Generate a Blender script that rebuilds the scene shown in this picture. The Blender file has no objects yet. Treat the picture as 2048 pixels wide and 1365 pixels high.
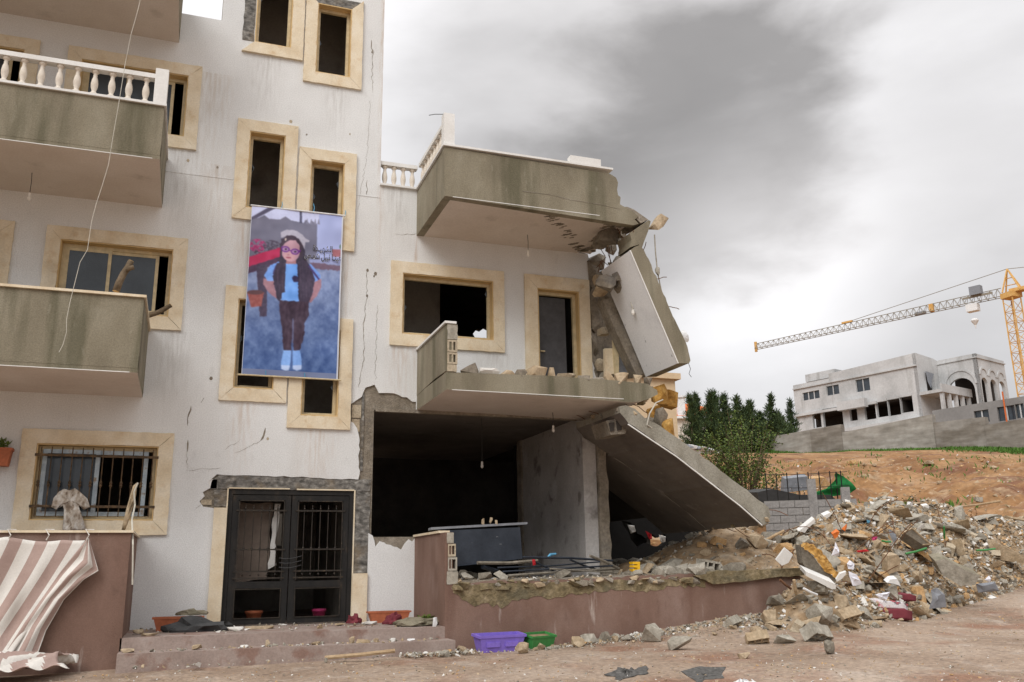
import bpy, bmesh, math, random
import numpy as np
from mathutils import Vector, Matrix, Euler
from mathutils.geometry import tessellate_polygon
random.seed(7); rng = np.random.default_rng(7)
R = math.radians
SC = bpy.context.scene
COL = SC.collection
ZO = 1.10                      # camera height over the forecourt

# ------------------------------------------------------------------ camera
YAW, PIT, ROL, FPX = R(19.916), R(14.274), R(-.843), 1793.0
CAM = Vector((0, -14.79, ZO))
fw = Vector((math.sin(YAW)*math.cos(PIT), math.cos(YAW)*math.cos(PIT), math.sin(PIT)))
rt0 = Vector((math.cos(YAW), -math.sin(YAW), 0)); up0 = rt0.cross(fw)
rt = rt0*math.cos(ROL)+up0*math.sin(ROL); up = up0*math.cos(ROL)-rt0*math.sin(ROL)
cd = bpy.data.cameras.new('camera'); cam = bpy.data.objects.new('camera', cd); COL.objects.link(cam)
m3 = Matrix((rt, up, -fw)).transposed()
cam.matrix_world = Matrix.Translation(CAM) @ m3.to_4x4()
cd.sensor_width = 36; cd.lens = FPX/2048*36; cd.clip_end = 3000; cd.clip_start = .05
SC.camera = cam

# ------------------------------------------------------------------ sky, sun, exposure
SUN_EL, SUN_AZ = R(42), R(226)          # azimuth from +Y clockwise: behind and left of the viewer
w = bpy.data.worlds.new('World'); SC.world = w; w.use_nodes = True
nt = w.node_tree; nt.nodes.clear(); N = nt.nodes.new; L = nt.links.new
def dirvec(px, py):
    v = rt*((px-1024)/FPX)-up*((py-682.5)/FPX)+fw
    return v.normalized()
out = N('ShaderNodeOutputWorld'); bg = N('ShaderNodeBackground'); L(bg.outputs[0], out.inputs[0])
sky = N('ShaderNodeTexSky'); sky.sky_type = 'NISHITA'; sky.sun_disc = False
sky.sun_elevation = SUN_EL; sky.sun_rotation = SUN_AZ
tc = N('ShaderNodeTexCoord')
sep = N('ShaderNodeSeparateXYZ'); L(tc.outputs['Generated'], sep.inputs[0])
def math_(op, a, b=None, c=None, clamp=False):
    n = N('ShaderNodeMath'); n.operation = op; n.use_clamp = clamp
    for i, v in enumerate((a, b, c)):
        if v is None: continue
        if isinstance(v, (int, float)): n.inputs[i].default_value = v
        else: L(v, n.inputs[i])
    return n.outputs[0]
def wnoise(scale, sz, detail, rough, off=(0, 0, 0), dist=0.):
    mp = N('ShaderNodeMapping'); mp.inputs['Scale'].default_value = (1, 1, sz); mp.inputs['Location'].default_value = off
    L(tc.outputs['Generated'], mp.inputs[0])
    n = N('ShaderNodeTexNoise'); n.inputs['Scale'].default_value = scale; n.inputs['Detail'].default_value = detail
    n.inputs['Roughness'].default_value = rough; n.inputs['Distortion'].default_value = dist
    L(mp.outputs[0], n.inputs['Vector']); return n.outputs[0]
n1 = wnoise(2.5, 1.7, 7, .5, (1.3, .2, .7), .15)
n2 = wnoise(4.8, 2.4, 7, .50, (4.1, 2.2, .1), .2)
def blob(px, py, rad, soft):
    d = dirvec(px, py)
    vm = N('ShaderNodeVectorMath'); vm.operation = 'DISTANCE'; vm.inputs[1].default_value = d
    L(tc.outputs['Generated'], vm.inputs[0])
    wob = math_('MULTIPLY_ADD', n2, .24, -.12)
    dd = math_('ADD', vm.outputs['Value'], wob)
    mr = N('ShaderNodeMapRange'); mr.interpolation_type = 'SMOOTHSTEP'
    mr.inputs['From Min'].default_value = rad+soft; mr.inputs['From Max'].default_value = rad-soft
    L(dd, mr.inputs[0]); return mr.outputs[0]
dark = math_('ADD', math_('MULTIPLY', blob(1190, 120, .19, .13), .46), math_('MULTIPLY', blob(1410, 300, .15, .06), .58), clamp=True)
dark = math_('ADD', dark, math_('MULTIPLY', blob(1900, 300, .14, .13), .34), clamp=True)
dark = math_('ADD', dark, math_('MULTIPLY', blob(1900, 690, .12, .15), .16), clamp=True)
brt = math_('ADD', math_('MULTIPLY', blob(1500, 560, .11, .09), .85), math_('MULTIPLY', blob(1750, 470, .12, .12), .5))
base = math_('MULTIPLY_ADD', n1, .34, .51)
base = math_('ADD', base, math_('MULTIPLY_ADD', n2, .26, -.13))
base = math_('ADD', base, math_('MULTIPLY', brt, .36))
base = math_('MULTIPLY', base, math_('MULTIPLY_ADD', dark, -.60, 1.0))
# overcast sky brightens towards the zenith
el = math_('MAXIMUM', sep.outputs['Z'], 0)
grad = math_('MULTIPLY_ADD', math_('POWER', el, 1.5), 1.27, .62)
base = math_('MULTIPLY', base, grad)
ramp = N('ShaderNodeMixRGB'); ramp.blend_type = 'MULTIPLY'; ramp.inputs[0].default_value = 1
cg = N('ShaderNodeCombineColor')
for i in range(3): L(base, cg.inputs[i])
tint = N('ShaderNodeMixRGB'); tint.inputs[1].default_value = (1.0, .99, 1.005, 1); tint.inputs[2].default_value = (1.0, .965, .955, 1)
L(dark, tint.inputs[0])
L(cg.outputs[0], ramp.inputs[1]); L(tint.outputs[0], ramp.inputs[2])
mixs = N('ShaderNodeMixRGB'); mixs.inputs[0].default_value = .03
scl = N('ShaderNodeMixRGB'); scl.blend_type = 'MULTIPLY'; scl.inputs[0].default_value = 1; scl.inputs[2].default_value = (10.5, 10.5, 10.5, 1)
L(ramp.outputs[0], scl.inputs[1])
L(scl.outputs[0], mixs.inputs[1]); L(sky.outputs[0], mixs.inputs[2])
L(mixs.outputs[0], bg.inputs['Color']); bg.inputs['Strength'].default_value = .1
sl = bpy.data.lights.new('sun', 'SUN'); sl.energy = 1.5; sl.angle = R(35); sl.color = (1, .985, .965)
so = bpy.data.objects.new('sun', sl); COL.objects.link(so)
sd = Vector((math.sin(SUN_AZ)*math.cos(SUN_EL), math.cos(SUN_AZ)*math.cos(SUN_EL), math.sin(SUN_EL)))
so.rotation_euler = sd.to_track_quat('Z', 'Y').to_euler(); so.location = (-5, -20, 30)
vs = SC.view_settings; vs.view_transform = 'Standard'; vs.look = 'None'; vs.exposure = .40; vs.gamma = 1; vs.use_curve_mapping = False
SC.cycles.max_bounces = 6; SC.cycles.diffuse_bounces = 4; SC.cycles.use_denoising = True

# ------------------------------------------------------------------ placing helpers
def ray(px, py): return rt*((px-1024)/FPX)-up*((py-682.5)/FPX)+fw
def atY(px, py, Y=0.):
    d = ray(px, py); return CAM+d*((Y-CAM.y)/d.y)
def atX(px, py, X):
    d = ray(px, py); return CAM+d*((X-CAM.x)/d.x)
def atZ(px, py, Z):
    d = ray(px, py); return CAM+d*((Z-CAM.z)/d.z)
def atD(px, py, dep): return CAM+ray(px, py)*dep

# ------------------------------------------------------------------ materials
MATS = {}
def mat(name, ramp, scale=3., rough=.88, bump=.25, bscale=60., stretch=(1, 1, 1), stains=(), detail=6, spec=.3, metal=0., grain=.12, coords='Object'):
    m = bpy.data.materials.new(name); m.use_nodes = True
    t = m.node_tree; t.nodes.clear(); n = t.nodes.new; l = t.links.new
    o = n('ShaderNodeOutputMaterial'); b = n('ShaderNodeBsdfPrincipled'); l(b.outputs[0], o.inputs[0])
    b.inputs['Roughness'].default_value = rough; b.inputs['Metallic'].default_value = metal
    b.inputs['Specular IOR Level'].default_value = spec
    c = n('ShaderNodeTexCoord')
    def noise(sc, st, det=6, r=.55):
        mp = n('ShaderNodeMapping'); mp.inputs['Scale'].default_value = st; l(c.outputs[coords], mp.inputs[0])
        x = n('ShaderNodeTexNoise'); x.inputs['Scale'].default_value = sc; x.inputs['Detail'].default_value = det
        x.inputs['Roughness'].default_value = r; l(mp.outputs[0], x.inputs['Vector']); return x.outputs[0]
    a = noise(scale, stretch, detail)
    rp = n('ShaderNodeValToRGB'); e = rp.color_ramp.elements
    while len(e) < len(ramp): e.new(.5)
    for i, (p, col) in enumerate(ramp):
        e[i].position = p; e[i].color = (*col, 1)
    l(a, rp.inputs[0]); cur = rp.outputs[0]
    for (scol, ssc, sst, lo, hi, amt) in stains:
        s = noise(ssc, sst, 5)
        mr = n('ShaderNodeMapRange'); mr.inputs['From Min'].default_value = lo; mr.inputs['From Max'].default_value = hi
        mr.inputs['To Max'].default_value = amt; l(s, mr.inputs[0])
        mx = n('ShaderNodeMixRGB'); mx.inputs[2].default_value = (*scol, 1); l(mr.outputs[0], mx.inputs[0]); l(cur, mx.inputs[1]); cur = mx.outputs[0]
    if grain:
        g = noise(bscale*.6, (1, 1, 1), 3)
        mr = n('ShaderNodeMapRange'); mr.inputs['From Min'].default_value = .3; mr.inputs['From Max'].default_value = .7
        mr.inputs['To Min'].default_value = 1-grain; mr.inputs['To Max'].default_value = 1+grain; l(g, mr.inputs[0])
        mx = n('ShaderNodeMixRGB'); mx.blend_type = 'MULTIPLY'; mx.inputs[0].default_value = 1
        l(cur, mx.inputs[1]); l(mr.outputs[0], mx.inputs[2]); cur = mx.outputs[0]
    l(cur, b.inputs['Base Color'])
    if bump:
        bn = noise(bscale, (1, 1, 1), 4, .6)
        bp = n('ShaderNodeBump'); bp.inputs['Strength'].default_value = bump; bp.inputs['Distance'].default_value = .02
        l(bn, bp.inputs['Height']); l(bp.outputs[0], b.inputs['Normal'])
    MATS[name] = m; return m
def plain(name, col, rough=.7, spec=.3, metal=0., var=.18, scale=8.):
    lo = tuple(max(0, x*(1-var)) for x in col); hi = tuple(x*(1+var) for x in col)
    return mat(name, [(.3, lo), (.7, hi)], scale, rough, .12, 50, spec=spec, metal=metal, grain=.06)
STUCCO = mat('stucco', [(.25, (.64, .635, .62)), (.5, (.73, .73, .715)), (.75, (.79, .795, .785))], .7, .9, .55, 90,
   stains=[((.50, .45, .38), 1.1, (1, 1, .18), .57, .78, .25), ((.52, .40, .27), 1.9, (1, 1, .08), .68, .82, .35), ((.36, .35, .33), 6., (1, 1, .5), .62, .8, .25)], grain=.10)
def run_stains(m, lst):
    t = m.node_tree; n = t.nodes.new; l = t.links.new; b = [x for x in t.nodes if x.type == 'BSDF_PRINCIPLED'][0]; src = b.inputs['Base Color'].links[0].from_socket
    c = n('ShaderNodeTexCoord'); sp = n('ShaderNodeSeparateXYZ'); l(c.outputs['Object'], sp.inputs[0])
    mp = n('ShaderNodeMapping'); mp.inputs['Scale'].default_value = (9, 1, 1.1); l(c.outputs['Object'], mp.inputs[0]); nz = n('ShaderNodeTexNoise'); nz.inputs['Scale'].default_value = 2.2; nz.inputs['Detail'].default_value = 6; l(mp.outputs[0], nz.inputs['Vector'])
    def mth(op, *a):
        k = n('ShaderNodeMath'); k.operation = op; k.use_clamp = op in ('MAXIMUM', 'MULTIPLY') and False
        for i_, v in enumerate(a):
            if isinstance(v, (int, float)): k.inputs[i_].default_value = v
            else: l(v, k.inputs[i_])
        return k.outputs[0]
    cov = mth('MULTIPLY_ADD', nz.outputs[0], 3.0, -1.2)
    for (x0, w_, zt_, zb_, col, amt) in lst:
        dx = mth('ABSOLUTE', mth('SUBTRACT', sp.outputs[0], x0)); mx_ = mth('MAXIMUM', mth('SUBTRACT', 1, mth('DIVIDE', dx, w_)), 0)
        mr = n('ShaderNodeMapRange'); mr.inputs['From Min'].default_value = zb_; mr.inputs['From Max'].default_value = zt_; l(sp.outputs[2], mr.inputs[0])
        top_ = mth('LESS_THAN', sp.outputs[2], zt_); f_ = mth('MULTIPLY', mth('MULTIPLY', mx_, mr.outputs[0]), top_)
        f_ = mth('MINIMUM', mth('MAXIMUM', mth('MULTIPLY', mth('MULTIPLY', f_, cov), amt*1.6), 0), amt)
        mx = n('ShaderNodeMixRGB'); mx.inputs[2].default_value = (*col, 1); l(f_, mx.inputs[0]); l(src, mx.inputs[1]); src = mx.outputs[0]
    l(src, b.inputs['Base Color'])
_r = (.44, .27, .14); _g = (.36, .33, .29)
run_stains(STUCCO, [(2.90, .10, 13, 5.2, _r, .8), (3.56, .05, 6.95, 4.0, _r, .6), (.6, .22, 6.85, 5.4, _r, .45), (2.3, .2, 6.45, 4.6, _r, .4), (.75, .3, 3.75, 2.4, _r, .35), (1.95, .4, 3.35, 2.0, _r, .35), (2.05, .3, 9.6, 8.2, _g, .4), (.8, .4, 10.0, 8.6, _g, .4),
  (-.35, .35, 4.85, 3.4, _g, .5), (-.1, .5, 9.5, 7.0, (.50, .42, .33), .5), (.1, .35, 7.8, 6.2, (.48, .40, .32), .45), (3.3, .3, 4.85, 3.6, _r, .4), (5.0, .5, 4.85, 3.9, _g, .35), (-.5, .4, 8.0, 6.0, _g, .4), (3.2, .3, 7.8, 6.6, _g, .5)])
STONE = mat('limestone', [(.3, (.62, .50, .335)), (.5, (.70, .595, .43)), (.72, (.76, .675, .53))], 3.2, .6, .1, 70,
   stains=[((.52, .32, .13), 6, (1, 1, 1), .58, .75, .45), ((.36, .30, .22), 2.2, (1, 1, .6), .58, .75, .4)], grain=.08, spec=.35)
REVEAL = mat('limestone_reveal', [(.3, (.55, .38, .17)), (.7, (.64, .46, .24))], 3, .7, .1, 60, grain=.06)
OLIVE = mat('weathered_concrete', [(.3, (.175, .15, .105)), (.5, (.235, .205, .145)), (.75, (.31, .28, .21))], 1.6, .92, .45, 90, (1, 1, .45),
   stains=[((.085, .08, .045), 3.0, (1, 1, .10), .50, .66, .65), ((.36, .33, .26), 9, (1, 1, .4), .63, .76, .4)], grain=.16)
SOFFIT = mat('painted_soffit', [(.3, (.60, .52, .455)), (.7, (.69, .62, .56))], 1.2, .9, .2, 60,
   stains=[((.30, .24, .19), 2.2, (1, 1, 1), .60, .75, .35)], grain=.06)
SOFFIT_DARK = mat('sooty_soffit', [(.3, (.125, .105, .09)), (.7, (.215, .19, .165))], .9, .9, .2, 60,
   stains=[((.36, .33, .29), 3.2, (1, 1, 1), .62, .74, .5), ((.08, .07, .06), 2.5, (1, 1, 1), .55, .75, .5)], grain=.08)  # grey-brown underside, mottled at random with lighter and darker blotches
PALEC = mat('pale_cast_concrete', [(.3, (.21, .19, .15)), (.5, (.285, .265, .215)), (.75, (.36, .34, .29))], 2.2, .92, .5, 60, (1, 1, .7), stains=[((.17, .15, .11), 2.6, (1, 1, .5), .55, .7, .5)], grain=.15)
SOFFIT_WHITE = mat('white_soffit', [(.3, (.76, .76, .77)), (.7, (.84, .84, .84))], 1.2, .9, .2, 60,
   stains=[((.10, .095, .09), 5.5, (1, 1, 1), .66, .72, .75), ((.45, .45, .46), 1.6, (1, 1, 1), .55, .8, .4)], grain=.06)
CORE = mat('raw_concrete', [(.25, (.15, .125, .09)), (.5, (.24, .205, .16)), (.8, (.36, .32, .26))], 3.5, .95, .8, 40,
   stains=[((.10, .10, .105), 2.4, (1, 1, 1), .55, .7, .5)], grain=.2)
MORTAR = mat('dark_mortar', [(.34, (.075, .07, .062)), (.5, (.16, .15, .135)), (.62, (.25, .235, .21)), (.72, (.40, .39, .37))], 9, .9, 1., 18, (1, 1, 1.6), stains=[((.22, .165, .10), 2.5, (1, 1, 1), .52, .66, .6)], grain=.25)
BROWN = mat('brown_render', [(.3, (.15, .088, .064)), (.5, (.195, .118, .089)), (.75, (.25, .165, .13))], 1.3, .85, .3, 110, (1, 1, .5),
   stains=[((.13, .07, .05), 2.6, (1, 1, .12), .56, .7, .55), ((.50, .43, .38), 6, (1, 1, .14), .64, .74, .7), ((.31, .225, .19), 1.1, (1, 1, .8), .52, .72, .6), ((.10, .06, .045), 4, (1, 1, .5), .60, .74, .5)], grain=.10)
STEPM = mat('worn_step', [(.3, (.25, .185, .155)), (.6, (.335, .265, .23)), (.8, (.42, .355, .32))], 2.2, .75, .3, 70,
   stains=[((.20, .105, .075), 2.4, (1, 1, 1), .54, .62, .7)], grain=.12)
BLOCK = mat('hollow_block', [(.3, (.36, .29, .20)), (.7, (.50, .43, .32))], 4, .95, .6, 60, grain=.2)
CHARRED_SHADE = mat('sooty_room', [(.3, (.026, .023, .02)), (.7, (.075, .067, .058))], 1.5, .95, .3, 40, grain=.1)  # dirty burnt grey, blackened further to paint in the darkness of the rooms
BAYSHADE = plain('deep_soot', (.012, .011, .010), .95)  # near-black colour painted in for the darkness under the slumped slab
DIMWALL = mat('dim_stair_wall', [(.3, (.30, .27, .235)), (.7, (.42, .39, .345))], 1.2, .95, .2, 40, stains=[((.07, .06, .05), 1.4, (1, 1, 1), .5, .7, .6)], grain=.1)
ROOMWALL = mat('bare_room_plaster', [(.3, (.36, .34, .32)), (.7, (.50, .48, .46))], 1.2, .95, .3, 50,
   stains=[((.12, .10, .09), 1.7, (1, 1, 1), .56, .66, .7), ((.5, .49, .48), 2.6, (1, 1, 1), .60, .66, .7)], grain=.1)
ALU = plain('cream_aluminium', (.56, .46, .28), .5, .4)
BLUEALU = mat('chipped_blue_paint', [(.3, (.36, .44, .50)), (.6, (.52, .60, .65)), (.7, (.30, .22, .15))], 9, .6, .15, 50, grain=.06)
BLACKM = mat('worn_black_iron', [(.3, (.010, .010, .010)), (.6, (.020, .018, .016)), (.75, (.05, .036, .024))], 6, .6, .2, 50, (1, 1, .4), spec=.25, grain=.15)
RUSTM = mat('rusty_iron', [(.3, (.045, .035, .025)), (.55, (.12, .075, .04)), (.75, (.22, .14, .07))], 14, .7, .3, 60, grain=.15, metal=.2)
DARKLEAF = plain('dark_door_leaf', (.075, .075, .08), .6)
CURT = plain('brown_curtain', (.17, .135, .11), .95)
DOORIRON = mat('old_gilt_iron', [(.3, (.02, .018, .016)), (.62, (.05, .04, .03)), (.78, (.14, .10, .06))], 30, .6, .2, 60, grain=.15, metal=.3)
GLASSD = plain('dark_glass', (.035, .045, .055), .06, .6, 0, .3, 2)
BALUS = mat('cast_stone', [(.3, (.60, .53, .44)), (.7, (.74, .68, .60))], 4, .8, .2, 60, stains=[((.42, .25, .13), 5, (1, 1, 1), .6, .75, .45)], grain=.08)
WHITESTONE = mat('white_marble', [(.3, (.66, .64, .60)), (.7, (.76, .75, .72))], 2, .6, .1, 60, grain=.05)
WHITE = plain('white_plastic', (.72, .72, .71), .6)
PAPER = plain('paper', (.74, .74, .80), .8)
DIRT = mat('dirt_ground', [(.3, (.235, .165, .115)), (.5, (.325, .24, .175)), (.7, (.40, .315, .245))], .55, .95, .9, 26,
   stains=[((.22, .095, .052), .42, (1, 1, 1), .53, .63, .65), ((.42, .36, .31), 2.2, (1, 1, 1), .55, .72, .45), ((.13, .09, .065), 5, (1, 1, 1), .57, .70, .55), ((.11, .08, .06), 34, (1, 1, 1), .60, .68, .55), ((.46, .42, .37), 28, (1, 1, 1), .64, .70, .55)], grain=.25)
CLAY = mat('clay_bank', [(.3, (.18, .085, .034)), (.5, (.27, .145, .062)), (.72, (.345, .21, .11))], .35, .95, 1., 6,
   stains=[((.14, .055, .028), .45, (1, 1, 1), .52, .63, .8), ((.36, .27, .17), .9, (1, 1, 1), .58, .7, .6), ((.48, .38, .27), 3.5, (1, 1, 1), .62, .72, .6), ((.085, .10, .03), 1.3, (1, 1, 1), .62, .72, .6)], grain=.25)
HEAPM = mat('rubble_soil', [(.3, (.17, .11, .06)), (.5, (.28, .195, .115)), (.75, (.38, .31, .23))], 3., .95, 1., 14, grain=.3)
CH_GREY = mat('chunk_concrete', [(.3, (.25, .225, .18)), (.5, (.335, .305, .25)), (.7, (.40, .37, .31))], 5, .95, .6, 30, grain=.2)
CH_DARK = mat('chunk_dark_concrete', [(.3, (.145, .125, .095)), (.7, (.26, .23, .185))], 5, .95, .6, 30, grain=.2)
CH_TAN = mat('chunk_stone', [(.3, (.31, .225, .135)), (.7, (.46, .365, .25))], 5, .95, .6, 30, grain=.2)
CH_CLAY = mat('chunk_clay', [(.3, (.40, .235, .10)), (.7, (.56, .37, .19))], 5, .95, .6, 30, grain=.2)
CH_WHITE = mat('chunk_plaster', [(.3, (.56, .53, .48)), (.7, (.70, .68, .64))], 5, .9, .4, 30, grain=.1)
CH_OCHRE = mat('ochre_slab_edge', [(.3, (.22, .105, .02)), (.5, (.42, .22, .05)), (.75, (.55, .35, .12))], 6, .9, .8, 24, grain=.25)
REBARM = mat('rebar_rust', [(.3, (.10, .045, .022)), (.7, (.19, .095, .05))], 12, .85, .2, 60, grain=.15)
WOOD = mat('weathered_wood', [(.3, (.30, .20, .11)), (.7, (.46, .34, .21))], 5, .85, .3, 50, (1, 1, 6), grain=.12)
BARK = mat('bark', [(.3, (.085, .06, .035)), (.7, (.19, .14, .09))], 9, .95, .8, 30, (1, 1, .4), grain=.2)
CUTWOOD = plain('cut_wood', (.55, .36, .16), .8)
TERRA = plain('terracotta', (.42, .13, .06), .7)
PURPLE = plain('purple_plastic', (.215, .145, .55), .45, .4, 0, .08)
GREENP = plain('green_plastic', (.045, .22, .055), .45, .4, 0, .12)
PINK = plain('pink_plastic', (.45, .04, .14), .5)
YELLOW = plain('yellow_plastic', (.75, .43, .01), .4, .4, 0, .08)
RED = plain('red_plastic', (.55, .02, .03), .5)
ORANGE = plain('orange_plastic', (.72, .19, .04), .5)
BLUE = plain('blue_plastic', (.12, .36, .55), .5)
TARP = plain('green_net', (.012, .14, .035), .8, .2, 0, .35, 12)
GREYSHEET = plain('grey_sheet', (.22, .23, .25), .6)
BLACKB = mat('scratched_black_board', [(.3, (.014, .018, .026)), (.7, (.035, .042, .055))], 3, .42, .1, 50, stains=[((.25, .26, .27), 14, (.25, 1, 2.4), .70, .73, .6)], grain=.1)
CRANE = mat('crane_yellow', [(.3, (.55, .30, .08)), (.7, (.68, .42, .15))], 2, .6, 0, 30, grain=.1)
CRANE_GREY = plain('crane_grey', (.25, .22, .17), .7)
MANS = mat('cast_wall', [(.3, (.36, .365, .36)), (.5, (.48, .48, .475)), (.75, (.57, .575, .57))], .35, .95, .3, 9,
   stains=[((.20, .19, .165), .8, (1, 1, .14), .56, .72, .55)], grain=.08)
RETWALL = mat('board_marked_concrete', [(.3, (.215, .195, .165)), (.5, (.30, .275, .24)), (.75, (.42, .40, .36))], .5, .95, .6, 3.5, (1, 1, 5),
   stains=[((.13, .11, .085), .25, (1, 1, .6), .52, .66, .55)], grain=.12)


RETWALL2 = mat('dark_board_concrete', [(.3, (.14, .12, .095)), (.5, (.205, .18, .15)), (.75, (.30, .275, .24))], .5, .95, .6, 3.5, (1, 1, 5), stains=[((.36, .34, .31), .3, (1, 1, 2), .55, .66, .5)], grain=.12)
CRUMB = mat('crumbled_mortar', [(.3, (.11, .085, .045)), (.5, (.20, .155, .085)), (.75, (.34, .27, .17))], 7, .95, 1., 30, stains=[((.08, .075, .05), 3, (1, 1, 1), .5, .65, .6)], grain=.25)
GREYBLD = mat('grey_render', [(.3, (.20, .19, .18)), (.7, (.27, .26, .25))], .4, .95, .2, 8, grain=.06)
BEIGE = mat('beige_render', [(.3, (.58, .42, .25)), (.7, (.66, .51, .34))], .4, .9, .2, 12, grain=.06)
ROOFT = plain('orange_tile', (.56, .13, .03), .8)
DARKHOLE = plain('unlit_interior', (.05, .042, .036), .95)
BLOCKGREY = mat('grey_block', [(.3, (.21, .20, .19)), (.7, (.33, .315, .30))], 3, .95, .5, 30, grain=.15)
LEAF_D = mat('conifer_needles', [(.3, (.018, .034, .013)), (.7, (.045, .075, .026))], 3, .8, 0, 30, grain=.2)
LEAF_D2 = mat('cypress_needles', [(.3, (.032, .055, .016)), (.7, (.075, .105, .03))], 3, .8, 0, 30, grain=.2)
LEAF_L = mat('bush_leaves', [(.3, (.06, .095, .016)), (.5, (.10, .145, .026)), (.7, (.17, .215, .045))], 6, .7, 0, 30, grain=.2)
GRASS = mat('grass_blades', [(.3, (.045, .11, .015)), (.7, (.10, .20, .03))], 4, .8, 0, 30, grain=.2)
BLOSSOM = plain('pale_blossom', (.68, .62, .62), .8)
LIGHTBULB = plain('frosted_bulb', (.75, .72, .66), .3)
CABLE = plain('pale_cable', (.50, .47, .40), .7)
CABLE_D = plain('dark_cable', (.05, .05, .05), .7)
DRESS = mat('patterned_dress', [(.36, (.24, .18, .13)), (.5, (.52, .45, .37)), (.64, (.70, .66, .60))], 16, .9, .3, 40, (1, 1, .5), grain=.15)
CLOTH_R = mat('striped_rose_cloth', [(.3, (.34, .24, .205)), (.7, (.41, .30, .26))], 4, .95, .2, 90, grain=.06)
CLOTH_W = mat('striped_cream_cloth', [(.3, (.62, .585, .53)), (.7, (.70, .67, .62))], 4, .95, .2, 90, grain=.06)
MATTRESS = mat('flowered_mattress', [(.34, (.55, .06, .09)), (.42, (.60, .56, .56)), (.56, (.64, .61, .61)), (.60, (.14, .12, .13)), (.66, (.58, .10, .13))], 5.5, .95, .2, 60, (1, 1, 1), grain=.08, detail=3)
MAROON = plain('maroon_fabric', (.17, .035, .045), .95)

# ------------------------------------------------------------------ mesh building
class MB:
    def __init__(s): s.v = []; s.f = []; s.mi = []
    def add(s, vs, fs, mi=0):
        o = len(s.v); s.v += [tuple(v) for v in vs]; s.f += [tuple(i+o for i in f) for f in fs]; s.mi += [mi]*len(fs); return s
    def box(s, x0, x1, y0, y1, z0, z1, mi=0, T=None):
        vs = [Vector((x, y, z)) for x in (x0, x1) for y in (y0, y1) for z in (z0, z1)]
        if T is not None: vs = [T @ v for v in vs]
        return s.add(vs, [(0, 1, 3, 2), (4, 6, 7, 5), (0, 4, 5, 1), (2, 3, 7, 6), (0, 2, 6, 4), (1, 5, 7, 3)], mi)
    def plate(s, outer, holes=(), d0=0., d1=.1, fn=None, mi=0):
        """flat piece with holes: outline in (a, b), thickness d0..d1; fn maps (a, b, d) to 3-D"""
        fn = fn or (lambda a, b, d: (a, d, b))
        loops = [list(outer)]+[list(h) for h in holes]
        flat = [p for lp in loops for p in lp]
        tri = tessellate_polygon([[Vector((p[0], p[1], 0)) for p in lp] for lp in loops])
        n = len(flat)
        vs = [fn(p[0], p[1], d0) for p in flat]+[fn(p[0], p[1], d1) for p in flat]
        fs = [tuple(t) for t in tri]+[tuple(i+n for i in reversed(t)) for t in tri]
        k = 0
        for lp in loops:
            m = len(lp)
            for i in range(m):
                j = (i+1) % m; fs.append((k+i, k+j, n+k+j, n+k+i))
            k += m
        return s.add(vs, fs, mi)
    def tube(s, pts, r, n=6, mi=0, cap=True):
        pts = [Vector(p) for p in pts]; rs = r if isinstance(r, (list, tuple)) else [r]*len(pts)
        vs = []; fs = []; up_ = None
        for i, p in enumerate(pts):
            t = (pts[min(i+1, len(pts)-1)]-pts[max(i-1, 0)]).normalized()
            if up_ is None:
                up_ = Vector((0, 0, 1)) if abs(t.z) < .9 else Vector((1, 0, 0))
            a = t.cross(up_); 
            if a.length < 1e-4: a = t.cross(Vector((1, .3, 0)))
            a.normalize(); b = a.cross(t).normalized(); up_ = b
            for k in range(n):
                an = 2*math.pi*k/n; vs.append(p+(a*math.cos(an)+b*math.sin(an))*rs[i])
        for i in range(len(pts)-1):
            for k in range(n):
                k2 = (k+1) % n; fs.append((i*n+k, i*n+k2, (i+1)*n+k2, (i+1)*n+k))
        if cap: fs += [tuple(range(n)), tuple(reversed(range((len(pts)-1)*n, len(pts)*n)))]
        return s.add(vs, fs, mi)
    def lathe(s, prof, c=(0, 0, 0), n=12, mi=0):
        vs = [(c[0]+r*math.cos(2*math.pi*k/n), c[1]+r*math.sin(2*math.pi*k/n), c[2]+z) for r, z in prof for k in range(n)]
        fs = [(i*n+k, i*n+(k+1) % n, (i+1)*n+(k+1) % n, (i+1)*n+k) for i in range(len(prof)-1) for k in range(n)]
        fs += [tuple(reversed(range(n))), tuple(range((len(prof)-1)*n, len(prof)*n))]
        return s.add(vs, fs, mi)
    def rock(s, c, size, seed=0, n=14, T=None, mi=0):
        vs, fs = rock_data(size, seed, n)
        T = T or Matrix.Identity(4)
        return s.add([Vector(c)+(T @ Vector(v)) for v in vs], fs, mi)
    def mesh(s, name, mats, smooth=False):
        me = bpy.data.meshes.new(name); me.from_pydata(s.v, [], s.f)
        for m in (mats if isinstance(mats, (list, tuple)) else [mats]): me.materials.append(m)
        if any(s.mi): me.polygons.foreach_set('material_index', s.mi)
        if smooth: me.polygons.foreach_set('use_smooth', [True]*len(me.polygons))
        me.update(); bm = bmesh.new(); bm.from_mesh(me); bmesh.ops.recalc_face_normals(bm, faces=bm.faces); bm.to_mesh(me); bm.free()
        return me
    def build(s, name, mats, parent=None, smooth=False, **kw):
        return link(name, s.mesh(name, mats, smooth), parent, **kw)
def link(name, data, parent=None, label=None, cat=None, group=None, kind=None, loc=None, rot=None):
    o = bpy.data.objects.new(name, data); COL.objects.link(o)
    if parent is not None: o.parent = parent
    if loc is not None: o.location = loc
    if rot is not None: o.rotation_euler = rot
    if label: o['label'] = label
    if cat: o['category'] = cat
    if group: o['group'] = group
    if kind or cat: o['kind'] = kind or 'thing'
    return o
def thing(name, label, cat, group=None, loc=(0, 0, 0), rot=None):
    return link(name, None, None, label, cat, group, None, loc, rot)
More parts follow.
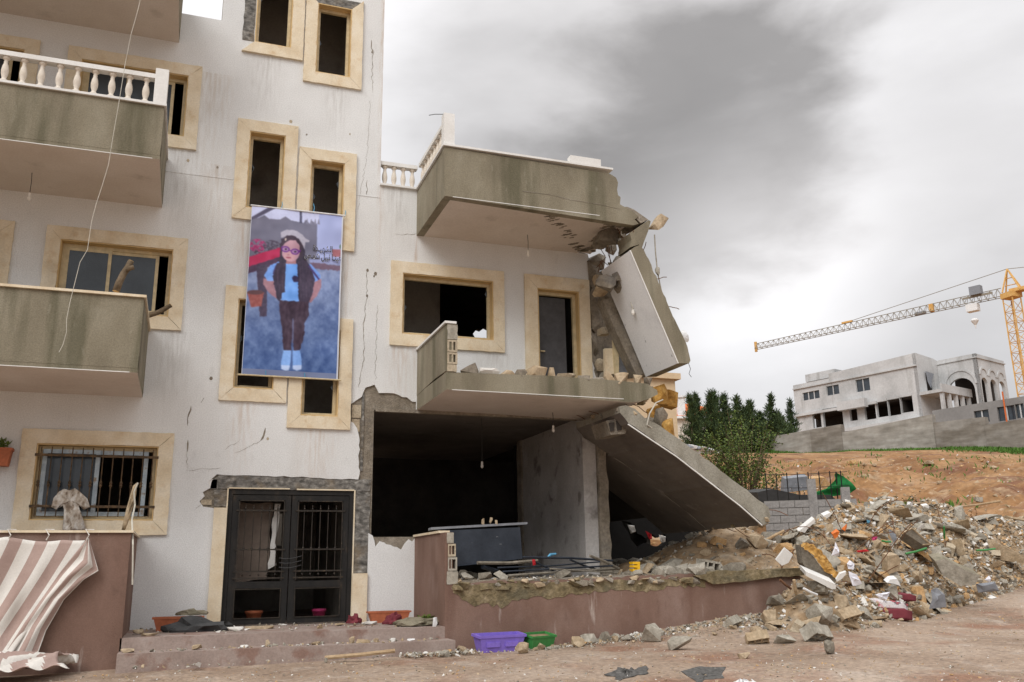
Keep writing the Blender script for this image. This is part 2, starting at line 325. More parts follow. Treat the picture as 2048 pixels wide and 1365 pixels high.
def copy_tree(o, parent=None, off=None):
    c = o.copy(); COL.objects.link(c); c.parent = parent
    if off is not None: c.location = Vector(o.location)+Vector(off)
    for ch in o.children: copy_tree(ch, c)
    return c
def rock_data(size, seed, n=14):
    r = random.Random(seed); bm = bmesh.new()
    for i in range(n):
        v = Vector((r.uniform(-1, 1), r.uniform(-1, 1), r.uniform(-1, 1)))
        k = max(abs(v.x), abs(v.y), abs(v.z)); v = v/k*r.uniform(.75, 1)
        bm.verts.new((v.x*size[0]/2, v.y*size[1]/2, v.z*size[2]/2))
    h = bmesh.ops.convex_hull(bm, input=bm.verts)
    bmesh.ops.delete(bm, geom=[e for e in h['geom_interior'] if isinstance(e, bmesh.types.BMVert)], context='VERTS')
    bm.verts.index_update(); vs = [v.co.copy() for v in bm.verts]; fs = [[v.index for v in f.verts] for f in bm.faces]; bm.free()
    return vs, fs
def jag(pts, amp=.03, step=.08, seed=1, closed=False):
    r = random.Random(seed); out = []; n = len(pts)
    for i in range(n if closed else n-1):
        a = Vector(pts[i]); b = Vector(pts[(i+1) % n]); d = b-a; k = max(1, int(d.length/step))
        nn = Vector((-d.y, d.x)).normalized() if d.length > 0 else Vector((0, 0))
        out.append((a.x, a.y))
        for j in range(1, k):
            p = a+d*(j/k+r.uniform(-.3, .3)/k)+nn*r.uniform(-amp, amp); out.append((p.x, p.y))
    if not closed: out.append(tuple(pts[-1]))
    return out
def rect(x0, x1, z0, z1): return [(x0, z0), (x1, z0), (x1, z1), (x0, z1)]
def Z(v): return v+ZO
def zz(pts): return [(a, b+ZO) for a, b in pts]

# ------------------------------------------------------------------ ground (one sheet to the horizon)
HS, HC = math.sin(YAW), math.cos(YAW)
def vnoise(x, y, seed=0):
    x = np.asarray(x, float); y = np.asarray(y, float)
    def h(i, j): 
        v = np.sin(i*127.1+j*311.7+seed*74.7)*43758.5453; return v-np.floor(v)
    xi, yi = np.floor(x), np.floor(y); fx, fy = x-xi, y-yi; fx = fx*fx*(3-2*fx); fy = fy*fy*(3-2*fy)
    return (h(xi, yi)*(1-fx)+h(xi+1, yi)*fx)*(1-fy)+(h(xi, yi+1)*(1-fx)+h(xi+1, yi+1)*fx)*fy
FY_ = -1.87
def gz(x, y):
    x = np.asarray(x, float); y = np.asarray(y, float)
    s = x*HS+(y+14.79)*HC; t = x*HC-(y+14.79)*HS
    z = np.interp(s, [-60, 0, 11.4, 12.6, 14.5, 17.5, 20.5, 23, 26, 32, 44, 56, 62, 68, 75, 100, 130, 400], [-2.4, -.42, -.05, 0, 0, .2, .46, .8, 1.35, 2.6, 5.0, 7.3, 8.6, 9.3, 9.9, 15.6, 18.5, 22])
    far = np.clip((s-21)/8, 0, 1)
    z = z+far*((vnoise(x*.22, y*.22, 1)-.5)*1.1+(vnoise(x*.6, y*.6, 2)-.5)*.6+(vnoise(x*1.7, y*1.7, 8)-.5)*.4+(vnoise(x*3.1, y*3.1, 12)-.5)*.2)*np.clip((60-s)/6, .12, 1)
    near = (vnoise(x*.7, y*.7, 3)-.5)*.06+(vnoise(x*2.3, y*2.3, 4)-.5)*.03
    bld = ((x < 10) & (y > -2.6)).astype(float)
    t_ = np.clip((x-4.6)/4.6, 0, 1); z = z+.34*t_*t_*(3-2*t_)*np.exp(-np.clip(FY_-y, 0, 9)/.8)*(x < 12)*np.clip((12-x)/2, 0, 1)*(y < FY_+.3)
    return z+near*(1-bld*.8)-bld*.02
def axis(a0, a1, fine0, fine1, df, n):
    mid = np.arange(fine0, fine1+df/2, df)
    lo = fine0-np.geomspace(df*1.5, fine0-a0, n); hi = fine1+np.geomspace(df*1.5, a1-fine1, n)
    return np.concatenate([lo[::-1], mid, hi])
gxs = axis(-500, 800, -6, 30, .22, 46); gys = axis(-300, 900, -8, 34, .22, 46)
GX, GY = np.meshgrid(gxs, gys); GZ = gz(GX, GY)
nx, ny = len(gxs), len(gys)
idx = np.arange(nx*ny).reshape(ny, nx)
gf = np.stack([idx[:-1, :-1], idx[:-1, 1:], idx[1:, 1:], idx[1:, :-1]], -1).reshape(-1, 4)
me = bpy.data.meshes.new('ground')
me.from_pydata(np.stack([GX, GY, GZ], -1).reshape(-1, 3).tolist(), [], gf.tolist())
me.materials.append(DIRT); me.materials.append(CLAY)
cx = GX.reshape(-1)[gf].mean(1); cy = GY.reshape(-1)[gf].mean(1)
sdep = cx*HS+(cy+14.79)*HC
me.polygons.foreach_set('material_index', ((sdep+(vnoise(cx*.8, cy*.8, 9)-.5)*4) > 22.5).astype(np.int32).tolist())
me.polygons.foreach_set('use_smooth', [True]*len(me.polygons)); me.update()
link('ground', me, kind='structure')
def gzf(x, y): return float(gz(x, y))

# ------------------------------------------------------------------ the apartment building
BL = thing('apartment_building', 'bomb damaged white apartment block with cream stone window surrounds and collapsed right end', 'building')
FY = -1.87                      # front of balconies and porches
def prism(name, outline, y0, y1, mats, rule, parent=None, **kw):
    mb = MB().plate(outline, (), y0, y1); me = mb.mesh(name, mats)
    for p in me.polygons: p.material_index = rule(p.normal)
    return link(name, me, parent, **kw)
def bxp(name, x0, x1, y0, y1, z0, z1, m, parent, **kw): return MB().box(x0, x1, y0, y1, Z(z0), Z(z1)).build(name, m, parent, **kw)

IN = .21
WINS = {  # outer stone outline (rel. to eye level): x0, x1, z0, z1
 'l3': (-2.33, -.25, 6.9, 8.46), 'l2': (-2.33, -.26, 3.76, 5.31), 'l1': (-2.33, -.235, .575, 2.11),
 'd3': (-4.55, -2.75, 6.2, 8.46), 'd2': (-4.55, -2.78, 2.95, 5.31), 'd1': (-4.6, -2.9, -.3, 2.11),
 'sa': (.39, 1.41, 5.77, 7.605), 'sb': (1.445, 2.45, 5.39, 7.225),
 'sc': (.375, 1.42, 2.67, 4.58), 'sd': (1.45, 2.475, 2.27, 4.16),
 'se': (.37, 1.42, 8.91, 10.75), 'sf': (1.445, 2.49, 8.52, 10.36),
 'r2': (3.11, 5.21, 3.77, 5.30)}
def inner(k): x0, x1, z0, z1 = WINS[k]; return (x0+IN, x1-IN, z0+(IN if k[0] != 'd' else 0), z1-IN)
holes = [rect(*inner(k)) for k in WINS]
DOOR3 = (5.86, 6.70, 2.93, 5.05)
MAIN = (.62, 2.58, -.78, 1.28)
holes_core = [zz(h) for h in holes]+[zz(rect(*MAIN)), zz(rect(*DOOR3)), zz([(2.88, .54), (3.63, .54), (3.63, -.25), (6.68, -.25), (6.68, 2.63), (2.88, 2.63)])]
core_out = [(-7, -1.2)]+[(6.95, -1.2)]+jag([(7.1, -1.2), (7.09, 2.6), (7.12, 2.75)], .03, .12, 3)+jag([(7.08, 2.8), (7.05, 3.4), (6.98, 4.3), (6.96, 5.8)], .03, .1, 5)+[(3.57, 5.85), (3.57, 6.70), (2.88, 6.70), (2.88, 12), (.02, 12), (.02, 9.44), (-7, 9.44)]
MB().plate(zz(core_out), holes_core, .03, .25).build('core_wall', CORE, BL)
pl_l = [(-7, -1.1), (.42, -1.1), (.42, .98), (.26, 1.0), (.20, 1.08), (.27, 1.16), (.24, 1.22), (.33, 1.28), (.31, 1.38), (.43, 1.50)]
pl_m = jag([(.43, 1.50), (1.2, 1.49), (2.0, 1.475), (2.64, 1.46)], .012, .12, 7)
pl_c = jag([(2.64, 1.46), (2.665, 1.6), (2.63, 1.85), (2.645, 2.1), (2.60, 2.3), (2.53, 2.40), (2.475, 2.42)], .02, .07, 9)
pl_t = jag([(2.475, 2.70), (2.55, 2.76), (2.66, 2.84), (2.72, 3.0), (2.87, 3.06), (2.95, 2.92), (3.1, 2.93), (3.3, 2.9), (3.6, 2.80)], .025, .07, 11)
pl_r = [(3.6, 2.66), (3.7, 2.66), (3.7, 2.8), (7.06, 2.8)]+jag([(7.06, 2.8), (7.02, 3.3), (6.95, 3.7), (6.95, 4.2), (6.93, 5.84)], .03, .08, 13)[1:]
plaster = pl_l+pl_m[1:]+pl_c[1:]+pl_t+pl_r+[(3.575, 5.86), (3.575, 6.73), (2.89, 6.73), (2.89, 12.05), (.01, 12.05), (.01, 9.45), (-7, 9.45)]
MB().plate(zz(plaster), [zz(h) for h in holes]+[zz(rect(*DOOR3))], 0, .032).build('plaster', STUCCO, BL)
p2 = [(2.83, -1.1), (3.63, -1.1)]+jag([(3.63, .54), (3.56, .46), (3.50, .50), (3.38, .33), (3.2, .41), (3.02, .47), (2.95, .38), (2.90, .56), (2.83, .6)], .012, .06, 15)
MB().plate(zz(p2), (), -.002, .03).build('plaster', STUCCO, BL)
# thin joint line in the plaster at the storey
bxp('plaster_joint', -.70, .38, -.006, .01, 6.46, 6.47, STUCCO, BL); bxp('plaster_joint', 2.46, 2.88, -.006, .01, 6.46, 6.47, STUCCO, BL)
# plaster cracks: recessed dark slits made as thin dark chips proud of the wall by 2 mm
def crack(pts, wd, seed):
    r = random.Random(seed); pts = jag(pts, .018, .05, seed); a = []; b = []
    for i, p in enumerate(pts):
        k = wd*r.uniform(.25, 1.)*(0.2 if i in (0, len(pts)-1) else 1); a.append((p[0]-k, p[1]+k*.3)); b.append((p[0]+k, p[1]-k*.3))
    MB().plate(zz(a+b[::-1]), (), -.003, .004).build('crack', CORE, BL)
def cpx(pl, wd, seed): crack([((lambda q: (q.x, q.z-ZO))(atY(x, y))) for x, y in pl], wd, seed)
cpx([(382, 812), (377, 830), (375, 852)], .012, 1); cpx([(408, 796), (402, 806)], .014, 2); cpx([(376, 880), (374, 905)], .018, 3)
cpx([(374, 905), (375, 940)], .004, 31); cpx([(372, 941), (410, 938), (442, 936)], .007, 4)
cpx([(531, 856), (521, 882)], .015, 5); cpx([(521, 882), (495, 895), (470, 906)], .004, 6)
cpx([(735, 540), (733, 600), (727, 660), (728, 715), (716, 775)], .007, 7); cpx([(746, 100), (744, 160), (745, 185)], .006, 8); cpx([(743, 80), (744, 110)], .012, 81)
cpx([(755, 610), (752, 690), (751, 760)], .004, 9); cpx([(735, 360), (733, 390)], .008, 91)
cpx([(790, 468), (808, 470), (833, 468)], .006, 10); cpx([(1205, 640), (1207, 690), (1204, 745)], .012, 11)
cpx([(716, 420), (735, 300), (741, 200)], .002, 12); cpx([(450, 900), (480, 880)], .003, 13); cpx([(390, 1020), (405, 1008)], .003, 14)
for (x, y, s_) in ((735, 541, .03), (751, 548, .035), (748, 553, .02), (744, 105, .02), (734, 592, .025)):
    q = atY(x, y); a = jag([(q.x+s_*math.cos(t)*.8, q.z+s_*math.sin(t)*1.1) for t in np.linspace(0, 6.28, 7)[:-1]], .006, .02, x, True)
    MB().plate(a, (), -.003, .004).build('plaster_chip', CORE, BL)
for k in range(16):
    r_ = random.Random(900+k); x_ = r_.uniform(-.6, 3.5); z_ = r_.uniform(-.6, 8.5); s_ = r_.uniform(.008, .032)
    if any(WINS[w_][0]-.05 < x_ < WINS[w_][1]+.05 and WINS[w_][2]-.05 < z_ < WINS[w_][3]+.05 for w_ in WINS) or (x_ > .2 and z_ < 1.6) or (x_ > 2.45 and z_ < 3.2) or (x_ > 2.85 and z_ > 6.6): continue
    MB().plate(jag([(x_+s_*math.cos(t), Z(z_)+s_*math.sin(t)*1.2) for t in np.linspace(0, 6.28, 7)[:-1]], .005, .02, k, True), (), -.003, .004).build('plaster_chip', BLOCK if k % 3 else CORE, BL)
# exposed blocks and mortar around door and column
for (a, b, c, d, m) in ((2.505, 2.66, 2.48, 2.70, BLOCK), (2.505, 2.64, 2.25, 2.46, BLOCK), (2.67, 2.71, 1.6, 2.9, MORTAR), (2.49, 2.56, 2.05, 2.24, BLOCK)):
    bxp('block', a, b, .012, .04, c, d, m, BL)
MB().plate(zz(jag([(.34, 1.27), (.62, 1.28), (1.5, 1.285), (2.84, 1.275), (2.86, 1.46), (2.0, 1.47), (1.1, 1.485), (.46, 1.485), (.36, 1.40)], .012, .1, 21, True)), (), .008, .04).build('lintel', MORTAR, BL)
MB().plate(zz(jag([(2.59, -.02), (2.83, -.02), (2.85, .6), (2.84, 1.26), (2.60, 1.26)], .01, .1, 22, True)), (), .006, .04).build('mortar_bed', MORTAR, BL)
MB().plate(zz(jag([(.42, 1.0), (.61, 1.0), (.61, 1.26), (.40, 1.26)], .01, .08, 23, True)), (), .006, .04).build('mortar_bed', MORTAR, BL)
MB().plate(zz(jag([(.37, 9.14), (.57, 9.14), (.57, 10.74), (.37, 10.74)], .01, .12, 24, True)), (), -.006, .02).build('mortar_bed', MORTAR, BL)
MB().plate(zz(jag([(1.445, 10.15), (2.5, 10.15), (2.5, 10.34), (1.445, 10.34)], .01, .12, 25, True)), (), -.006, .02).build('mortar_bed', MORTAR, BL)
bxp('stone_chip', .22, .38, .01, .05, 1.03, 1.11, BLOCK, BL); bxp('stone_chip', .30, .44, .008, .05, 1.28, 1.42, WHITESTONE, BL)

def window(key, missing=(), glaze=None, label=None):
    x0, x1, z0, z1 = WINS[key]; a0, a1, b0, b1 = inner(key)
    fr = MB(); t = .05
    door = key[0] == 'd'
    for (p, q, r_, s_) in ((a0+.02, a0+.02+t, b0+.02, b1-.02), (a1-.02-t, a1-.02, b0+.02, b1-.02), (a0+.02+t, a1-.02-t, b1-.02-t, b1-.02), (a0+.02+t, a1-.02-t, b0+.02, b0+.02+t)):
        fr.box(p, q, .11, .17, Z(r_), Z(s_))
    wd = fr.build('window', ALU, BL, label=label)
    g = .0025
    pieces = {'top': [(x0, z1), (x1, z1), (a1, b1), (a0, b1)], 'left': [(x0, z0), (x0, z1-g), (a0, b1-g), (a0, b0)] if not door else [(x0, z0), (x0, z1-g), (a0, b1-g), (a0, z0)],
              'right': [(x1, z0), (x1, z1-g), (a1, b1-g), (a1, b0)] if not door else [(x1, z0), (x1, z1-g), (a1, b1-g), (a1, z0)], 'bottom': [(x0, z0-g), (x1, z0-g), (a1, b0-g), (a0, b0-g)]}
    for n_, poly in pieces.items():
        if n_ in missing or (door and n_ == 'bottom'): continue
        MB().plate(zz(jag(poly, .0045, .07, int(x0*100)+len(n_), True)), (), -.045+random.uniform(-.006, .004), .02).build('surround_stone', STONE, wd)
    rv = MB()
    for (p, q, r_, s_) in ((a0, a0+.018, b0, b1), (a1-.018, a1, b0, b1), (a0+.018, a1-.018, b1-.018, b1), (a0+.018, a1-.018, b0, b0+.018)):
        rv.box(p, q, -.03, .24, Z(r_), Z(s_))
    rv.build('reveal', REVEAL, wd)
    i0, i1, j0, j1 = a0+.07, a1-.07, b0+.07, b1-.07
    if glaze == 'slide':
        w3 = (i1-i0)/3
        for k, (p, q, y) in enumerate(((i0, i0+w3*1.32, .125), (i0+w3*1.1, i1-w3*.28, .15))):
            sm = MB()
            for (aa, bb, cc, dd) in ((p, p+.05, j0, j1), (q-.05, q, j0, j1), (p+.05, q-.05, j1-.05, j1), (p+.05, q-.05, j0, j0+.05)): sm.box(aa, bb, y-.01, y+.012, Z(cc), Z(dd))
            sm.build('sash', ALU, wd)
            MB().box(p+.05, q-.05, y-.003, y+.003, Z(j0+.05), Z(j1-.05)).build('pane', GLASSD, wd)
    elif glaze == 'shards':
        for k in range(2):
            side = random.choice((0, 1)); zc = random.uniform(j0, j1); xx = i0 if side == 0 else i1; s_ = random.uniform(.03, .06)*(1 if side == 0 else -1)
            MB().plate(zz([(xx, zc-.07), (xx+s_, zc+random.uniform(-.04, .04)), (xx, zc+.08)]), (), .138, .142).build('pane', GLASSD, wd)
    return wd
window('l3', glaze='slide'); window('l2', glaze='slide'); window('d3', glaze='slide'); window('d2', glaze='slide'); window('d1', glaze='slide')
window('sa', glaze='shards'); window('sb', glaze='shards'); window('sc', glaze='shards'); window('sd', glaze='shards')
window('se', missing=('left', 'top'), glaze='shards'); window('sf', missing=('top',), glaze='shards')
window('r2', glaze='shards')
# ground floor window: blue sliding sashes behind a forged grille
w1 = window('l1'); a0, a1, b0, b1 = inner('l1')
for (p, q) in ((a0+.08, a0+.86), (a0+.80, a1-.14)):
    sm = MB()
    for (aa, bb, cc, dd) in ((p, p+.06, b0+.07, b1-.07), (q-.06, q, b0+.07, b1-.07), (p+.06, q-.06, b1-.13, b1-.07), (p+.06, q-.06, b0+.07, b0+.13)): sm.box(aa, bb, .06+.03*(p > -1.6), .085+.03*(p > -1.6), Z(cc), Z(dd))
    sm.build('sash', BLUEALU, w1)
MB().box(a0+.14, a0+.80, .075, .08, Z(b0+.13), Z(b1-.13)).build('pane', GLASSD, w1)
gr = MB()
for zc in (b1-.17, b0+.20): gr.box(a0-.01, a1+.01, -.055, -.03, Z(zc-.018), Z(zc+.018))
gr.build('grille_rail', RUSTM, w1)
for k in range(12):
    xk = a0+.07+k*(a1-a0-.14)/11
    MB().tube([(xk, -.042, Z(b0+.05)), (xk, -.042, Z(b1-.05))], .009, 6).lathe([(.012, -.05), (.024, -.02), (.014, 0), (.024, .02), (.012, .05)], (xk, -.042, Z((b0+b1)/2-.03)), 8).build('grille_bar', RUSTM, w1)

# floors, rooms, shaft
for (a, b) in ((2.68, 2.91), (5.84, 6.08), (8.86, 9.1)):
    bxp('floor_slab', -7, .0, .25, 5., a, b, CHARRED_SHADE, BL)
bxp('floor_slab', 2.78, 7.0, .25, 5., 5.86, 6.1, CHARRED_SHADE, BL)
bxp('floor_slab', 2.78, 7.0, .25, 7., 2.68, 2.92, SOFFIT_DARK, BL); bxp('floor_slab', 7.0, 10.2, 4.15, 7., 2.68, 2.92, CHARRED_SHADE, BL)
bxp('end_wall', 10.1, 10.2, 4.15, 7., -.3, 2.68, CHARRED_SHADE, BL)
bxp('floor_slab', -7, 2.78, -.0, 5., -1.1, -.785, STEPM, BL)
bxp('floor_slab', 2.83, 9.9, .03, 7., -1.1, -.22, CHARRED_SHADE, BL)
bxp('roof_slab', -7, .0, .25, 5., 9.15, 9.4, CORE, BL); bxp('roof_slab', 0, 2.86, .25, 5., 11.8, 12, CORE, BL)
bxp('partition', 0.0, .1, .25, 5., -.78, 12, DIMWALL, BL); bxp('partition', 2.66, 2.78, .25, 5., -.78, 11.8, DIMWALL, BL); bxp('stair_wall', .1, 2.66, 1.5, 1.62, 1.6, 11.8, DIMWALL, BL); bxp('partition', 2.8, 4.55, 2.0, 2.1, 2.92, 5.86, DIMWALL, BL)
for k_ in range(3): bxp('stair_flight', .1, 2.66, .8, 1.5, 2.05+3.13*k_, 2.25+3.13*k_, DIMWALL, BL); bxp('side_wall', -7.1, -7, 0, 5., -1.1, 9.4, STUCCO, BL)
bxp('partition', -2.72, -2.6, .25, 5., -.78, 9, ROOMWALL, BL)
bxp('tower_side', 2.78, 2.88, .25, 5., 6.1, 12, STUCCO, BL)
q0 = atY(549, 1028, 5.2); q1 = atY(561, 1092, 5.2)
MB().plate(zz(rect(-7, 2.78, -.78, 12)), [rect(q0.x, q1.x, q1.z, q0.z)], 5.0, 5.15).build('back_wall', DIMWALL, BL)
hh = [atY(x, y, 5.0) for x, y in ((946, 668), (954, 658), (962, 661), (970, 655), (980, 660), (980, 680), (950, 676))]
MB().plate(zz(rect(2.78, 7.0, 2.9, 5.9)), [jag([(p.x, p.z) for p in hh], .04, .15, 31, True)], 5.0, 5.15).build('back_wall', CHARRED_SHADE, BL)
sheet_ = MB().box(q0.x-1, q1.x+1, 5.9, 5.93, q1.z-1, q0.z+1).build('curtain', WHITESTONE, BL)
bxp('end_wall', 6.9, 7.0, .25, 5., 2.92, 5.86, CHARRED_SHADE, BL)
# ground-floor room behind the big opening
bxp('back_wall', 2.78, 10.2, 7.0, 7.15, -.3, 2.7, CHARRED_SHADE, BL)
bxp('partition', 6.72, 6.86, .26, 3.2, -.22, 2.68, ROOMWALL, BL)
bxp('partition_jamb', 6.70, 6.88, .2, .27, -.22, 2.68, CORE, BL); bxp('partition_edge', 6.68, 6.90, 3.2, 3.45, -.22, 2.68, CORE, BL)
bxp('column', 6.672, 6.93, -.02, .24, -.25, 2.66, ROOMWALL, BL)
prism('column', zz(jag([(6.94, -.3), (7.14, -.3), (7.12, 1), (7.1, 2), (7.12, 2.66), (6.94, 2.66)], .02, .15, 33, True)), -.10, .22, [CORE], lambda n: 0, BL)
bxp('ceiling_beam', 2.9, 7.1, -.03, .0, 2.60, 2.66, CORE, BL)
# rear of the collapsed bay: ragged rear wall with a hole
hh = [atY(x, y, 4.0) for x, y in ((1243, 1042), (1262, 1046), (1275, 1068), (1292, 1078), (1303, 1068), (1316, 1076), (1330, 1068), (1334, 1082), (1322, 1092), (1305, 1092), (1290, 1086), (1276, 1096), (1262, 1080))]
MB().plate(zz([(6.86, -.3), (12.2, -.3), (12.2, .6), (10.2, 1.7), (8.2, 2.7), (6.86, 2.7)]), [jag([(p.x, p.z) for p in hh], .02, .1, 35, True)], 4.0, 4.15).build('rear_wall', BAYSHADE, BL)

# balconies
def balcony_left(zb, zt, xr, balus):
    rule = lambda n: 1 if n.z < -.9 else 0
    b = MB().box(-7, xr, FY, 0, Z(zb), Z(zb+.24)); me = b.mesh('balcony', [OLIVE, SOFFIT])
    for p in me.polygons: p.material_index = rule(p.normal)
    o = link('balcony', me, BL)
    MB().box(-7, xr, FY-.003, FY+.12, Z(zb+.06), Z(zt)).build('parapet', OLIVE, o)
    MB().box(xr-.12, xr+.003, FY+.12, 0, Z(zb+.06), Z(zt)).build('parapet', OLIVE, o)
    MB().box(-7, xr-.1, FY-.006, FY+.002, Z(zb-.004), Z(zb+.006)).build('drip_edge', WHITESTONE, o)
    MB().box(-7, xr+.03, FY-.04, FY+.14, Z(zt), Z(zt+.035)).build('parapet_cap', WHITESTONE if balus else STONE, o)
    MB().box(xr-.13, xr+.03, FY+.14, 0, Z(zt), Z(zt+.035)).build('parapet_cap', WHITESTONE if balus else STONE, o)
    return o
PROF = [(.052, 0), (.055, .035), (.035, .05), (.03, .075), (.047, .14), (.05, .19), (.042, .25), (.027, .30), (.03, .32), (.024, .335), (.034, .355), (.05, .37), (.05, .40)]
BM = MB().lathe(PROF, n=12).mesh('baluster', BALUS, True)
balcony_left(5.82, 6.66, -.70, True)
balcony_left(2.66, 3.72, -.74, False)
bt = balcony_left(8.87, 9.75, -.66, False)
def balustrade(p0, p1, z, n, post0=None, post1=None):
    p0 = Vector(p0); p1 = Vector(p1); d = (p1-p0); L_ = d.length; an = math.atan2(d.y, d.x)
    T = Matrix.Translation((p0.x, p0.y, Z(z))) @ Matrix.Rotation(an, 4, 'Z')
    rail = MB().box(0, L_, -.065, .065, .40, .47, T=T).build('balustrade', WHITESTONE, BL)
    for k in range(n):
        q = p0+d*((k+.5)/n)
        link('baluster', BM, rail, loc=(q.x, q.y, Z(z)))
    for e in (post0, post1):
        if e is not None: MB().box(e[0]-.09, e[0]+.09, e[1]-.08, e[1]+.08, Z(z), Z(z+.56)).build('post', WHITESTONE, rail)
balustrade((-6.6, FY+.05, 0), (-.86, FY+.05, 0), 6.695, 25, None, (-.77, FY+.05))
balustrade((2.9, .10, 0), (3.58, .10, 0), 6.735, 4)
balustrade((3.64, -.05, 0), (3.64, FY+.16, 0), 6.73, 8, None, (3.64, FY+.07))
bxp('parapet_cap', 2.88, 3.62, -.05, .28, 6.70, 6.735, WHITESTONE, BL)

# right upper balcony (third floor), broken off at its right end
ol = lambda pts, Y: [((lambda q: (q.x, q.z))(atY(x, y, Y))) for x, y in pts]
b3 = prism('balcony', zz([(3.57, 5.83), (6.1, 5.83)]+jag([(6.6, 5.84), (6.98, 5.84), (7.05, 5.9), (6.9, 6.0), (6.7, 6.08)], .02, .08, 41)+[(3.57, 6.08)]), FY+.0, .0, [OLIVE, SOFFIT], lambda n: 1 if n.z < -.8 else 0, BL)
front = ol([(888, 294), (1221, 349), (1232, 356), (1236, 366), (1234, 380), (1236, 391), (1241, 395), (1240, 408), (1242, 419), (1256, 428), (1268, 438), (1277, 448), (1266, 451)], FY)+[(3.57, Z(5.82))]
prism('parapet', front, FY-.004, FY+.13, [OLIVE], lambda n: 0, b3)
MB().box(3.565, 3.70, FY+.13, 0, Z(5.825), Z(6.69)).build('parapet', OLIVE, b3)
MB().box(3.53, 6.58, FY-.04, FY+.15, Z(6.69), Z(6.725)).build('parapet_cap', WHITESTONE, b3)
MB().box(3.53, 3.72, FY+.15, -.05, Z(6.69), Z(6.725)).build('parapet_cap', WHITESTONE, b3)
MB().box(3.7, 6.3, FY-.007, FY-.001, Z(5.815), Z(5.825)).build('drip_edge', WHITESTONE, b3)
MB().box(5.79, 6.36, FY-.02, FY+.12, Z(6.726), Z(6.86)).build('broken_block', WHITESTONE, b3)
cr = ol([(1045, 383), (1100, 390), (1140, 400), (1190, 408), (1241, 419)], FY)
MB().plate(jag([(p[0], p[1]+.004) for p in cr], .006, .1, 44)+jag([(p[0], p[1]-.004) for p in cr[::-1]], .004, .1, 45), (), FY-.008, FY-.003).build('crack', CORE, b3)
# spalled scars in the soffit
for k in range(60):
    u = random.gauss(0, 1); v = random.random()
    p = (5.5+1.2*v+.11*u, -1.65+1.5*v+.05*u) if k < 30 else (6.75+.12*u+.15*v, -1.7+1.6*v)
    p = (p[0], p[1]); s_ = random.uniform(.012, .05)*(1.5 if k > 30 else 1)
    if not (3.8 < p[0] < 6.9 and -1.75 < p[1] < -.05): continue
    pts = [(p[0]+s_*math.cos(t)*1.0+s_*math.sin(t)*1.3, p[1]-s_*1.8*math.sin(t)) for t in np.linspace(0, 6.283, 7)[:-1]]
    MB().plate(jag(pts, s_*.5, s_*.45, k, True), (), Z(5.83)-.004, Z(5.83)+.01, fn=lambda a, b, d: (a, b, d)).build('spall', CORE, b3)
# right first-floor balcony: bare slab, parapet gone but for the left stub
fr2 = ol([(895, 778), (1060, 790), (1180, 799), (1262, 805), (1283, 803), (1300, 797), (1316, 789), (1314, 780), (1306, 776), (1296, 768), (1240, 762), (1100, 752), (905, 744)], FY)
b2 = prism('balcony', [(3.61, Z(2.66))]+fr2[1:-1]+[(3.61, Z(2.93))], FY, .03, [OLIVE, SOFFIT], lambda n: 1 if n.z < -.8 else 0, BL)
MB().box(3.7, 6.6, FY-.005, FY, Z(2.655), Z(2.665)).build('drip_edge', WHITESTONE, b2)
stub = [(FY, Z(2.95)), (FY+.0, Z(3.70)), (0, Z(3.70)), (0, Z(2.9)), (-.5, Z(2.93)), (-1.2, Z(2.96))]
MB().plate(stub, (), 3.605, 3.73, fn=lambda a, b, d: (d, a, b)).build('parapet', OLIVE, b2)
MB().plate([(FY-.03, Z(3.70)), (FY-.03, Z(3.735)), (0, Z(3.735)), (0, Z(3.70))], (), 3.575, 3.76, fn=lambda a, b, d: (d, a, b)).build('parapet_cap', WHITESTONE, b2)
for k, (za, zb) in enumerate(((2.94, 3.05), (3.06, 3.24), (3.25, 3.44), (3.45, 3.69))):
    off = random.uniform(-.012, .012)
    hb = MB()
    if k in (1, 2):
        hb.plate(zz(rect(3.62, 3.78+off, za, zb)), [zz(rect(3.65, 3.69, za+.03, zb-.03)), zz(rect(3.71, 3.75+off, za+.03, zb-.03))], FY-.012, FY+.18)
    else: hb.plate(zz(jag(rect(3.62, 3.77+off, za, zb), .008, .05, k, True)), (), FY-.012, FY+.18)
    hb.build('hollow_block', BLOCK if k != 3 else CH_GREY, b2)
x = 3.82; k = 0
while x < 7.05:                                 # stubs of the broken parapet along the slab edge
    l_ = random.uniform(.10, .42); h_ = random.uniform(.06, .11) if random.random() < .75 else .17
    m_ = random.choice([CH_TAN, CH_TAN, CORE, CH_WHITE, BLOCK])
    mb = MB().rock((x+l_/2, FY+.08+random.uniform(-.02, .03), Z(2.96+h_*.3)), (l_*1.05, .16, h_*1.5), 600+k, 16); mb.build('broken_block', m_, b2); x += l_*.98; k += 1
# doorway on the first floor
d3 = MB()
x0, x1, z0, z1 = DOOR3
for (p, q, r_, s_) in ((x0+.02, x0+.08, z0, z1-.02), (x1-.08, x1-.02, z0, z1-.02), (x0+.08, x1-.08, z1-.08, z1-.02)): d3.box(p, q, .10, .17, Z(r_), Z(s_))
d3 = d3.build('balcony_door', ALU, BL)
for poly in ([(5.61, 5.30), (6.92, 5.30), (6.70, 5.05), (5.86, 5.05)], [(5.61, 2.93), (5.61, 5.297), (5.858, 5.047), (5.858, 2.93)], [(6.92, 2.93), (6.92, 5.297), (6.702, 5.047), (6.702, 2.93)]):
    MB().plate(zz(poly), (), -.045, .02).build('surround_stone', STONE, d3)
rv = MB()
for (p, q, r_, s_) in ((x0, x0+.018, z0, z1), (x1-.018, x1, z0, z1), (x0+.018, x1-.018, z1-.018, z1)): rv.box(p, q, -.03, .24, Z(r_), Z(s_))
rv.build('reveal', REVEAL, d3)
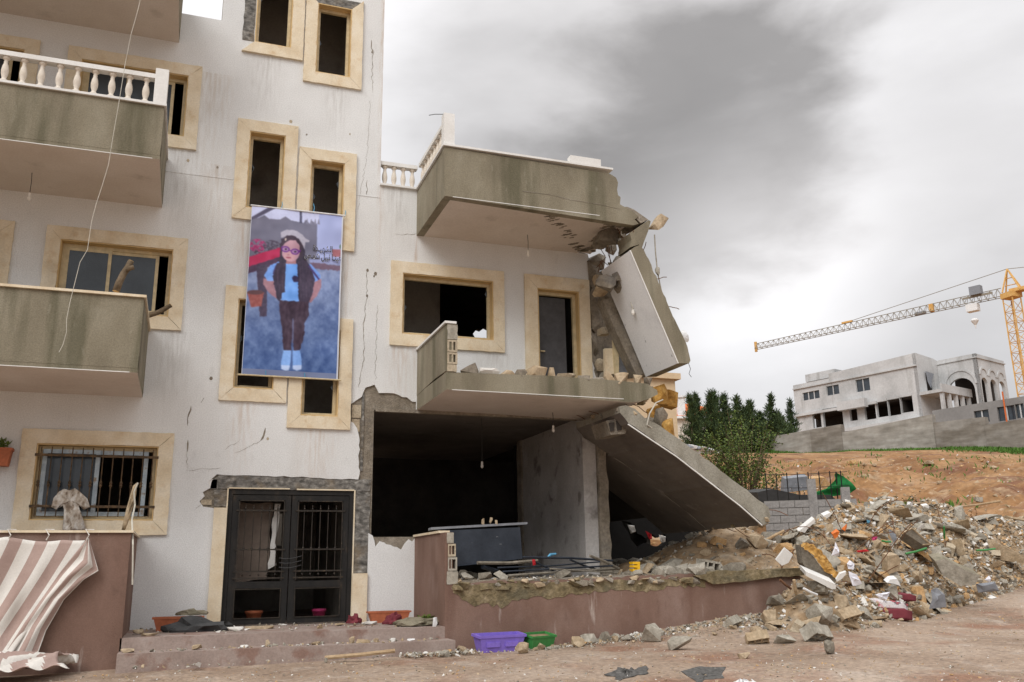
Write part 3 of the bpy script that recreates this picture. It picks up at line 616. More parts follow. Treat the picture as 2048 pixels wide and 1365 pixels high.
bxp('door_leaf', x0+.09, x1-.2, .18, .21, z0, z1-.1, DARKLEAF, d3); MB().box(x0+.1, x0+.19, .12, .17, Z(3.88), Z(3.9)).build('handle', ALU, d3)
bxp('light_switch', 5.46, 5.56, -.02, 0, 3.32, 3.42, STONE, BL)
# torn wall end to the right of that door
for k, (p, s_, m_) in enumerate((((7.05, .1, 5.45), (.28, .3, .8), CORE), ((7.02, .05, 4.75), (.22, .3, .9), CORE), ((7.0, .12, 4.1), (.2, .25, .7), CORE), ((7.08, -.05, 3.65), (.22, .2, .25), BLOCK), ((7.12, -.05, 3.42), (.2, .2, .22), CH_GREY), ((7.1, .15, 5.75), (.5, .5, .3), CORE))):
    MB().rock((p[0], p[1], Z(p[2])), s_, 700+k, 18).build('torn_masonry', m_, BL)

# porch on the right, steps, porch parapet on the left
PT = -.17
top = ol([(905, 1168), (960, 1164), (1050, 1161), (1130, 1160), (1190, 1158), (1300, 1150), (1390, 1149), (1420, 1158), (1500, 1156), (1600, 1152)], FY)
porch = prism('porch_wall', [(3.60, -.15)]+[(9.72, -.15), (9.72, Z(-.22))]+jag(top[::-1], .02, .07, 51)+[(3.60, Z(-.22))], FY, FY+.16, [BROWN], lambda n: 0, BL)
band = jag([(3.72, -.32), (3.85, -.42), (4.05, -.52), (4.25, -.47), (4.45, -.56), (4.62, -.44), (4.95, -.40), (5.3, -.42), (5.8, -.36), (6.4, -.34), (7.0, -.36), (7.3, -.30), (7.9, -.33)], .035, .07, 53)
MB().plate(zz(band+jag([(7.9, -.17), (7, -.18), (5.4, -.20), (3.72, -.20)], .015, .1, 54)), (), FY-.006, FY+.01).build('bared_concrete', CRUMB, porch)
r_ = random.Random(9)
for k in range(120):                            # crumbling broken top of the porch wall
    x = r_.uniform(3.75, 7.9); s_ = r_.uniform(.05, .16); MB().rock((x, FY+r_.uniform(-.03, .10), Z(-.19+r_.uniform(-.05, .04)-.02*(x < 5))), (s_*1.5, s_*.8, s_*.7), 5000+k, 12).build('crumbled_edge', r_.choice([CRUMB, CRUMB, CORE, CH_TAN, CH_GREY]), porch)
prism('lifted_ledge', jag(ol([(1388, 1152), (1430, 1143), (1520, 1140), (1608, 1136), (1607, 1151), (1520, 1159), (1425, 1169)], FY-.05), .015, .15, 58, True), FY-.07, FY+.5, [CRUMB], lambda n: 0, BL)
MB().plate([(FY+.165, -.1), (FY+.165, Z(-.22)), (FY+.01, Z(-.22)), (FY+.01, Z(.535)), (0, Z(.535)), (0, -.1)], (), 3.60, 3.72, fn=lambda a, b, d: (d, a, b)).build('porch_parapet', BROWN, porch)
MB().box(3.57, 3.74, FY+.25, 0, Z(.536), Z(.57)).build('parapet_cap', STONE, porch)
for k, (za, zb) in enumerate(((-.2, -.02), (-.01, .18), (.19, .37), (.38, .53))):
    hb = MB(); wr = 3.73+.06*(3-k)/3
    if k == 1 or k == 2: hb.plate(zz(rect(3.645, wr+.01, za, zb)), [zz(rect(3.66, 3.69, za+.03, zb-.03)), zz(rect(3.70, wr-.01, za+.03, zb-.03))], FY-.006, FY+.16)
    else: hb.plate(zz(jag(rect(3.63, wr, za, zb), .008, .05, k+9, True)), (), FY-.006, FY+.16)
    hb.build('hollow_block', CH_GREY if k != 2 else BLOCK, porch)
pf = prism('porch_floor', zz([(3.72, -.32), (9.7, -.40), (9.9, -.26)]+jag([(9.72, -.17), (8.8, -.13), (7.7, -.10), (6, -.14), (3.72, -.15)], .015, .1, 57)), FY+.02, .03, [CORE], lambda n: 0, BL)
bxp('step', -.66, 3.60, FY, 0.03, -1.25, -.78, STEPM, BL); bxp('step', -.66, 3.64, FY-.40, FY, -1.25, -.94, STEPM, BL)
lp = MB().box(-7, -.64, FY, FY+.13, -.15, Z(.53)).build('porch_parapet', BROWN, BL)
MB().box(-.77, -.64, FY+.13, 0, -.1, Z(.53)).build('porch_parapet', BROWN, lp)
MB().box(-7, -.61, FY-.035, FY+.15, Z(.531), Z(.56)).build('parapet_cap', STONE, lp); MB().box(-.79, -.61, FY+.15, 0, Z(.531), Z(.56)).build('parapet_cap', STONE, lp)
bxp('porch_floor', -7, -.7, FY+.1, 0, -.9, -.3, STEPM, BL)

# entrance door: two iron leaves with bars
x0, x1, z0, z1 = MAIN
fr = MB()
for (p, q, r_, s_) in ((x0, x0+.07, z0, z1), (x1-.07, x1, z0, z1), (x0+.07, x1-.07, z1-.08, z1)): fr.box(p, q, .02, .10, Z(r_), Z(s_))
DR = fr.build('entrance_door', BLACKM, BL)
MB().plate(zz([(.42, -.78), (.615, -.78), (.615, .985), (.42, .985)]), (), -.05, .02).build('surround_stone', STONE, DR)
MB().plate(zz([(2.585, -.78), (2.825, -.78), (2.825, -.03), (2.585, -.03)]), (), -.05, .02).build('surround_stone', STONE, DR)
tr = MB(); tr.box(.60, .62, -.01, .05, Z(-.78), Z(1.285)); tr.box(2.58, 2.60, -.01, .05, Z(-.78), Z(1.285)); tr.box(.62, 1.55, -.01, .05, Z(1.283), Z(1.30)); tr.box(1.66, 2.58, -.01, .05, Z(1.275), Z(1.295))
tr.build('door_trim', STONE, DR)
for (p, q) in ((x0+.075, 1.585), (1.60, x1-.075)):
    lf = MB()
    for (aa, bb, cc, dd) in ((p, p+.10, z0+.02, z1-.09), (q-.10, q, z0+.02, z1-.09), (p+.10, q-.10, z1-.17, z1-.09), (p+.10, q-.10, z0+.02, z0+.11), (p+.10, q-.10, z0+.55, z0+.65)): lf.box(aa, bb, .03, .075, Z(cc), Z(dd))
    lf = lf.build('door_leaf', BLACKM, DR)
    rl = MB()
    for zc in (z1-.33, z0+1.13, z0+.80, z0+.70): rl.box(p+.06, q-.06, .012, .028, Z(zc-.012), Z(zc+.012))
    for (aa, bb, cc, dd) in ((p+.095, p+.11, z0+.11, z0+.53), (q-.11, q-.095, z0+.11, z0+.53), (p+.095, q-.095, z0+.53, z0+.545), (p+.095, q-.095, z0+.10, z0+.115), (p+.095, p+.11, z0+.66, z1-.17), (q-.11, q-.095, z0+.66, z1-.17), (p+.095, q-.095, z1-.185, z1-.17)): rl.box(aa, bb, .014, .03, Z(cc), Z(dd))
    rl.build('rail', DOORIRON, DR)
    for k in range(5):
        xk = p+.20+k*(q-p-.40)/4
        MB().tube([(xk, .03, Z(z0+.80)), (xk, .03, Z(z1-.24))], .0075, 6).lathe([(.008, -.03), (.02, -.012), (.02, .012), (.008, .03)], (xk, .03, Z(z0+1.14)), 8).lathe([(.006, -.02), (.016, 0), (.006, .02)], (xk, .03, Z(z1-.30)), 8).lathe([(.006, -.02), (.016, 0), (.006, .02)], (xk, .03, Z(z0+.75)), 8).build('bar', DOORIRON, DR)
cw = MB()
for k in range(3):
    zc = z0+.86+k*.07
    cw.tube([(1.44, .0, Z(zc)), (1.52, -.03, Z(zc-.012)), (1.62, -.035, Z(zc-.01)), (1.75, -.02, Z(zc+.02)), (1.78, 0, Z(zc+.03))], .006, 5)
cw.build('wire_tie', CABLE_D, DR)
MB().plate(zz(jag([(.78, -.15), (1.30, -.1), (1.34, 1.1), (.78, 1.1)], .02, .1, 66, True)), (), .42, .44).build('curtain', CURT, DR); MB().plate(zz(jag([(1.31, .05), (1.43, .12), (1.40, .55), (1.46, 1.08), (1.36, 1.08)], .015, .08, 67, True)), (), .36, .38).build('torn_cloth', WHITESTONE, DR)

# ------------------------------------------------------------------ collapsed slabs at the right end
ds = [(1239, 813), (1252, 811), (1270, 818), (1289, 836), (1320, 852), (1350, 873), (1400, 910), (1450, 948), (1500, 986), (1537, 1015), (1541, 1032), (1537, 1046), (1527, 1051), (1482, 1011), (1420, 963), (1353, 911), (1300, 876), (1257, 847), (1240, 826)]
DS = thing('collapsed_floor_slab', 'long concrete slab slumped from balcony edge down onto the rubble heap', 'slab', None)
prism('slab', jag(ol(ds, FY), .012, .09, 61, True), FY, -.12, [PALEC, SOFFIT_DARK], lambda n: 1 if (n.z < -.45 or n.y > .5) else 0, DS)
dsp = ol(ds, FY); xa = 7.16
def cut(pl, x):
    r = []
    for i in range(len(pl)):
        a, b = pl[i], pl[(i+1) % len(pl)]
        if a[0] >= x: r.append(a)
        if (a[0] >= x) != (b[0] >= x): t = (x-a[0])/(b[0]-a[0]); r.append((x, a[1]+t*(b[1]-a[1])))
    return r
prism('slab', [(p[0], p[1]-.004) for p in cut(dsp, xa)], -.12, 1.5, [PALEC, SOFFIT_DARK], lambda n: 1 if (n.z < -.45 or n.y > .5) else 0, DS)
prism('rear_slab', [(p[0]-.05, p[1]+.35) for p in cut(dsp, xa)], 1.51, 4.05, [CHARRED_SHADE], lambda n: 0, DS)
lo = ol([(1257, 848), (1300, 877), (1353, 912), (1420, 964), (1482, 1012), (1525, 1050)], FY)
MB().plate([(p[0], p[1]) for p in lo]+[(p[0]-.012, p[1]-.015) for p in lo[::-1]], (), FY-.004, FY+.02).build('drip_edge', WHITESTONE, DS)
for k in range(7):
    p = ol([(1534-random.random()*8, 1020+k*5)], FY)[0]; MB().rock((p[0]+.02, FY+.05+random.random()*.3, p[1]), (.14, .2, .1), 40+k).build('broken_edge', CH_TAN, DS)
for (u, v) in ((.15, .5), (.62, .35)):
    pass
hp = [(1260, 501), (1270, 494), (1280, 490), (1288, 501), (1297, 518), (1303, 531), (1308, 547), (1313, 553), (1317, 566), (1327, 589), (1334, 605), (1340, 619), (1350, 640), (1359, 659), (1366, 673), (1372, 686), (1377, 704), (1381, 722), (1378, 727), (1356, 727)]
HP = thing('hanging_slab', 'broken balcony slab hanging upright with its white painted underside facing the wall', 'slab')
prism('slab', jag(ol(hp[:-1], FY), .014, .07, 62)+ol(hp[-1:], FY), FY, -.72, [OLIVE, SOFFIT_WHITE, CH_OCHRE], lambda n: 1 if n.x < -.6 else (2 if (n.z < -.4 and n.x > .1) else 0), HP)
lo = ol([(1260, 501), (1308, 614), (1356, 727)], FY)
MB().plate([(p[0]+.014, p[1]) for p in lo]+[(p[0]-.008, p[1]) for p in lo[::-1]], (), FY-.004, FY+.02).build('drip_edge', WHITESTONE, HP)
cr = ol([(1281, 527), (1292, 526), (1306, 532)], FY)
bm_ = [(1206, 600), (1222, 596), (1245, 640), (1292, 748), (1274, 752), (1230, 660)]
prism('beam', ol(bm_, -.66), -.66, -.4, [CORE], lambda n: 0, HP)
sp = atX(1255, 655, 7.25); MB().tube([(7.16, -1.2, Z(4.72)), (7.14, -1.22, Z(4.66)), (7.18, -1.25, Z(4.40))], .012, 6).build('lamp_cord', CABLE, HP)
MB().lathe([(.02, 0), (.035, .03), (.03, .08), (.015, .10)], (7.18, -1.25, Z(4.30)), 8).build('lamp_holder', LIGHTBULB, HP)
MB().lathe([(.03, 0), (.04, .03), (.03, .07)], (7.12, -1.2, Z(4.70)), 8).build('lamp_holder', LIGHTBULB, HP)
CB = thing('broken_slab_piece', 'olive concrete piece wedged between upper balcony and hanging slab', 'slab')
prism('slab_piece', ol([(1260, 466), (1280, 452), (1298, 440), (1302, 443), (1297, 462), (1290, 480), (1285, 494), (1278, 489), (1262, 494), (1264, 480)], FY), FY+.01, FY+.5, [OLIVE], lambda n: 0, CB)
prism('slab_piece', ol([(1241, 414), (1255, 413), (1268, 418), (1285, 430), (1298, 439), (1283, 446), (1268, 432)], FY), FY+.02, FY+.6, [CORE], lambda n: 0, CB)
q = atY(1316, 449, FY+.1)
T = Matrix.Rotation(.5, 4, 'Y')
MB().rock(q, (.22, .3, .36), 812, 22, T).build('concrete_chunk', CH_TAN, label='lone concrete lump perched on top of the hanging slab', cat='rubble')
MB().tube([atY(1309, 470, FY+.1), atY(1311, 505, FY+.1), atY(1315, 545, FY+.12), atY(1324, 588, FY+.15)], .011, 6).rock(atY(1315, 543, FY+.12), (.09, .08, .17), 5).build('dangling_cable', CH_GREY, label='grey cable with small concrete clod dangling beside the hanging slab', cat='cable')
dish = MB().lathe([(.001, .05), (.06, .035), (.11, .0), (.115, .0), (.07, -.012), (.001, .03)], n=14).build('satellite_dish', WHITE, label='small white dish on the outer edge of the hanging slab', cat='dish', loc=atY(1370, 673, FY+.3))
dish.rotation_euler = (R(80), R(20), R(20))
TW = prism('torn_wall', jag(ol([(1178, 548), (1196, 552), (1205, 540), (1232, 540), (1248, 560), (1238, 600), (1262, 680), (1296, 752), (1178, 752)], .12), .03, .1, 71, True), .12, .4, [CORE], lambda n: 0, BL)
def ragged(pts, Y0, Y1, n, sz, mats, parent, seed, nbar=3, bl=.3, bdir=(1, 0, -.3)):
    r = random.Random(seed); L_ = len(pts)-1
    for k in range(n):
        t = r.random()*L_; i = min(L_-1, int(t)); f_ = t-i; x = pts[i][0]+(pts[i+1][0]-pts[i][0])*f_; z = pts[i][1]+(pts[i+1][1]-pts[i][1])*f_; s_ = r.uniform(.4, 1)*sz
        MB().rock((x+r.uniform(-.3, .2)*s_, r.uniform(Y0, Y1), z+r.uniform(-.25, .25)*s_), (s_, s_*.9, s_*.7), seed*50+k, 14).build('broken_edge', r.choice(mats), parent)
    for k in range(nbar):
        t = (k+.5)/nbar*L_; i = min(L_-1, int(t)); f_ = t-i; p = Vector((pts[i][0]+(pts[i+1][0]-pts[i][0])*f_, r.uniform(Y0, Y1), pts[i][1]+(pts[i+1][1]-pts[i][1])*f_)); d = Vector(bdir).normalized(); q = [p-d*.1]
        for j in range(6): d = (d+Vector((r.gauss(0, .18), r.gauss(0, .18), r.gauss(-.05, .2)))).normalized(); q.append(q[-1]+d*bl/5)
        MB().tube(q, .007, 5).build('rebar', REBARM, parent)
ragged(ol([(1241, 420), (1262, 434), (1277, 449)], FY), FY+.1, -.3, 16, .16, [CORE, OLIVE, CH_TAN], b3, 21, 5, .4)
ragged([(6.7, Z(6.05)), (7.0, Z(5.86))], FY+.2, -.2, 14, .22, [CORE, CORE, CH_TAN], b3, 22, 3, .4, (1, 0, -.8))
ragged(ol([(1283, 803), (1312, 790), (1306, 776)], FY), FY+.02, -.4, 22, .17, [CORE, CH_TAN, OLIVE, CRUMB], b2, 23, 6, .35, (1, -.1, -.2))
ragged(ol([(1262, 500), (1280, 491), (1297, 518)], FY), FY+.05, -.8, 16, .15, [CORE, OLIVE, CH_TAN], HP, 24, 5, .35, (-.3, 0, 1))
ragged(ol([(1300, 525), (1327, 589), (1350, 640), (1372, 686)], FY), FY+.03, -.75, 26, .09, [OLIVE, CORE], HP, 25, 3, .3, (1, 0, -.2))
ragged(ol([(1239, 818), (1262, 815), (1289, 836)], FY), FY+.03, -.3, 16, .16, [PALEC, CORE, CH_TAN], DS, 26, 4, .35, (-1, -.2, .4))
ragged(ol([(1300, 842), (1350, 873), (1450, 948), (1537, 1015)], FY), FY+.02, -.3, 40, .07, [PALEC, PALEC, CORE], DS, 27, 0)
ragged(ol([(1537, 1016), (1541, 1034), (1528, 1050)], FY), FY+.03, .2, 24, .16, [CH_TAN, CRUMB, PALEC], DS, 28, 5, .4, (1, 0, -.4))
LM = thing('torn_concrete', 'ragged brown concrete and masonry torn open under the upper balcony', 'rubble')
for k in range(22):
    px = random.uniform(1196, 1262); py = random.uniform(455, 600)
    if py < 560 and px < 1228 and py > 505: px += 28
    q = atY(px, py, random.uniform(-1.2, -.2)); s_ = random.uniform(.18, .42)
    MB().rock(q, (s_, s_*.9, s_*random.uniform(.7, 1.3)), 820+k, 18).build('masonry_lump', random.choice([CORE, CORE, CH_DARK, CH_TAN]), LM)
for k in range(9):
    q = atY(random.uniform(1296, 1338), random.uniform(790, 862), random.uniform(-.9, .5))
    MB().rock(q, (.3, .3, .4), 850+k, 18).build('masonry_lump', random.choice([CORE, CH_OCHRE, CH_TAN]), LM)
rb = MB()
for (a, b) in (((1193, 536), (1212, 515)), ((1200, 522), (1207, 536)), ((1203, 520), (1216, 531)), ((1196, 545), (1203, 520))): rb.tube([atY(*a, -.5), atY(*b, -.5)], .007, 5)
rb.build('rebar', REBARM, LM)
SP = thing('fallen_door_jamb', 'cream stone strips and grey board leaning in the torn corner beside balcony door', 'debris')
prism('stone_strip', ol([(1210, 697), (1231, 697), (1232, 748), (1211, 748)], -.3), -.3, -.22, [STONE], lambda n: 0, SP)
prism('stone_strip', ol([(1225, 655), (1232, 654), (1238, 690), (1238, 748), (1231, 748)], -.36), -.36, -.30, [ALU], lambda n: 0, SP)
prism('board', ol([(1240, 690), (1252, 692), (1276, 750), (1238, 750)], -.2), -.2, -.15, [GREYSHEET], lambda n: 0, SP)
prism('hollow_block', ol([(1203, 655), (1222, 652), (1222, 668), (1204, 668)], -.3), -.3, -.1, [BLOCK], lambda n: 0, SP)
CW = MB().tube([atY(1326, 800, FY-.02), atY(1312, 806, FY-.04), atY(1299, 828, FY-.05), atY(1294, 850, FY-.03), atY(1306, 858, FY+.02), atY(1316, 853, FY+.1)], .012, 6).build('loose_cable', CABLE, label='pale cable looping off the balcony slab end onto the slumped slab', cat='cable')
HB = thing('hollow_block_end', 'hollow block end sticking out under the top of the slumped slab', 'block')
prism('hollow_block', ol([(1212, 842), (1243, 836), (1256, 856), (1250, 868), (1222, 870)], FY+.3), FY+.3, FY+.9, [CORE], lambda n: 0, HB)
for (a, b) in (((1218, 846), (1228, 862)), ((1232, 842), (1243, 860))):
    MB().plate(ol([a, (b[0], a[1]-1), b, (a[0]+3, b[1]+2)], FY+.29), (), FY+.28, FY+.31).build('cavity', DARKHOLE, HB)  # dark plates laid on the face, painting the shade inside the block cells

# ------------------------------------------------------------------ printed banner
def banner():
    U, V = 300, 560
    u, v = np.meshgrid(np.linspace(0, 1, U), np.linspace(0, 1, V))
    # print coordinates: a drawing sheet about 740 x 1270 units, slightly skewed as the sheet hangs
    X = (1-v)*((1-u)*75+u*752)+v*((1-u)*12+u*735); Y_ = (1-v)*((1-u)*40+u*112)+v*((1-u)*1280+u*1312)
    C = np.zeros((V, U, 3))
    nz = lambda f, s: vnoise(X/f, Y_/f, s)-.5
    def lerp(a, b, t): return np.array(a)+(np.array(b)-np.array(a))*t[..., None]
    t = np.clip((Y_-480)/800, 0, 1)
    C[:] = lerp((128, 142, 172), (62, 88, 132), t)
    C += (nz(46, 1)*38+nz(17, 2)*22+nz(7, 3)*16)[..., None]*np.array((1, 1, .9))
    C += (np.clip(1-np.abs(X-560)/160, 0, 1)*np.clip(1-np.abs(Y_-620)/160, 0, 1)*26)[..., None]
    def inp(poly, wob=0):
        x = X+(nz(14, 5)*wob if wob else 0); y = Y_+(nz(14, 6)*wob if wob else 0)
        m = np.zeros(X.shape, bool); n = len(poly)
        for i in range(n):
            (x1, y1), (x2, y2) = poly[i], poly[(i+1) % n]
            c = ((y1 > y) != (y2 > y)) & (x < (x2-x1)*(y-y1)/(y2-y1+1e-9)+x1); m ^= c
        return m
    def ell(cx, cy, rx, ry, a=0):
        dx, dy = X-cx, Y_-cy; c, s = math.cos(a), math.sin(a)
        return ((dx*c+dy*s)/rx)**2+((dy*c-dx*s)/ry)**2 < 1
    def fill(m, col, var=0, f=12, al=1.):
        add = (nz(f, 11)*var)[..., None] if var else 0
        C[m] = C[m]*(1-al)+(np.zeros(C.shape)+np.array(col)+add)[m]*al
    fill(inp([(55, 30), (560, 90), (560, 510), (40, 500)]), (104, 104, 116), 14, 40)                       # grey wall
    fill(inp([(555, 80), (770, 100), (770, 480), (555, 470)]), (160, 170, 205), 10, 60)                    # pale wall
    fill(inp([(500, 430), (770, 440), (770, 485), (500, 470)]), (142, 150, 184), 8)
    fill(inp([(500, 470), (770, 490), (770, 530), (500, 510)], 10), (104, 84, 96), 20)
    fill(inp([(70, 36), (570, 82), (570, 170), (540, 172), (520, 150), (500, 172), (470, 140), (455, 168), (360, 150), (320, 120), (280, 145), (200, 140), (165, 112), (120, 135), (70, 130)]), (196, 202, 226), 10)
    fill(inp([(66, 132), (200, 50), (258, 52), (120, 130), (66, 150)]), (72, 68, 84)); fill(inp([(425, 75), (440, 76), (442, 170), (425, 168)]), (66, 66, 82))
    for sx in (470, 500, 530, 556): fill(inp([(sx, 175), (sx+12, 130), (sx+20, 178)]), (120, 120, 134))
    fill(ell(118, 345, 62, 50) & (nz(9, 21) > -.12), (150, 52, 92), 60, 7); fill(ell(222, 348, 62, 46) & (nz(9, 22) > -.1), (70, 62, 72), 30, 7)
    fill(inp([(100, 380), (300, 380), (290, 430), (80, 440)]) & (nz(10, 23) > .05), (66, 52, 62), 30)
    fill(inp([(50, 430), (290, 355), (320, 352), (300, 420), (60, 515), (45, 520)], 6), (172, 40, 72), 26, 40)
    fill(inp([(50, 505), (290, 425), (290, 470), (40, 560)], 6), (66, 44, 62), 16)
    fill(inp([(110, 500), (190, 480), (190, 868), (140, 868)], 5), (62, 52, 66), 18)
    fill(inp([(45, 690), (168, 690), (150, 795), (75, 800)], 5), (142, 76, 64), 26); fill(ell(106, 692, 60, 17), (84, 54, 50))
    fill(inp([(672, 365), (760, 365), (760, 425), (672, 420)]), (150, 92, 92), 20); fill(ell(742, 345, 14, 18), (66, 100, 74))
    # the child: back hair, arms, shirt, waistcoat, trousers, shoes
    fill(inp([(290, 300), (330, 262), (420, 262), (462, 320), (470, 430), (505, 500), (530, 640), (500, 760), (420, 760), (300, 740), (250, 700), (250, 500), (282, 430)], 14), (46, 38, 48), 14)
    skin = (160, 120, 124)
    fill(inp([(164, 590), (240, 600), (245, 660), (278, 735), (262, 742), (200, 690), (160, 630)], 5), skin, 14)
    fill(inp([(535, 600), (590, 590), (594, 650), (560, 720), (510, 770), (500, 745), (530, 690)], 5), skin, 14)
    fill(inp([(166, 565), (215, 490), (275, 465), (290, 540), (245, 612), (190, 606)], 5), (118, 160, 226), 22)
    fill(inp([(455, 470), (510, 480), (588, 560), (585, 590), (535, 618), (500, 580)], 5), (118, 156, 222), 24)
    fill(inp([(300, 480), (420, 480), (435, 755), (370, 765), (296, 745), (300, 690)], 4), (122, 172, 238), 14, 40)
    fill(inp([(372, 585), (385, 570), (400, 572), (415, 580), (418, 620), (385, 615)], 8), (50, 42, 74))
    fill(inp([(258, 478), (325, 470), (322, 690), (296, 700), (285, 760), (262, 745), (255, 690), (240, 640), (232, 570)], 8), (52, 42, 54), 16)
    fill(inp([(408, 470), (470, 440), (510, 500), (545, 600), (525, 700), (500, 775), (480, 800), (440, 820), (424, 740), (415, 600)], 8), (52, 42, 54), 16)
    fill(inp([(248, 500), (262, 480), (240, 560), (228, 560)], 3), (62, 52, 86)); 
    for k in range(9): fill(ell(500+k*9, 500+k*11, 7, 9), (66, 52, 92))
    fill(inp([(278, 752), (500, 762), (502, 860), (470, 920), (472, 1000), (440, 1112), (392, 1110), (384, 960), (374, 1108), (318, 1112), (306, 960), (288, 870)], 8), (54, 38, 46), 16, 20)
    fill(inp([(380, 880), (390, 880), (392, 1010), (384, 1080), (378, 1010)]), (90, 92, 116))
    fill(inp([(318, 1108), (374, 1108), (372, 1190), (362, 1245), (335, 1252), (304, 1238), (300, 1205)], 3), (128, 168, 222), 18); fill(inp([(386, 1112), (440, 1108), (456, 1180), (456, 1236), (420, 1250), (390, 1238)], 3), (124, 164, 220), 18)
    fill(inp([(302, 1212), (370, 1215), (360, 1250), (335, 1256), (304, 1240)]), (186, 206, 234)); fill(inp([(388, 1215), (457, 1212), (456, 1240), (420, 1254), (390, 1240)]), (184, 204, 234))
    # head: face, hair, beret, glasses
    fill(inp([(330, 440), (400, 440), (402, 482), (326, 482)]), (162, 118, 116))
    fill(ell(360, 375, 71, 90, -.06), (190, 152, 158), 10, 30)
    fill(ell(352, 425, 42, 36), (200, 158, 158), 6)
    fill(inp([(282, 330), (318, 272), (380, 262), (430, 290), (452, 350), (448, 420), (428, 452), (428, 340), (396, 304), (352, 304), (318, 322), (300, 352), (296, 420), (284, 400)], 5), (52, 40, 46), 12)
    fill(inp([(290, 285), (286, 240), (330, 224), (390, 226), (440, 255), (470, 290), (500, 302), (496, 316), (468, 318), (464, 372), (448, 340), (420, 292), (380, 268), (330, 266), (304, 282)], 4), (172, 170, 178), 14)
    fill(inp([(318, 288), (328, 286), (326, 308), (316, 306)]), (208, 196, 180))
    for (gx, gy) in ((322, 370), (392, 388)):
        fill(ell(gx, gy, 31, 23, .1), (98, 44, 122)); fill(ell(gx, gy, 23, 15, .1), (170, 136, 168), 6); fill(ell(gx+2, gy, 9, 7), (58, 40, 58))
    fill(inp([(348, 374), (366, 378), (366, 386), (348, 382)]), (112, 52, 132)); fill(inp([(292, 350), (300, 345), (302, 362), (292, 362)]), (112, 52, 132)); fill(inp([(418, 380), (436, 372), (434, 386), (420, 396)]), (112, 52, 132))
    fill(ell(343, 412, 9, 6), (172, 122, 124)); fill(ell(345, 434, 20, 6, .08), (150, 78, 88))
    # soft photographic modelling: cloth folds, hair strands, roundness, slight blur
    body = inp([(278, 752), (500, 762), (502, 860), (470, 920), (472, 1000), (440, 1112), (318, 1112), (306, 960), (288, 870)])
    C[body] += (np.sin(X*.16+nz(40, 41)*9)*7+nz(22, 42)*20)[body][:, None]
    hair = inp([(250, 480), (325, 470), (322, 690), (262, 745), (232, 570)]) | inp([(408, 470), (470, 440), (545, 600), (525, 700), (440, 820), (415, 600)])
    C[hair] += (vnoise(X/5, Y_/60, 43)*26-12)[hair][:, None]*np.array((1.1, .9, .9))
    sh = inp([(300, 480), (420, 480), (435, 755), (370, 765), (296, 745)]); C[sh] += (nz(30, 44)*34+np.clip((X-330)/120, 0, 1)*-14)[sh][:, None]
    fc = ell(360, 375, 73, 92, -.06); C[fc] += (-26*np.clip((X-370)/70, 0, 1)+10*np.clip((350-Y_)/60, 0, 1))[fc][:, None]
    for m_ in (inp([(164, 590), (240, 600), (245, 660), (278, 735), (262, 742), (200, 690), (160, 630)]), inp([(535, 600), (590, 590), (594, 650), (560, 720), (510, 770), (500, 745), (530, 690)])): C[m_] += (nz(26, 45)*30)[m_][:, None]
    C += (nz(90, 46)*16)[..., None]
    shd = np.clip(1-((X-385)/170)**2-((Y_-1262)/26)**2, 0, 1); C -= (shd*26)[..., None]*(Y_ > 1200)[..., None]
    for ax in (0, 1):
        for _ in range(5):
            a = np.roll(C, 1, ax); b = np.roll(C, -1, ax)
            if ax == 0: a[0] = C[0]; b[-1] = C[-1]
            else: a[:, 0] = C[:, 0]; b[:, -1] = C[:, -1]
            C[:] = (a+C*2+b)/4
    C[:] = C*.93+np.array((14, 14, 22))
    edge = (v > .965); C[edge] = (112, 122, 152)
    fill((u > .985) | (u < .004), (196, 200, 210))
    C = np.clip(C/255., 0, 1); lin = np.where(C < .04045, C/12.92, ((C+.055)/1.055)**2.4); g_ = lin.mean(-1, keepdims=True); lin = np.clip(g_+(lin-g_)*1.08, 0, 1)*1.12
    wx = .70+(2.235-.70)*u; wz = 5.995-(5.995-3.09)*v-.03*u*(1-u)*0
    wy = -.095-.03*np.sin(v*3.1)*np.sin(u*3.1)-.007*np.sin(u*17+v*5)*v-.005*np.sin(u*9-v*21)-.004*np.sin(u*5+v*33)
    idx = np.arange(U*V).reshape(V, U); f = np.stack([idx[:-1, :-1], idx[1:, :-1], idx[1:, 1:], idx[:-1, 1:]], -1).reshape(-1, 4)
    me = bpy.data.meshes.new('printed_sheet'); me.from_pydata(np.stack([wx, wy, Z(wz)], -1).reshape(-1, 3).tolist(), [], f.tolist())
    at = me.color_attributes.new('print', 'FLOAT_COLOR', 'POINT'); at.data.foreach_set('color', np.concatenate([lin, np.ones((V, U, 1))], -1).reshape(-1).astype(np.float32))
    m = bpy.data.materials.new('banner_print'); m.use_nodes = True; t_ = m.node_tree; b = t_.nodes['Principled BSDF']; a = t_.nodes.new('ShaderNodeVertexColor'); a.layer_name = 'print'
    t_.links.new(a.outputs[0], b.inputs['Base Color']); b.inputs['Roughness'].default_value = .42; b.inputs['Specular IOR Level'].default_value = .35
    me.materials.append(m); me.polygons.foreach_set('use_smooth', [True]*len(me.polygons))
    root = thing('banner', 'hanging printed banner of a child in blue shirt below stair windows', 'banner')
    link('printed_sheet', me, root)
    MB().tube([(.68, -.1, Z(6.0)), (2.27, -.1, Z(6.005))], .014, 8).build('batten', WHITE, root); MB().tube([(.64, -.1, Z(3.085)), (2.29, -.1, Z(3.085))], .014, 8).build('batten', ALU, root)
    for xx in (1.18, 1.72, 2.26): MB().tube([(xx, -.1, Z(5.98)), (xx+.02, -.06, Z(6.1)), (xx+.01, .0, Z(6.2))], .006, 5).build('tie', BLUE, root)
    for xx in (1.08, 1.7): MB().tube([(xx, -.1, Z(3.09)), (xx-.01, -.11, Z(3.17))], .008, 5).build('tie', BLUE, root)
    return root, wy
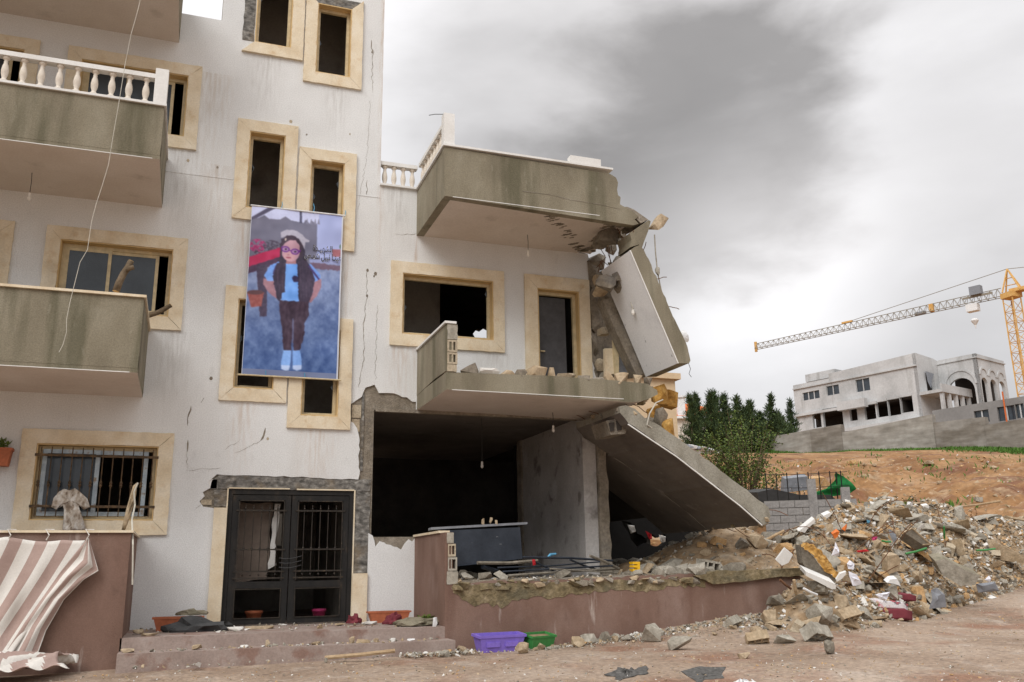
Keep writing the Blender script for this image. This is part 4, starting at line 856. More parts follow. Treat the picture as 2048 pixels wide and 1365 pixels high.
BAN, _ = banner()
def word(txt, xr, z, size, parent, width):
    for (m_, off, y) in ((plain('print_white', (.75, .75, .78), .5),   .05, -.1285), (plain('print_black', (.03, .025, .03), .5), .03, -.130)):
        cu = bpy.data.curves.new('lettering', 'FONT'); cu.body = txt; cu.size = size; cu.align_x = 'RIGHT'; cu.offset = off*size*.6; cu.fill_mode = 'FRONT'
        tmp = bpy.data.objects.new('tmp', cu); COL.objects.link(tmp)
        me = bpy.data.meshes.new_from_object(tmp.evaluated_get(bpy.context.evaluated_depsgraph_get())); bpy.data.objects.remove(tmp)
        me.materials.clear(); me.materials.append(m_)
        xs = [v.co.x for v in me.vertices]; o = link('lettering', me, parent, loc=(xr, y, z), rot=(R(90), 0, 0)); o.scale = (width/(max(xs)-min(xs)), 1, 1)
K = '\u0640'
word('\ufe93\ufeaa'+K+'\ufef4\ufeec\ufeb8\ufedf\ufe8d', 2.07, Z(5.295), .155, BAN, .33)
word('\ufeba'+K+'\ufee4\ufeb7 \ufede\ufef4\ufe92\ufee7 \ufe8e'+K+'\ufe98\ufef4\ufecf', 2.215, Z(5.155), .155, BAN, .62)

# ------------------------------------------------------------------ rubble heap
from mathutils.bvhtree import BVHTree
foot = [(1600, 1276, 13.5), (1640, 1272, 13.7), (1720, 1265, 14.3), (1790, 1255, 15), (1860, 1235, 16), (1930, 1212, 17.5), (2000, 1192, 19), (2070, 1180, 20.5), (2230, 1165, 23)]
mid1 = [(1600, 1205, 14.6), (1640, 1195, 14.8), (1720, 1190, 15.3), (1790, 1182, 16), (1860, 1165, 17.2), (1930, 1150, 18.6), (2000, 1140, 20), (2070, 1135, 21.5), (2230, 1130, 24)]
mid2 = [(1580, 1118, 16.2), (1640, 1105, 16.2), (1720, 1088, 16.8), (1790, 1080, 17.8), (1860, 1080, 18.8), (1930, 1078, 20), (2000, 1080, 21.4), (2070, 1082, 23), (2230, 1090, 26)]
crest = [(1540, 1082, 17.2), (1625, 1042, 17.4), (1700, 1014, 18.5), (1770, 1003, 19.8), (1840, 1008, 20.8), (1905, 1018, 21.8), (1980, 1032, 23), (2060, 1040, 24.5), (2230, 1055, 28)]
back = [(c[0]-10, c[1]+36, c[2]+2.6) for c in crest]
hv = []; hf = []
def resample(row, n):
    P = np.array([list(atD(*r)) for r in row]); d = np.r_[0, np.cumsum(np.linalg.norm(np.diff(P, axis=0), axis=1))]; d /= d[-1]
    return np.stack([np.interp(np.linspace(0, 1, n), d, P[:, k]) for k in range(3)], 1)
NC = 90; rows = [resample(r, NC) for r in (foot, mid1, mid2, crest, back)]
rows[0][:, 2] -= .12; rows[4][:, 2] -= .4
NR = 44; ctrl = np.stack(rows); tt = np.linspace(0, 1, NR)
S = np.stack([np.stack([np.interp(tt, [0, .27, .55, .8, 1], ctrl[:, i, k]) for k in range(3)], 1) for i in range(NC)], 1)
bx_, by_ = S[..., 0], S[..., 1]
env = np.minimum(1, np.minimum(tt[:, None]*8, 1))
S[..., 2] += ((vnoise(bx_*1.1, by_*1.1, 31)-.5)*.45+(vnoise(bx_*2.9, by_*2.9, 32)-.5)*.26+(vnoise(bx_*7, by_*7, 33)-.5)*.10)*env
HEAP = MB(); ii = np.arange(NR*NC).reshape(NR, NC)
HEAP.add(S.reshape(-1, 3).tolist(), np.stack([ii[:-1, :-1], ii[:-1, 1:], ii[1:, 1:], ii[1:, :-1]], -1).reshape(-1, 4).tolist())
def mound(cx, cy, z0, rx, ry, h, seed, n=26):
    vs = []; fs = []
    for i in range(n):
        for j in range(n):
            a, b = i/(n-1)*2-1, j/(n-1)*2-1; x, y = cx+a*rx, cy+b*ry; r = math.hypot(a, b)
            vs.append((x, y, z0-.12+h*max(0, 1-r)**.85*1.15+(float(vnoise(x*3, y*3, seed))-.5)*.16*(r < 1)))
    for i in range(n-1):
        for j in range(n-1): fs.append((i*n+j, (i+1)*n+j, (i+1)*n+j+1, i*n+j+1))
    HEAP.add(vs, fs)
mound(9.55, FY-.25, .0, 1.25, .85, .88, 41)          # soil spilled over the end of the porch wall
mound(9.75, .35, .90, 2.1, 2.1, 1.05, 42)             # soil on the porch under the slumped slab
mound(8.1, .5, .86, 1.3, 1.0, .45, 43)
heap = HEAP.build('rubble_heap', HEAPM, None, True, label='long mound of brown soil and crushed rubble beside the porch', cat='rubble heap', kind='stuff')
allv = HEAP.v; bvh_heap = BVHTree.FromPolygons([Vector(v) for v in allv], HEAP.f)
bvh_g = BVHTree.FromPolygons([Vector(v) for v in np.stack([GX, GY, GZ], -1).reshape(-1, 3).tolist()], gf.tolist())
def hit(px, py):
    d = ray(px, py).normalized(); best = None
    for b in (bvh_heap, bvh_g):
        h = b.ray_cast(CAM, d)
        if h[0] is not None and (best is None or h[3] < best[3]): best = h
    return best[0] if best else atZ(px, py, 0)
def down(x, y):
    z = None
    for b in (bvh_heap, bvh_g):
        h = b.ray_cast(Vector((x, y, 40)), Vector((0, 0, -1)))
        if h[0] is not None and (z is None or h[0].z > z): z = h[0].z
    return z if z is not None else 0.

# chunk shapes shared between the pieces
def shape_pool(kind, mats, n):
    pool = []
    for m_ in mats:
        for k in range(n):
            r = random.Random(hash((kind, k)) % 9999 if False else k*31+len(kind)*7)
            if kind == 'lump': sz = (1, r.uniform(.6, 1), r.uniform(.45, .8)); nn = 18
            elif kind == 'shard': sz = (1, r.uniform(.5, .9), r.uniform(.08, .16)); nn = 16
            else: sz = (1, r.uniform(.3, .5), r.uniform(.25, .4)); nn = 16
            pool.append(MB().rock((0, 0, 0), sz, k*17+len(kind), nn).mesh(kind, m_))
    return pool
P_GREY = shape_pool('lump', [CH_GREY, CH_GREY, CH_DARK], 8); P_TAN = shape_pool('lump', [CH_TAN, CH_TAN, CH_CLAY], 8)
P_SHARD = shape_pool('shard', [CH_WHITE, WHITESTONE], 7); P_PLANE = shape_pool('shard', [CH_GREY, CH_TAN], 7); P_BAR = shape_pool('bar', [CH_TAN, CH_GREY, BLOCK], 6)
tri = []
for f in HEAP.f[:(NR-1)*(NC-1)]: tri.append(f)
quadc = np.array([[allv[i] for i in f] for f in tri]); qc = quadc.mean(1)
qa = np.linalg.norm(np.cross(quadc[:, 1]-quadc[:, 0], quadc[:, 3]-quadc[:, 0]), axis=1)
front_ok = (np.arange(len(tri))//(NC-1)) < NR*.84
depth_q = (qc[:, 0]*HS+(qc[:, 1]+14.79)*HC)
wq = qa*front_ok*np.exp(-(depth_q-14)/9.); wq /= wq.sum()
def heap_pt():
    k = rng.choice(len(tri), p=wq); a, b = rng.random(2); q = quadc[k]
    return Vector(q[0]*(1-a)*(1-b)+q[1]*a*(1-b)+q[2]*a*b+q[3]*(1-a)*b)
CNAME = {'chunk_concrete': 'grey', 'chunk_dark_concrete': 'dark grey', 'chunk_stone': 'tan', 'chunk_clay': 'ochre', 'chunk_plaster': 'off-white', 'white_marble': 'white', 'hollow_block': 'sandy'}
def near_label(p, marks): return min(marks, key=lambda q_: (Vector(q_[0])-Vector(p)).length)[1]
def szw(s_, a, b): return 'large' if s_ > b else ('middling' if s_ > a else 'small')
MARKS = [(atD(1640, 1120, 14.6), 'around the tilted ochre edged slab'), (atD(1785, 1215, 14.8), 'near the flowered mattress'), (atD(1910, 1140, 17), 'around the long grey slab'), (atD(1835, 1075, 17.5), 'near the open drawer'), (atD(1660, 1040, 17.5), 'on the slope before the block wall'),
 (atD(1770, 1010, 19.6), 'on the heap crest'), (atD(1890, 1020, 21.5), 'on the crest by the dirt path'), (atD(1990, 1060, 22.5), 'on the far flank of the heap'), (atD(2000, 1150, 20), 'at the low far end of the heap'), (atD(1720, 1130, 15.5), 'in the rebar tangle'), (atD(1640, 1240, 13.8), 'at the heap foot by soil spill'), (atD(1720, 1080, 16.8), 'by the orange plastic scraps')]
KINDS = [('concrete_chunk', P_GREY, 'rough grey concrete chunk lying in the rubble heap', 'grey concrete chunks in the rubble heap', 285, .09, .36, 'rubble'),
 ('stone_chunk', P_TAN, 'tan or ochre stone chunk lying in the rubble heap', 'tan stone chunks in the rubble heap', 250, .09, .36, 'rubble'),
 ('plaster_shard', P_SHARD, 'flat white plaster or tile shard lying in the rubble heap', 'white shards in the rubble heap', 150, .10, .36, 'rubble'),
 ('slab_fragment', P_PLANE, 'flat grey or tan slab fragment lying in the rubble heap', 'flat fragments in the rubble heap', 200, .16, .80, 'rubble'),
 ('masonry_bar', P_BAR, 'elongated masonry fragment lying in the rubble heap', 'elongated fragments in the rubble heap', 110, .16, .5, 'rubble')]
for (nm, pool, lab, grp, cnt, s0, s1, cat_) in KINDS:
    for k in range(cnt):
        p = heap_pt(); s_ = s0*(s1/s0)**(rng.random()**1.7); me_ = pool[rng.integers(len(pool))]
        lab2 = ('large', 'middling', 'small')[0 if s_ > s0+(s1-s0)*.55 else (1 if s_ > s0+(s1-s0)*.2 else 2)]+' '+CNAME[me_.materials[0].name]+' '+nm.replace('_', ' ')+' '+min(MARKS, key=lambda q_: (q_[0]-p).length)[1]
        o = link(nm, me_, None, lab2, cat_, grp, None, p+Vector((0, 0, s_*.08)), (rng.normal(0, .45), rng.normal(0, .45), rng.random()*6.28)); o.scale = (s_,)*3
# fine debris, one mass
def debris(name, pts, smin, smax, mats, wts, label, seed):
    r = np.random.default_rng(seed); mb = MB(); tv = np.array([(1, 1, 1), (1, -1, -1), (-1, 1, -1), (-1, -1, 1)])
    base = [rock_data((1, r.uniform(.6, 1), r.uniform(.3, .7)), 3000+k, 9) for k in range(14)]
    for p in pts:
        s_ = smin*(smax/smin)**(r.random()**2); vs, fs = base[r.integers(14)]
        T = Euler((r.normal(0, .6), r.normal(0, .6), r.random()*6.28)).to_matrix()*s_
        mb.add([Vector(p)+T @ v for v in vs], fs, int(r.choice(len(mats), p=wts)))
    return mb.build(name, mats, None, label=label, cat='debris', kind='stuff')
debris('rubble_debris', [heap_pt()+Vector((0, 0, .015)) for k in range(15000)], .03, .17, [CH_GREY, CH_TAN, CH_WHITE, CH_DARK, CH_CLAY], [.34, .33, .12, .10, .11], 'small broken stone and concrete bits covering the rubble heap', 5)
pts = []
for k in range(15000):
    px = random.uniform(-40, 2090); py = random.uniform(1180, 1370); h = hit(px, py) if px > 900 else atZ(px, py, 0)
    if h.y > FY-.45 and h.x < 9.9: continue
    if h.x > 3.4 and h.x < 9.8 and h.y > FY-.03: continue
    if random.random() < .55+.45*float(vnoise(h.x*.9, h.y*.9, 77)) - .25: pts.append(Vector((h.x, h.y, gzf(h.x, h.y)+.002)))
debris('gravel', pts, .008, .045, [CH_TAN, CH_GREY, CH_CLAY, CH_WHITE], [.35, .3, .2, .15], 'scattered pebbles and grit on the dirt forecourt', 6)
pts = []
for k in range(1700):                                # litter along the porch wall and on the steps
    x = random.uniform(3.7, 9.6); y = FY-abs(random.gauss(0, .22))-.03; pts.append(Vector((x, y, gzf(x, y)+.01)))
for k in range(420):
    x = random.uniform(-.55, 3.5)
    if random.random() < .5: pts.append(Vector((x, random.uniform(-1.75, -.08)*(random.random()**.5), Z(-.775))))
    elif random.random() < .6: pts.append(Vector((x, random.uniform(FY-.33, FY-.04), Z(-.935))))
    else: pts.append(Vector((x, FY-.45-abs(random.gauss(0, .12)), .01)))
for k in range(260): pts.append(Vector((random.uniform(2.9, 3.9), FY-.5-abs(random.gauss(0, .18)), .015)))
for k in range(700): pts.append(Vector((random.uniform(3.8, 9.2), random.uniform(-1.8, -.1), Z(-.14))))
for k in range(900):
    a = random.uniform(0, 6.28); r_ = random.random()**.6; x, y = 9.55+1.25*r_*math.cos(a), FY-.25+.85*r_*math.sin(a)
    if y < FY-.02: pts.append(Vector((x, y, down(x, y)+.01)))
for k in range(900):
    x, y = random.uniform(7.8, 11.2), random.uniform(-1.7, 1.6); pts.append(Vector((x, y, max(Z(-.14), down(x, y))+.01)))
debris('wall_foot_debris', pts, .018, .10, [CH_GREY, CH_TAN, CH_WHITE, CH_DARK], [.35, .32, .2, .13], 'broken plaster and stone bits on steps, porch and wall foot', 8)

def chunk(px, py, w_px, h_px, m_, label, nm='concrete_chunk', seed=0, flat=.8, dy=0, Y=None, grp=None):
    q = atY(px, py+h_px*.5, Y) if Y is not None else hit(px, py+h_px*.5)
    if 3.5 < q.x < 9.7 and q.y > FY-.22: q = atY(px, py, FY-.22); q.z = gzf(q.x, q.y)
    dep = (q-CAM).dot(fw); w_ = w_px*dep/FPX; h_ = h_px*dep/FPX
    o = MB().rock((0, 0, 0), (w_, w_*flat, h_*1.15), 1200+seed, 20).build(nm, m_, None, label=label, cat='rubble', group=grp)
    o.location = q+Vector((0, w_*flat*.3, h_*.5)); o.rotation_euler = (0, 0, random.random()*.6-.3); return o
for i, (px, py, w_, h_, m_, lab) in enumerate((
  (1308, 1268, 46, 34, CH_GREY, 'squarish grey concrete block at the foot of the brown wall'), (1366, 1288, 54, 26, CH_GREY, 'low angular grey block lying on dirt before the brown wall'),
  (1178, 1273, 34, 18, CH_GREY, 'flat based grey lump at the wall foot right of green planter'), (1210, 1272, 24, 18, CH_DARK, 'small dark grey lump between two lumps at the wall foot'),
  (1160, 1285, 28, 20, CH_TAN, 'tan wedge of stone beside the green planter'), (1048, 1297, 30, 22, CH_TAN, 'brown stone leaning on the purple planter'),
  (1490, 1311, 26, 14, CH_TAN, 'flattish brown stone alone on open dirt'), (1663, 1296, 24, 26, CH_DARK, 'upright dark stone standing apart before the rubble heap'),
  (1846, 1195, 34, 36, CH_CLAY, 'large ochre boulder beside grey sheet at heap foot'), (1875, 1195, 60, 30, CH_CLAY, 'wide ochre boulder behind the grey sheet at heap foot'),
  (1660, 1125, 60, 48, CH_GREY, 'big pale concrete lump behind the ochre edged slab'), (1925, 1030, 24, 34, CH_GREY, 'pale grey upright lump on top of the heap beside path'),
  (1575, 1280, 40, 16, CH_GREY, 'flat pale grey slab shard lying at the heap foot'), (1544, 1238, 34, 30, CH_TAN, 'tan stone in the soil spill at the porch end'),
  (1560, 1200, 38, 22, CH_DARK, 'dark rounded stone on top of soil spill'), (1690, 1205, 32, 30, CH_TAN, 'upright tan stone between block fragments and slab'))):
    chunk(px, py, w_, h_, m_, lab, seed=i)
# the great ochre-edged slab standing on edge, pale slabs and ledge pieces
def slab(px_pts, back_vec, mats, nm, label, rule=lambda n: 0, cat='slab', dep=None):
    q = [atD(x, y, dep) for x, y in px_pts]; bv = Vector(back_vec); n = len(q)
    mb = MB().add(q+[p+bv for p in q], [tuple(range(n)), tuple(reversed(range(n, 2*n)))]+[(i, (i+1) % n, n+(i+1) % n, n+i) for i in range(n)])
    me = mb.mesh(nm, mats); 
    for p in me.polygons: p.material_index = rule(p.normal)
    return link(nm, me, None, label, cat)
TS = thing('tilted_slab', 'big dark slab with ochre broken edge standing tilted in the heap', 'slab')
lo_ = [(1601, 1092), (1606, 1128), (1616, 1142), (1640, 1158), (1668, 1168), (1676, 1158), (1656, 1146), (1640, 1132), (1626, 1112), (1612, 1100)]
q = [atD(x, y, 14.6) for x, y in lo_]; n = len(q); bv = Vector((.06, .22, .03))
MB().add(q+[p+bv for p in q], [tuple(range(n)), tuple(reversed(range(n, 2*n)))]+[(i, (i+1) % n, n+(i+1) % n, n+i) for i in range(n)]).build('slab_face', CH_DARK, TS)
la = [(1602, 1093), (1612, 1100), (1626, 1112), (1640, 1132), (1656, 1146), (1677, 1159)]; ub = [(1603, 1085), (1620, 1088), (1642, 1101), (1658, 1124), (1668, 1140), (1679, 1151)]
pa = [atD(x, y, 14.57) for x, y in la]; pb = [atD(x, y, 14.85) for x, y in ub]; vs_ = []; NN = 22; g_ = random.Random(4)
for j_ in range(6):
    for i_ in range(NN):
        k = i_/(NN-1)*5; a_ = min(4, int(k)); f_ = k-a_; p0 = pa[a_].lerp(pa[a_+1], f_); p1 = pb[a_].lerp(pb[a_+1], f_); p = p0.lerp(p1, j_/5); vs_.append(p+Vector((g_.uniform(-1, 1), g_.uniform(-1, 1), g_.uniform(-1, 1)))*.018+Vector((0, -.03*math.sin(j_/5*3.1), .02*math.sin(j_/5*3.1))))
MB().add(vs_, [(j_*NN+i_, j_*NN+i_+1, (j_+1)*NN+i_+1, (j_+1)*NN+i_) for j_ in range(5) for i_ in range(NN-1)]).build('broken_edge', CH_OCHRE, TS)
slab([(1570, 1097), (1586, 1110), (1577, 1126), (1564, 1132), (1552, 1121)], (.02, .05, .02), [WHITESTONE], 'tile_slab', 'broad white tile leaning at the porch end by rebar', cat='tile', dep=14.7)
slab([(1611, 1143), (1671, 1169), (1672, 1178), (1664, 1179), (1612, 1152)], (.05, .2, .10), [WHITESTONE], 'stone_ledge', 'long pale stone sill slanting under the ochre edged slab', cat='stone', dep=14.3)
slab([(1692, 1144), (1680, 1148), (1672, 1160), (1674, 1164), (1684, 1158), (1691, 1150)], (.02, .04, .02), [WHITESTONE], 'tile_slab', 'leaf shaped white tile shard beside the slanting stone sill', cat='tile', dep=14.2)
slab([(1776, 1112), (1795, 1110), (1802, 1120), (1798, 1142), (1775, 1150)], (.05, .2, .05), [CH_TAN], 'squared_stone', 'tan squared stone panel standing in the middle of the heap', cat='stone', dep=16.2)
slab([(1870, 1122), (1890, 1118), (1930, 1140), (1960, 1152), (1950, 1170), (1920, 1172), (1885, 1150)], (.1, .25, .12), [CH_GREY, OLIVE], 'concrete_slab', 'long grey concrete slab sloping down the right of the heap', lambda n: 1 if n.z > .3 else 0, dep=17.)
slab([(1830, 1092), (1868, 1118), (1880, 1125), (1870, 1128), (1820, 1096)], (.1, .3, .1), [CH_CLAY], 'concrete_slab', 'ochre plank like slab above the long grey slab', dep=17.6)
slab([(1790, 1050), (1840, 1030), (1856, 1030), (1858, 1040), (1800, 1062)], (.1, .4, .05), [CH_GREY], 'concrete_slab', 'grey flat slab lying near the heap crest', dep=19.4)
slab([(1990, 1085), (2048, 1112), (2052, 1128), (1995, 1120), (1980, 1100)], (.1, .3, .1), [CH_TAN], 'concrete_slab', 'tan slab sloping at the far right of the heap', dep=20.5)
slab([(1598, 1063), (1629, 1038), (1631, 1044), (1615, 1058), (1610, 1066)], (.02, .1, .05), [WHITESTONE], 'tile_slab', 'white tile slab on the heap slope before the block wall', cat='tile', dep=17.)
slab([(1647, 1032), (1660, 1026), (1664, 1028), (1656, 1037), (1648, 1039)], (.02, .1, .05), [WHITESTONE], 'tile_slab', 'smaller white tile slab higher up before the block wall', cat='tile', dep=17.6)
slab([(1845, 1012), (1856, 1010), (1866, 1022), (1864, 1030), (1852, 1026)], (.04, .1, .04), [WHITESTONE], 'tile_slab', 'white squared tile standing on the heap crest', cat='tile', dep=20.5)
slab([(1812, 1020), (1826, 1020), (1832, 1027), (1820, 1029)], (.04, .1, .04), [WHITESTONE], 'tile_slab', 'white flat tile below the crest scraps', cat='tile', dep=20.2)
slab([(1774, 1166), (1782, 1159), (1794, 1158), (1800, 1168), (1800, 1172), (1788, 1168)], (.02, .1, .05), [WHITE], 'broken_bowl', 'rounded white ceramic shard in the middle of the heap', cat='ceramic', dep=15.4)
# open drawer frame
DW = thing('drawer_unit', 'brown wooden drawer with pale edges lying open on the heap', 'furniture')
q = [atD(x, y, 17.4) for x, y in ((1808, 1065), (1824, 1057), (1861, 1089), (1845, 1090))]
MB().add(q+[p+Vector((.05, .2, -.12)) for p in q], [(0, 1, 2, 3), (4, 7, 6, 5), (0, 4, 5, 1), (1, 5, 6, 2), (2, 6, 7, 3), (3, 7, 4, 0)]).build('drawer_base', CH_DARK, DW)
for a, b in ((0, 1), (1, 2), (2, 3)): MB().tube([q[a], q[b]], .018, 4).build('drawer_side', CH_TAN, DW)
# hollow block fragments
def hollow(px, py, w_px, label, seed, rz=0, rx=0.3, m_=CH_GREY, Y=None, rows=2):
    p = atY(px, py, Y) if Y is not None else hit(px, py+w_px*.25); dep = (p-CAM).dot(fw); w_ = w_px*dep/FPX; h_ = w_*.55; r = random.Random(seed)
    hs = []
    for j in range(rows):
        for k in range(3):
            x0 = -w_/2+w_*(.06+.31*k); z0 = -h_/2+h_*(.07+.47*j) if rows == 2 else -h_*.36
            hs.append(rect(x0, x0+w_*.25, z0, z0+(h_*.38 if rows == 2 else h_*.7)))
    o = MB().plate(jag(rect(-w_/2, w_/2, -h_/2, h_/2), w_*.03, w_*.12, seed, True), hs, -w_*.22, w_*.22).build('hollow_block', m_, None, label=label, cat='block')
    o.location = p+Vector((0, .06, h_*.42 if Y is None else 0)); o.rotation_euler = (rx, r.uniform(-.25, .25), rz); return o
hollow(1700, 1232, 50, 'hollow block fragment with open cells left of patterned mattress', 1, .1, .9, CH_TAN)
hollow(1640, 1268, 60, 'broken hollow block lying cells up before the heap', 2, .35, 1.0, CH_GREY)
hollow(1520, 1278, 44, 'upturned broken block with ribbed cells alone on the dirt', 3, -.4, .9, CH_TAN)
hollow(1470, 1246, 38, 'hollow block fragment at the wall foot by soil spill', 4, .5, .8, CH_GREY)
hollow(1770, 1095, 34, 'hollow block fragment half way up the heap', 5, .4, .6, CH_TAN)
hollow(1420, 1134, 46, 'long hollow block lying on the porch edge below slumped slab', 6, .05, .1, CH_GREY, FY+.25, 1)
for k, (px, py) in enumerate(((1690, 1060), (1735, 1150), (1850, 1060), (1905, 1100), (1820, 1150), (1950, 1075), (1760, 1125), (1870, 1200), (1715, 1175), (1930, 1120), (1680, 1240), (1600, 1255), (1745, 1040), (1990, 1110), (1800, 1110))):
    p_ = hit(px, py); hollow(px, py, random.uniform(26, 40), ('grey', 'sandy')[k % 2]+' broken hollow block '+near_label(p_, MARKS)+(' lying cells up' if k % 3 else ' on its side'), 40+k, random.uniform(-1, 1), random.uniform(.1, 1.2), (CH_GREY, BLOCK)[k % 2])['group'] = 'broken hollow blocks in the rubble heap'
# mattress, sheets, papers, plastics
MT = thing('mattress', 'folded mattress with red and white flower print at heap foot', 'mattress')
def cushion(c, sx, sy, sz, m_, nm, par, rot):
    n = 14; vs = []; fs = []; bm = bmesh.new(); bmesh.ops.create_cube(bm, size=1); bmesh.ops.subdivide_edges(bm, edges=bm.edges, cuts=7, use_grid_fill=True)
    for v in bm.verts:
        d = v.co.copy(); e = max(abs(d.x), abs(d.y)); f_ = 1-.35*max(0, (e-.3)/.2)**2 if e > .3 else 1
        v.co = Vector((d.x*sx, d.y*sy, d.z*sz*f_+(float(vnoise(d.x*6+3, d.y*6+3, 3))-.5)*sz*.35))
    me = bpy.data.meshes.new(nm); bm.to_mesh(me); bm.free(); me.materials.append(m_); me.polygons.foreach_set('use_smooth', [True]*len(me.polygons))
    return link(nm, me, par, loc=c, rot=rot)
p = hit(1782, 1240)
cushion(p+Vector((.0, .3, .10)), .95, .55, .22, MAROON, 'mattress_base', MT, (0, .1, -.25)); cushion(p+Vector((-.03, .33, .26)), .95, .5, .16, MATTRESS, 'mattress_top', MT, (0, .14, -.25))
p = hit(1800, 1200); cu = cushion(p+Vector((.0, .2, .05)), .7, .4, .14, MAROON, 'red_cushion', None, (0, .1, -.3)); cu['label'] = 'dark red cushion behind the patterned mattress'; cu['category'] = 'cushion'
def sheet(name, px_pts, dep, m_, label, cat_, wob=.03, seed=0, grp=None):
    """thin crumpled sheet: fan mesh with displaced points"""
    q = [atD(x, y, dep) for x, y in px_pts]; r = random.Random(seed); c = sum(q, Vector())/len(q); vs = [c+Vector((r.uniform(-wob, wob), -wob, wob*.5))]; n = len(q)
    for p in q: vs.append(p+Vector((0, r.uniform(-wob, wob*.6), 0)))
    mids = [(vs[0]+p)/2+Vector((r.uniform(-wob, wob), r.uniform(-wob, wob), r.uniform(-wob, wob)))*.7 for p in vs[1:]]
    k = len(vs); vs += mids; fs = []
    for i in range(n):
        j = (i+1) % n; fs += [(0, k+i, k+j), (k+i, 1+i, 1+j, k+j)]
    o = MB().add(vs, fs).build(name, m_, None, label=label, cat=cat_, group=grp)
    sm = o.modifiers.new('thickness', 'SOLIDIFY'); sm.thickness = .006; return o
sheet('paper', [(1672, 1084), (1679, 1100), (1676, 1112), (1662, 1112), (1668, 1095)], 14.9, PAPER, 'curled white paper sheet on the big pale lump', 'paper', .04, 1)
sheet('paper', [(1700, 1121), (1707, 1128), (1705, 1140), (1697, 1138), (1694, 1128)], 14.6, PAPER, 'small crumpled paper above the leaf shaped tile', 'paper', .03, 2)
sheet('paper', [(1697, 1143), (1712, 1150), (1724, 1168), (1712, 1172), (1702, 1172)], 14.4, PAPER, 'large white paper sheet hanging in the rebar tangle', 'paper', .05, 3)
sheet('paper', [(1748, 1190), (1765, 1186), (1778, 1184), (1770, 1200), (1758, 1198)], 14.5, PAPER, 'white paper lying on the patterned mattress', 'paper', .04, 4)
sheet('paper', [(1970, 1160), (1978, 1152), (1984, 1158), (1980, 1166)], 17.5, PAPER, 'white scrap at the right foot of the heap by dark sheet', 'paper', .03, 5)
sheet('paper', [(1780, 1058), (1790, 1072), (1792, 1082), (1784, 1086), (1778, 1066)], 17.2, GREYSHEET, 'pale twisted plastic strip on the heap', 'plastic', .04, 6)
sheet('plastic_scrap', [(1660, 1066), (1672, 1058), (1677, 1064), (1675, 1074), (1668, 1078)], 16.2, ORANGE, 'orange plastic scrap on the left slope of the heap', 'plastic', .03, 7)
sheet('plastic_scrap', [(1684, 1058), (1692, 1048), (1694, 1056), (1688, 1064)], 16.6, ORANGE, 'narrow orange plastic scrap next to a larger orange scrap', 'plastic', .03, 8)
sheet('plastic_scrap', [(1742, 1074), (1754, 1074), (1754, 1080), (1744, 1082)], 16.4, PINK, 'pink plastic scrap among the rebar loops', 'plastic', .02, 9)
sheet('plastic_scrap', [(1712, 1102), (1732, 1099), (1738, 1103), (1716, 1105)], 15.6, RED, 'flat red plastic piece in the rebar tangle', 'plastic', .02, 10)
sheet('plastic_scrap', [(1733, 1040), (1741, 1042), (1740, 1048), (1734, 1046)], 17.6, BLUE, 'small dark blue scrap near the heap crest', 'plastic', .02, 11)
sheet('grey_sheet', [(1862, 1180), (1874, 1176), (1886, 1190), (1888, 1214), (1856, 1218), (1862, 1198)], 15.6, GREYSHEET, 'dark grey board leaning on ochre boulders at heap foot', 'board', .05, 12)
sheet('grey_sheet', [(1952, 1168), (1990, 1164), (2000, 1182), (1954, 1186)], 17.2, GREYSHEET, 'dark sheet lying at the right foot of the heap', 'sheet', .04, 13)
sheet('plastic_bag', [(1815, 1004), (1826, 1003), (1827, 1014), (1818, 1018), (1812, 1012)], 20.3, WHITE, 'crumpled white bag on the heap crest', 'bag', .06, 14)
SCRAP = plain('grimy_cloth', (.10, .095, .088), .9, .2, 0, .5, 20)
def ground_sheet(px_pts, m_, label, cat_, seed, hgt=.03):
    r = random.Random(seed); P = [atZ(x, y, -.06) for x, y in px_pts]; c = sum(P, Vector())/len(P); vs_ = []; n = len(P); P = [P[i].lerp(P[(i+1) % n], t)+Vector((r.uniform(-.03, .03), r.uniform(-.05, .05), 0))*(t > 0) for i in range(n) for t in (0, .33, .66)]; n = len(P)
    for t in (0., .3, .55, .8, 1.):
        for p in P: q = c.lerp(p, t); vs_.append(Vector((q.x, q.y, gzf(q.x, q.y)+.006+(r.random()**2)*hgt*(1.2-t))))
    fs = [(k*n+i, k*n+(i+1) % n, (k+1)*n+(i+1) % n, (k+1)*n+i) for k in range(4) for i in range(n)]
    o = MB().add(vs_, fs).build('cloth_scrap', m_, None, label=label, cat=cat_); o.modifiers.new('thickness', 'SOLIDIFY').thickness = .005
ground_sheet([(1208, 1348), (1235, 1337), (1262, 1343), (1292, 1335), (1297, 1346), (1268, 1350), (1240, 1357), (1228, 1350)], SCRAP, 'tattered grey cloth lying flat on the foreground dirt', 'cloth', 15, .05)
ground_sheet([(1362, 1342), (1400, 1335), (1452, 1335), (1448, 1348), (1410, 1350), (1400, 1362), (1385, 1350)], SCRAP, 'torn dark plastic sheet pressed into the foreground dirt', 'sheet', 16, .02)
ground_sheet([(1450, 1364), (1475, 1356), (1510, 1356), (1526, 1366), (1500, 1376), (1460, 1376)], WHITE, 'crumpled white rag at the edge of the forecourt', 'cloth', 17, .08)
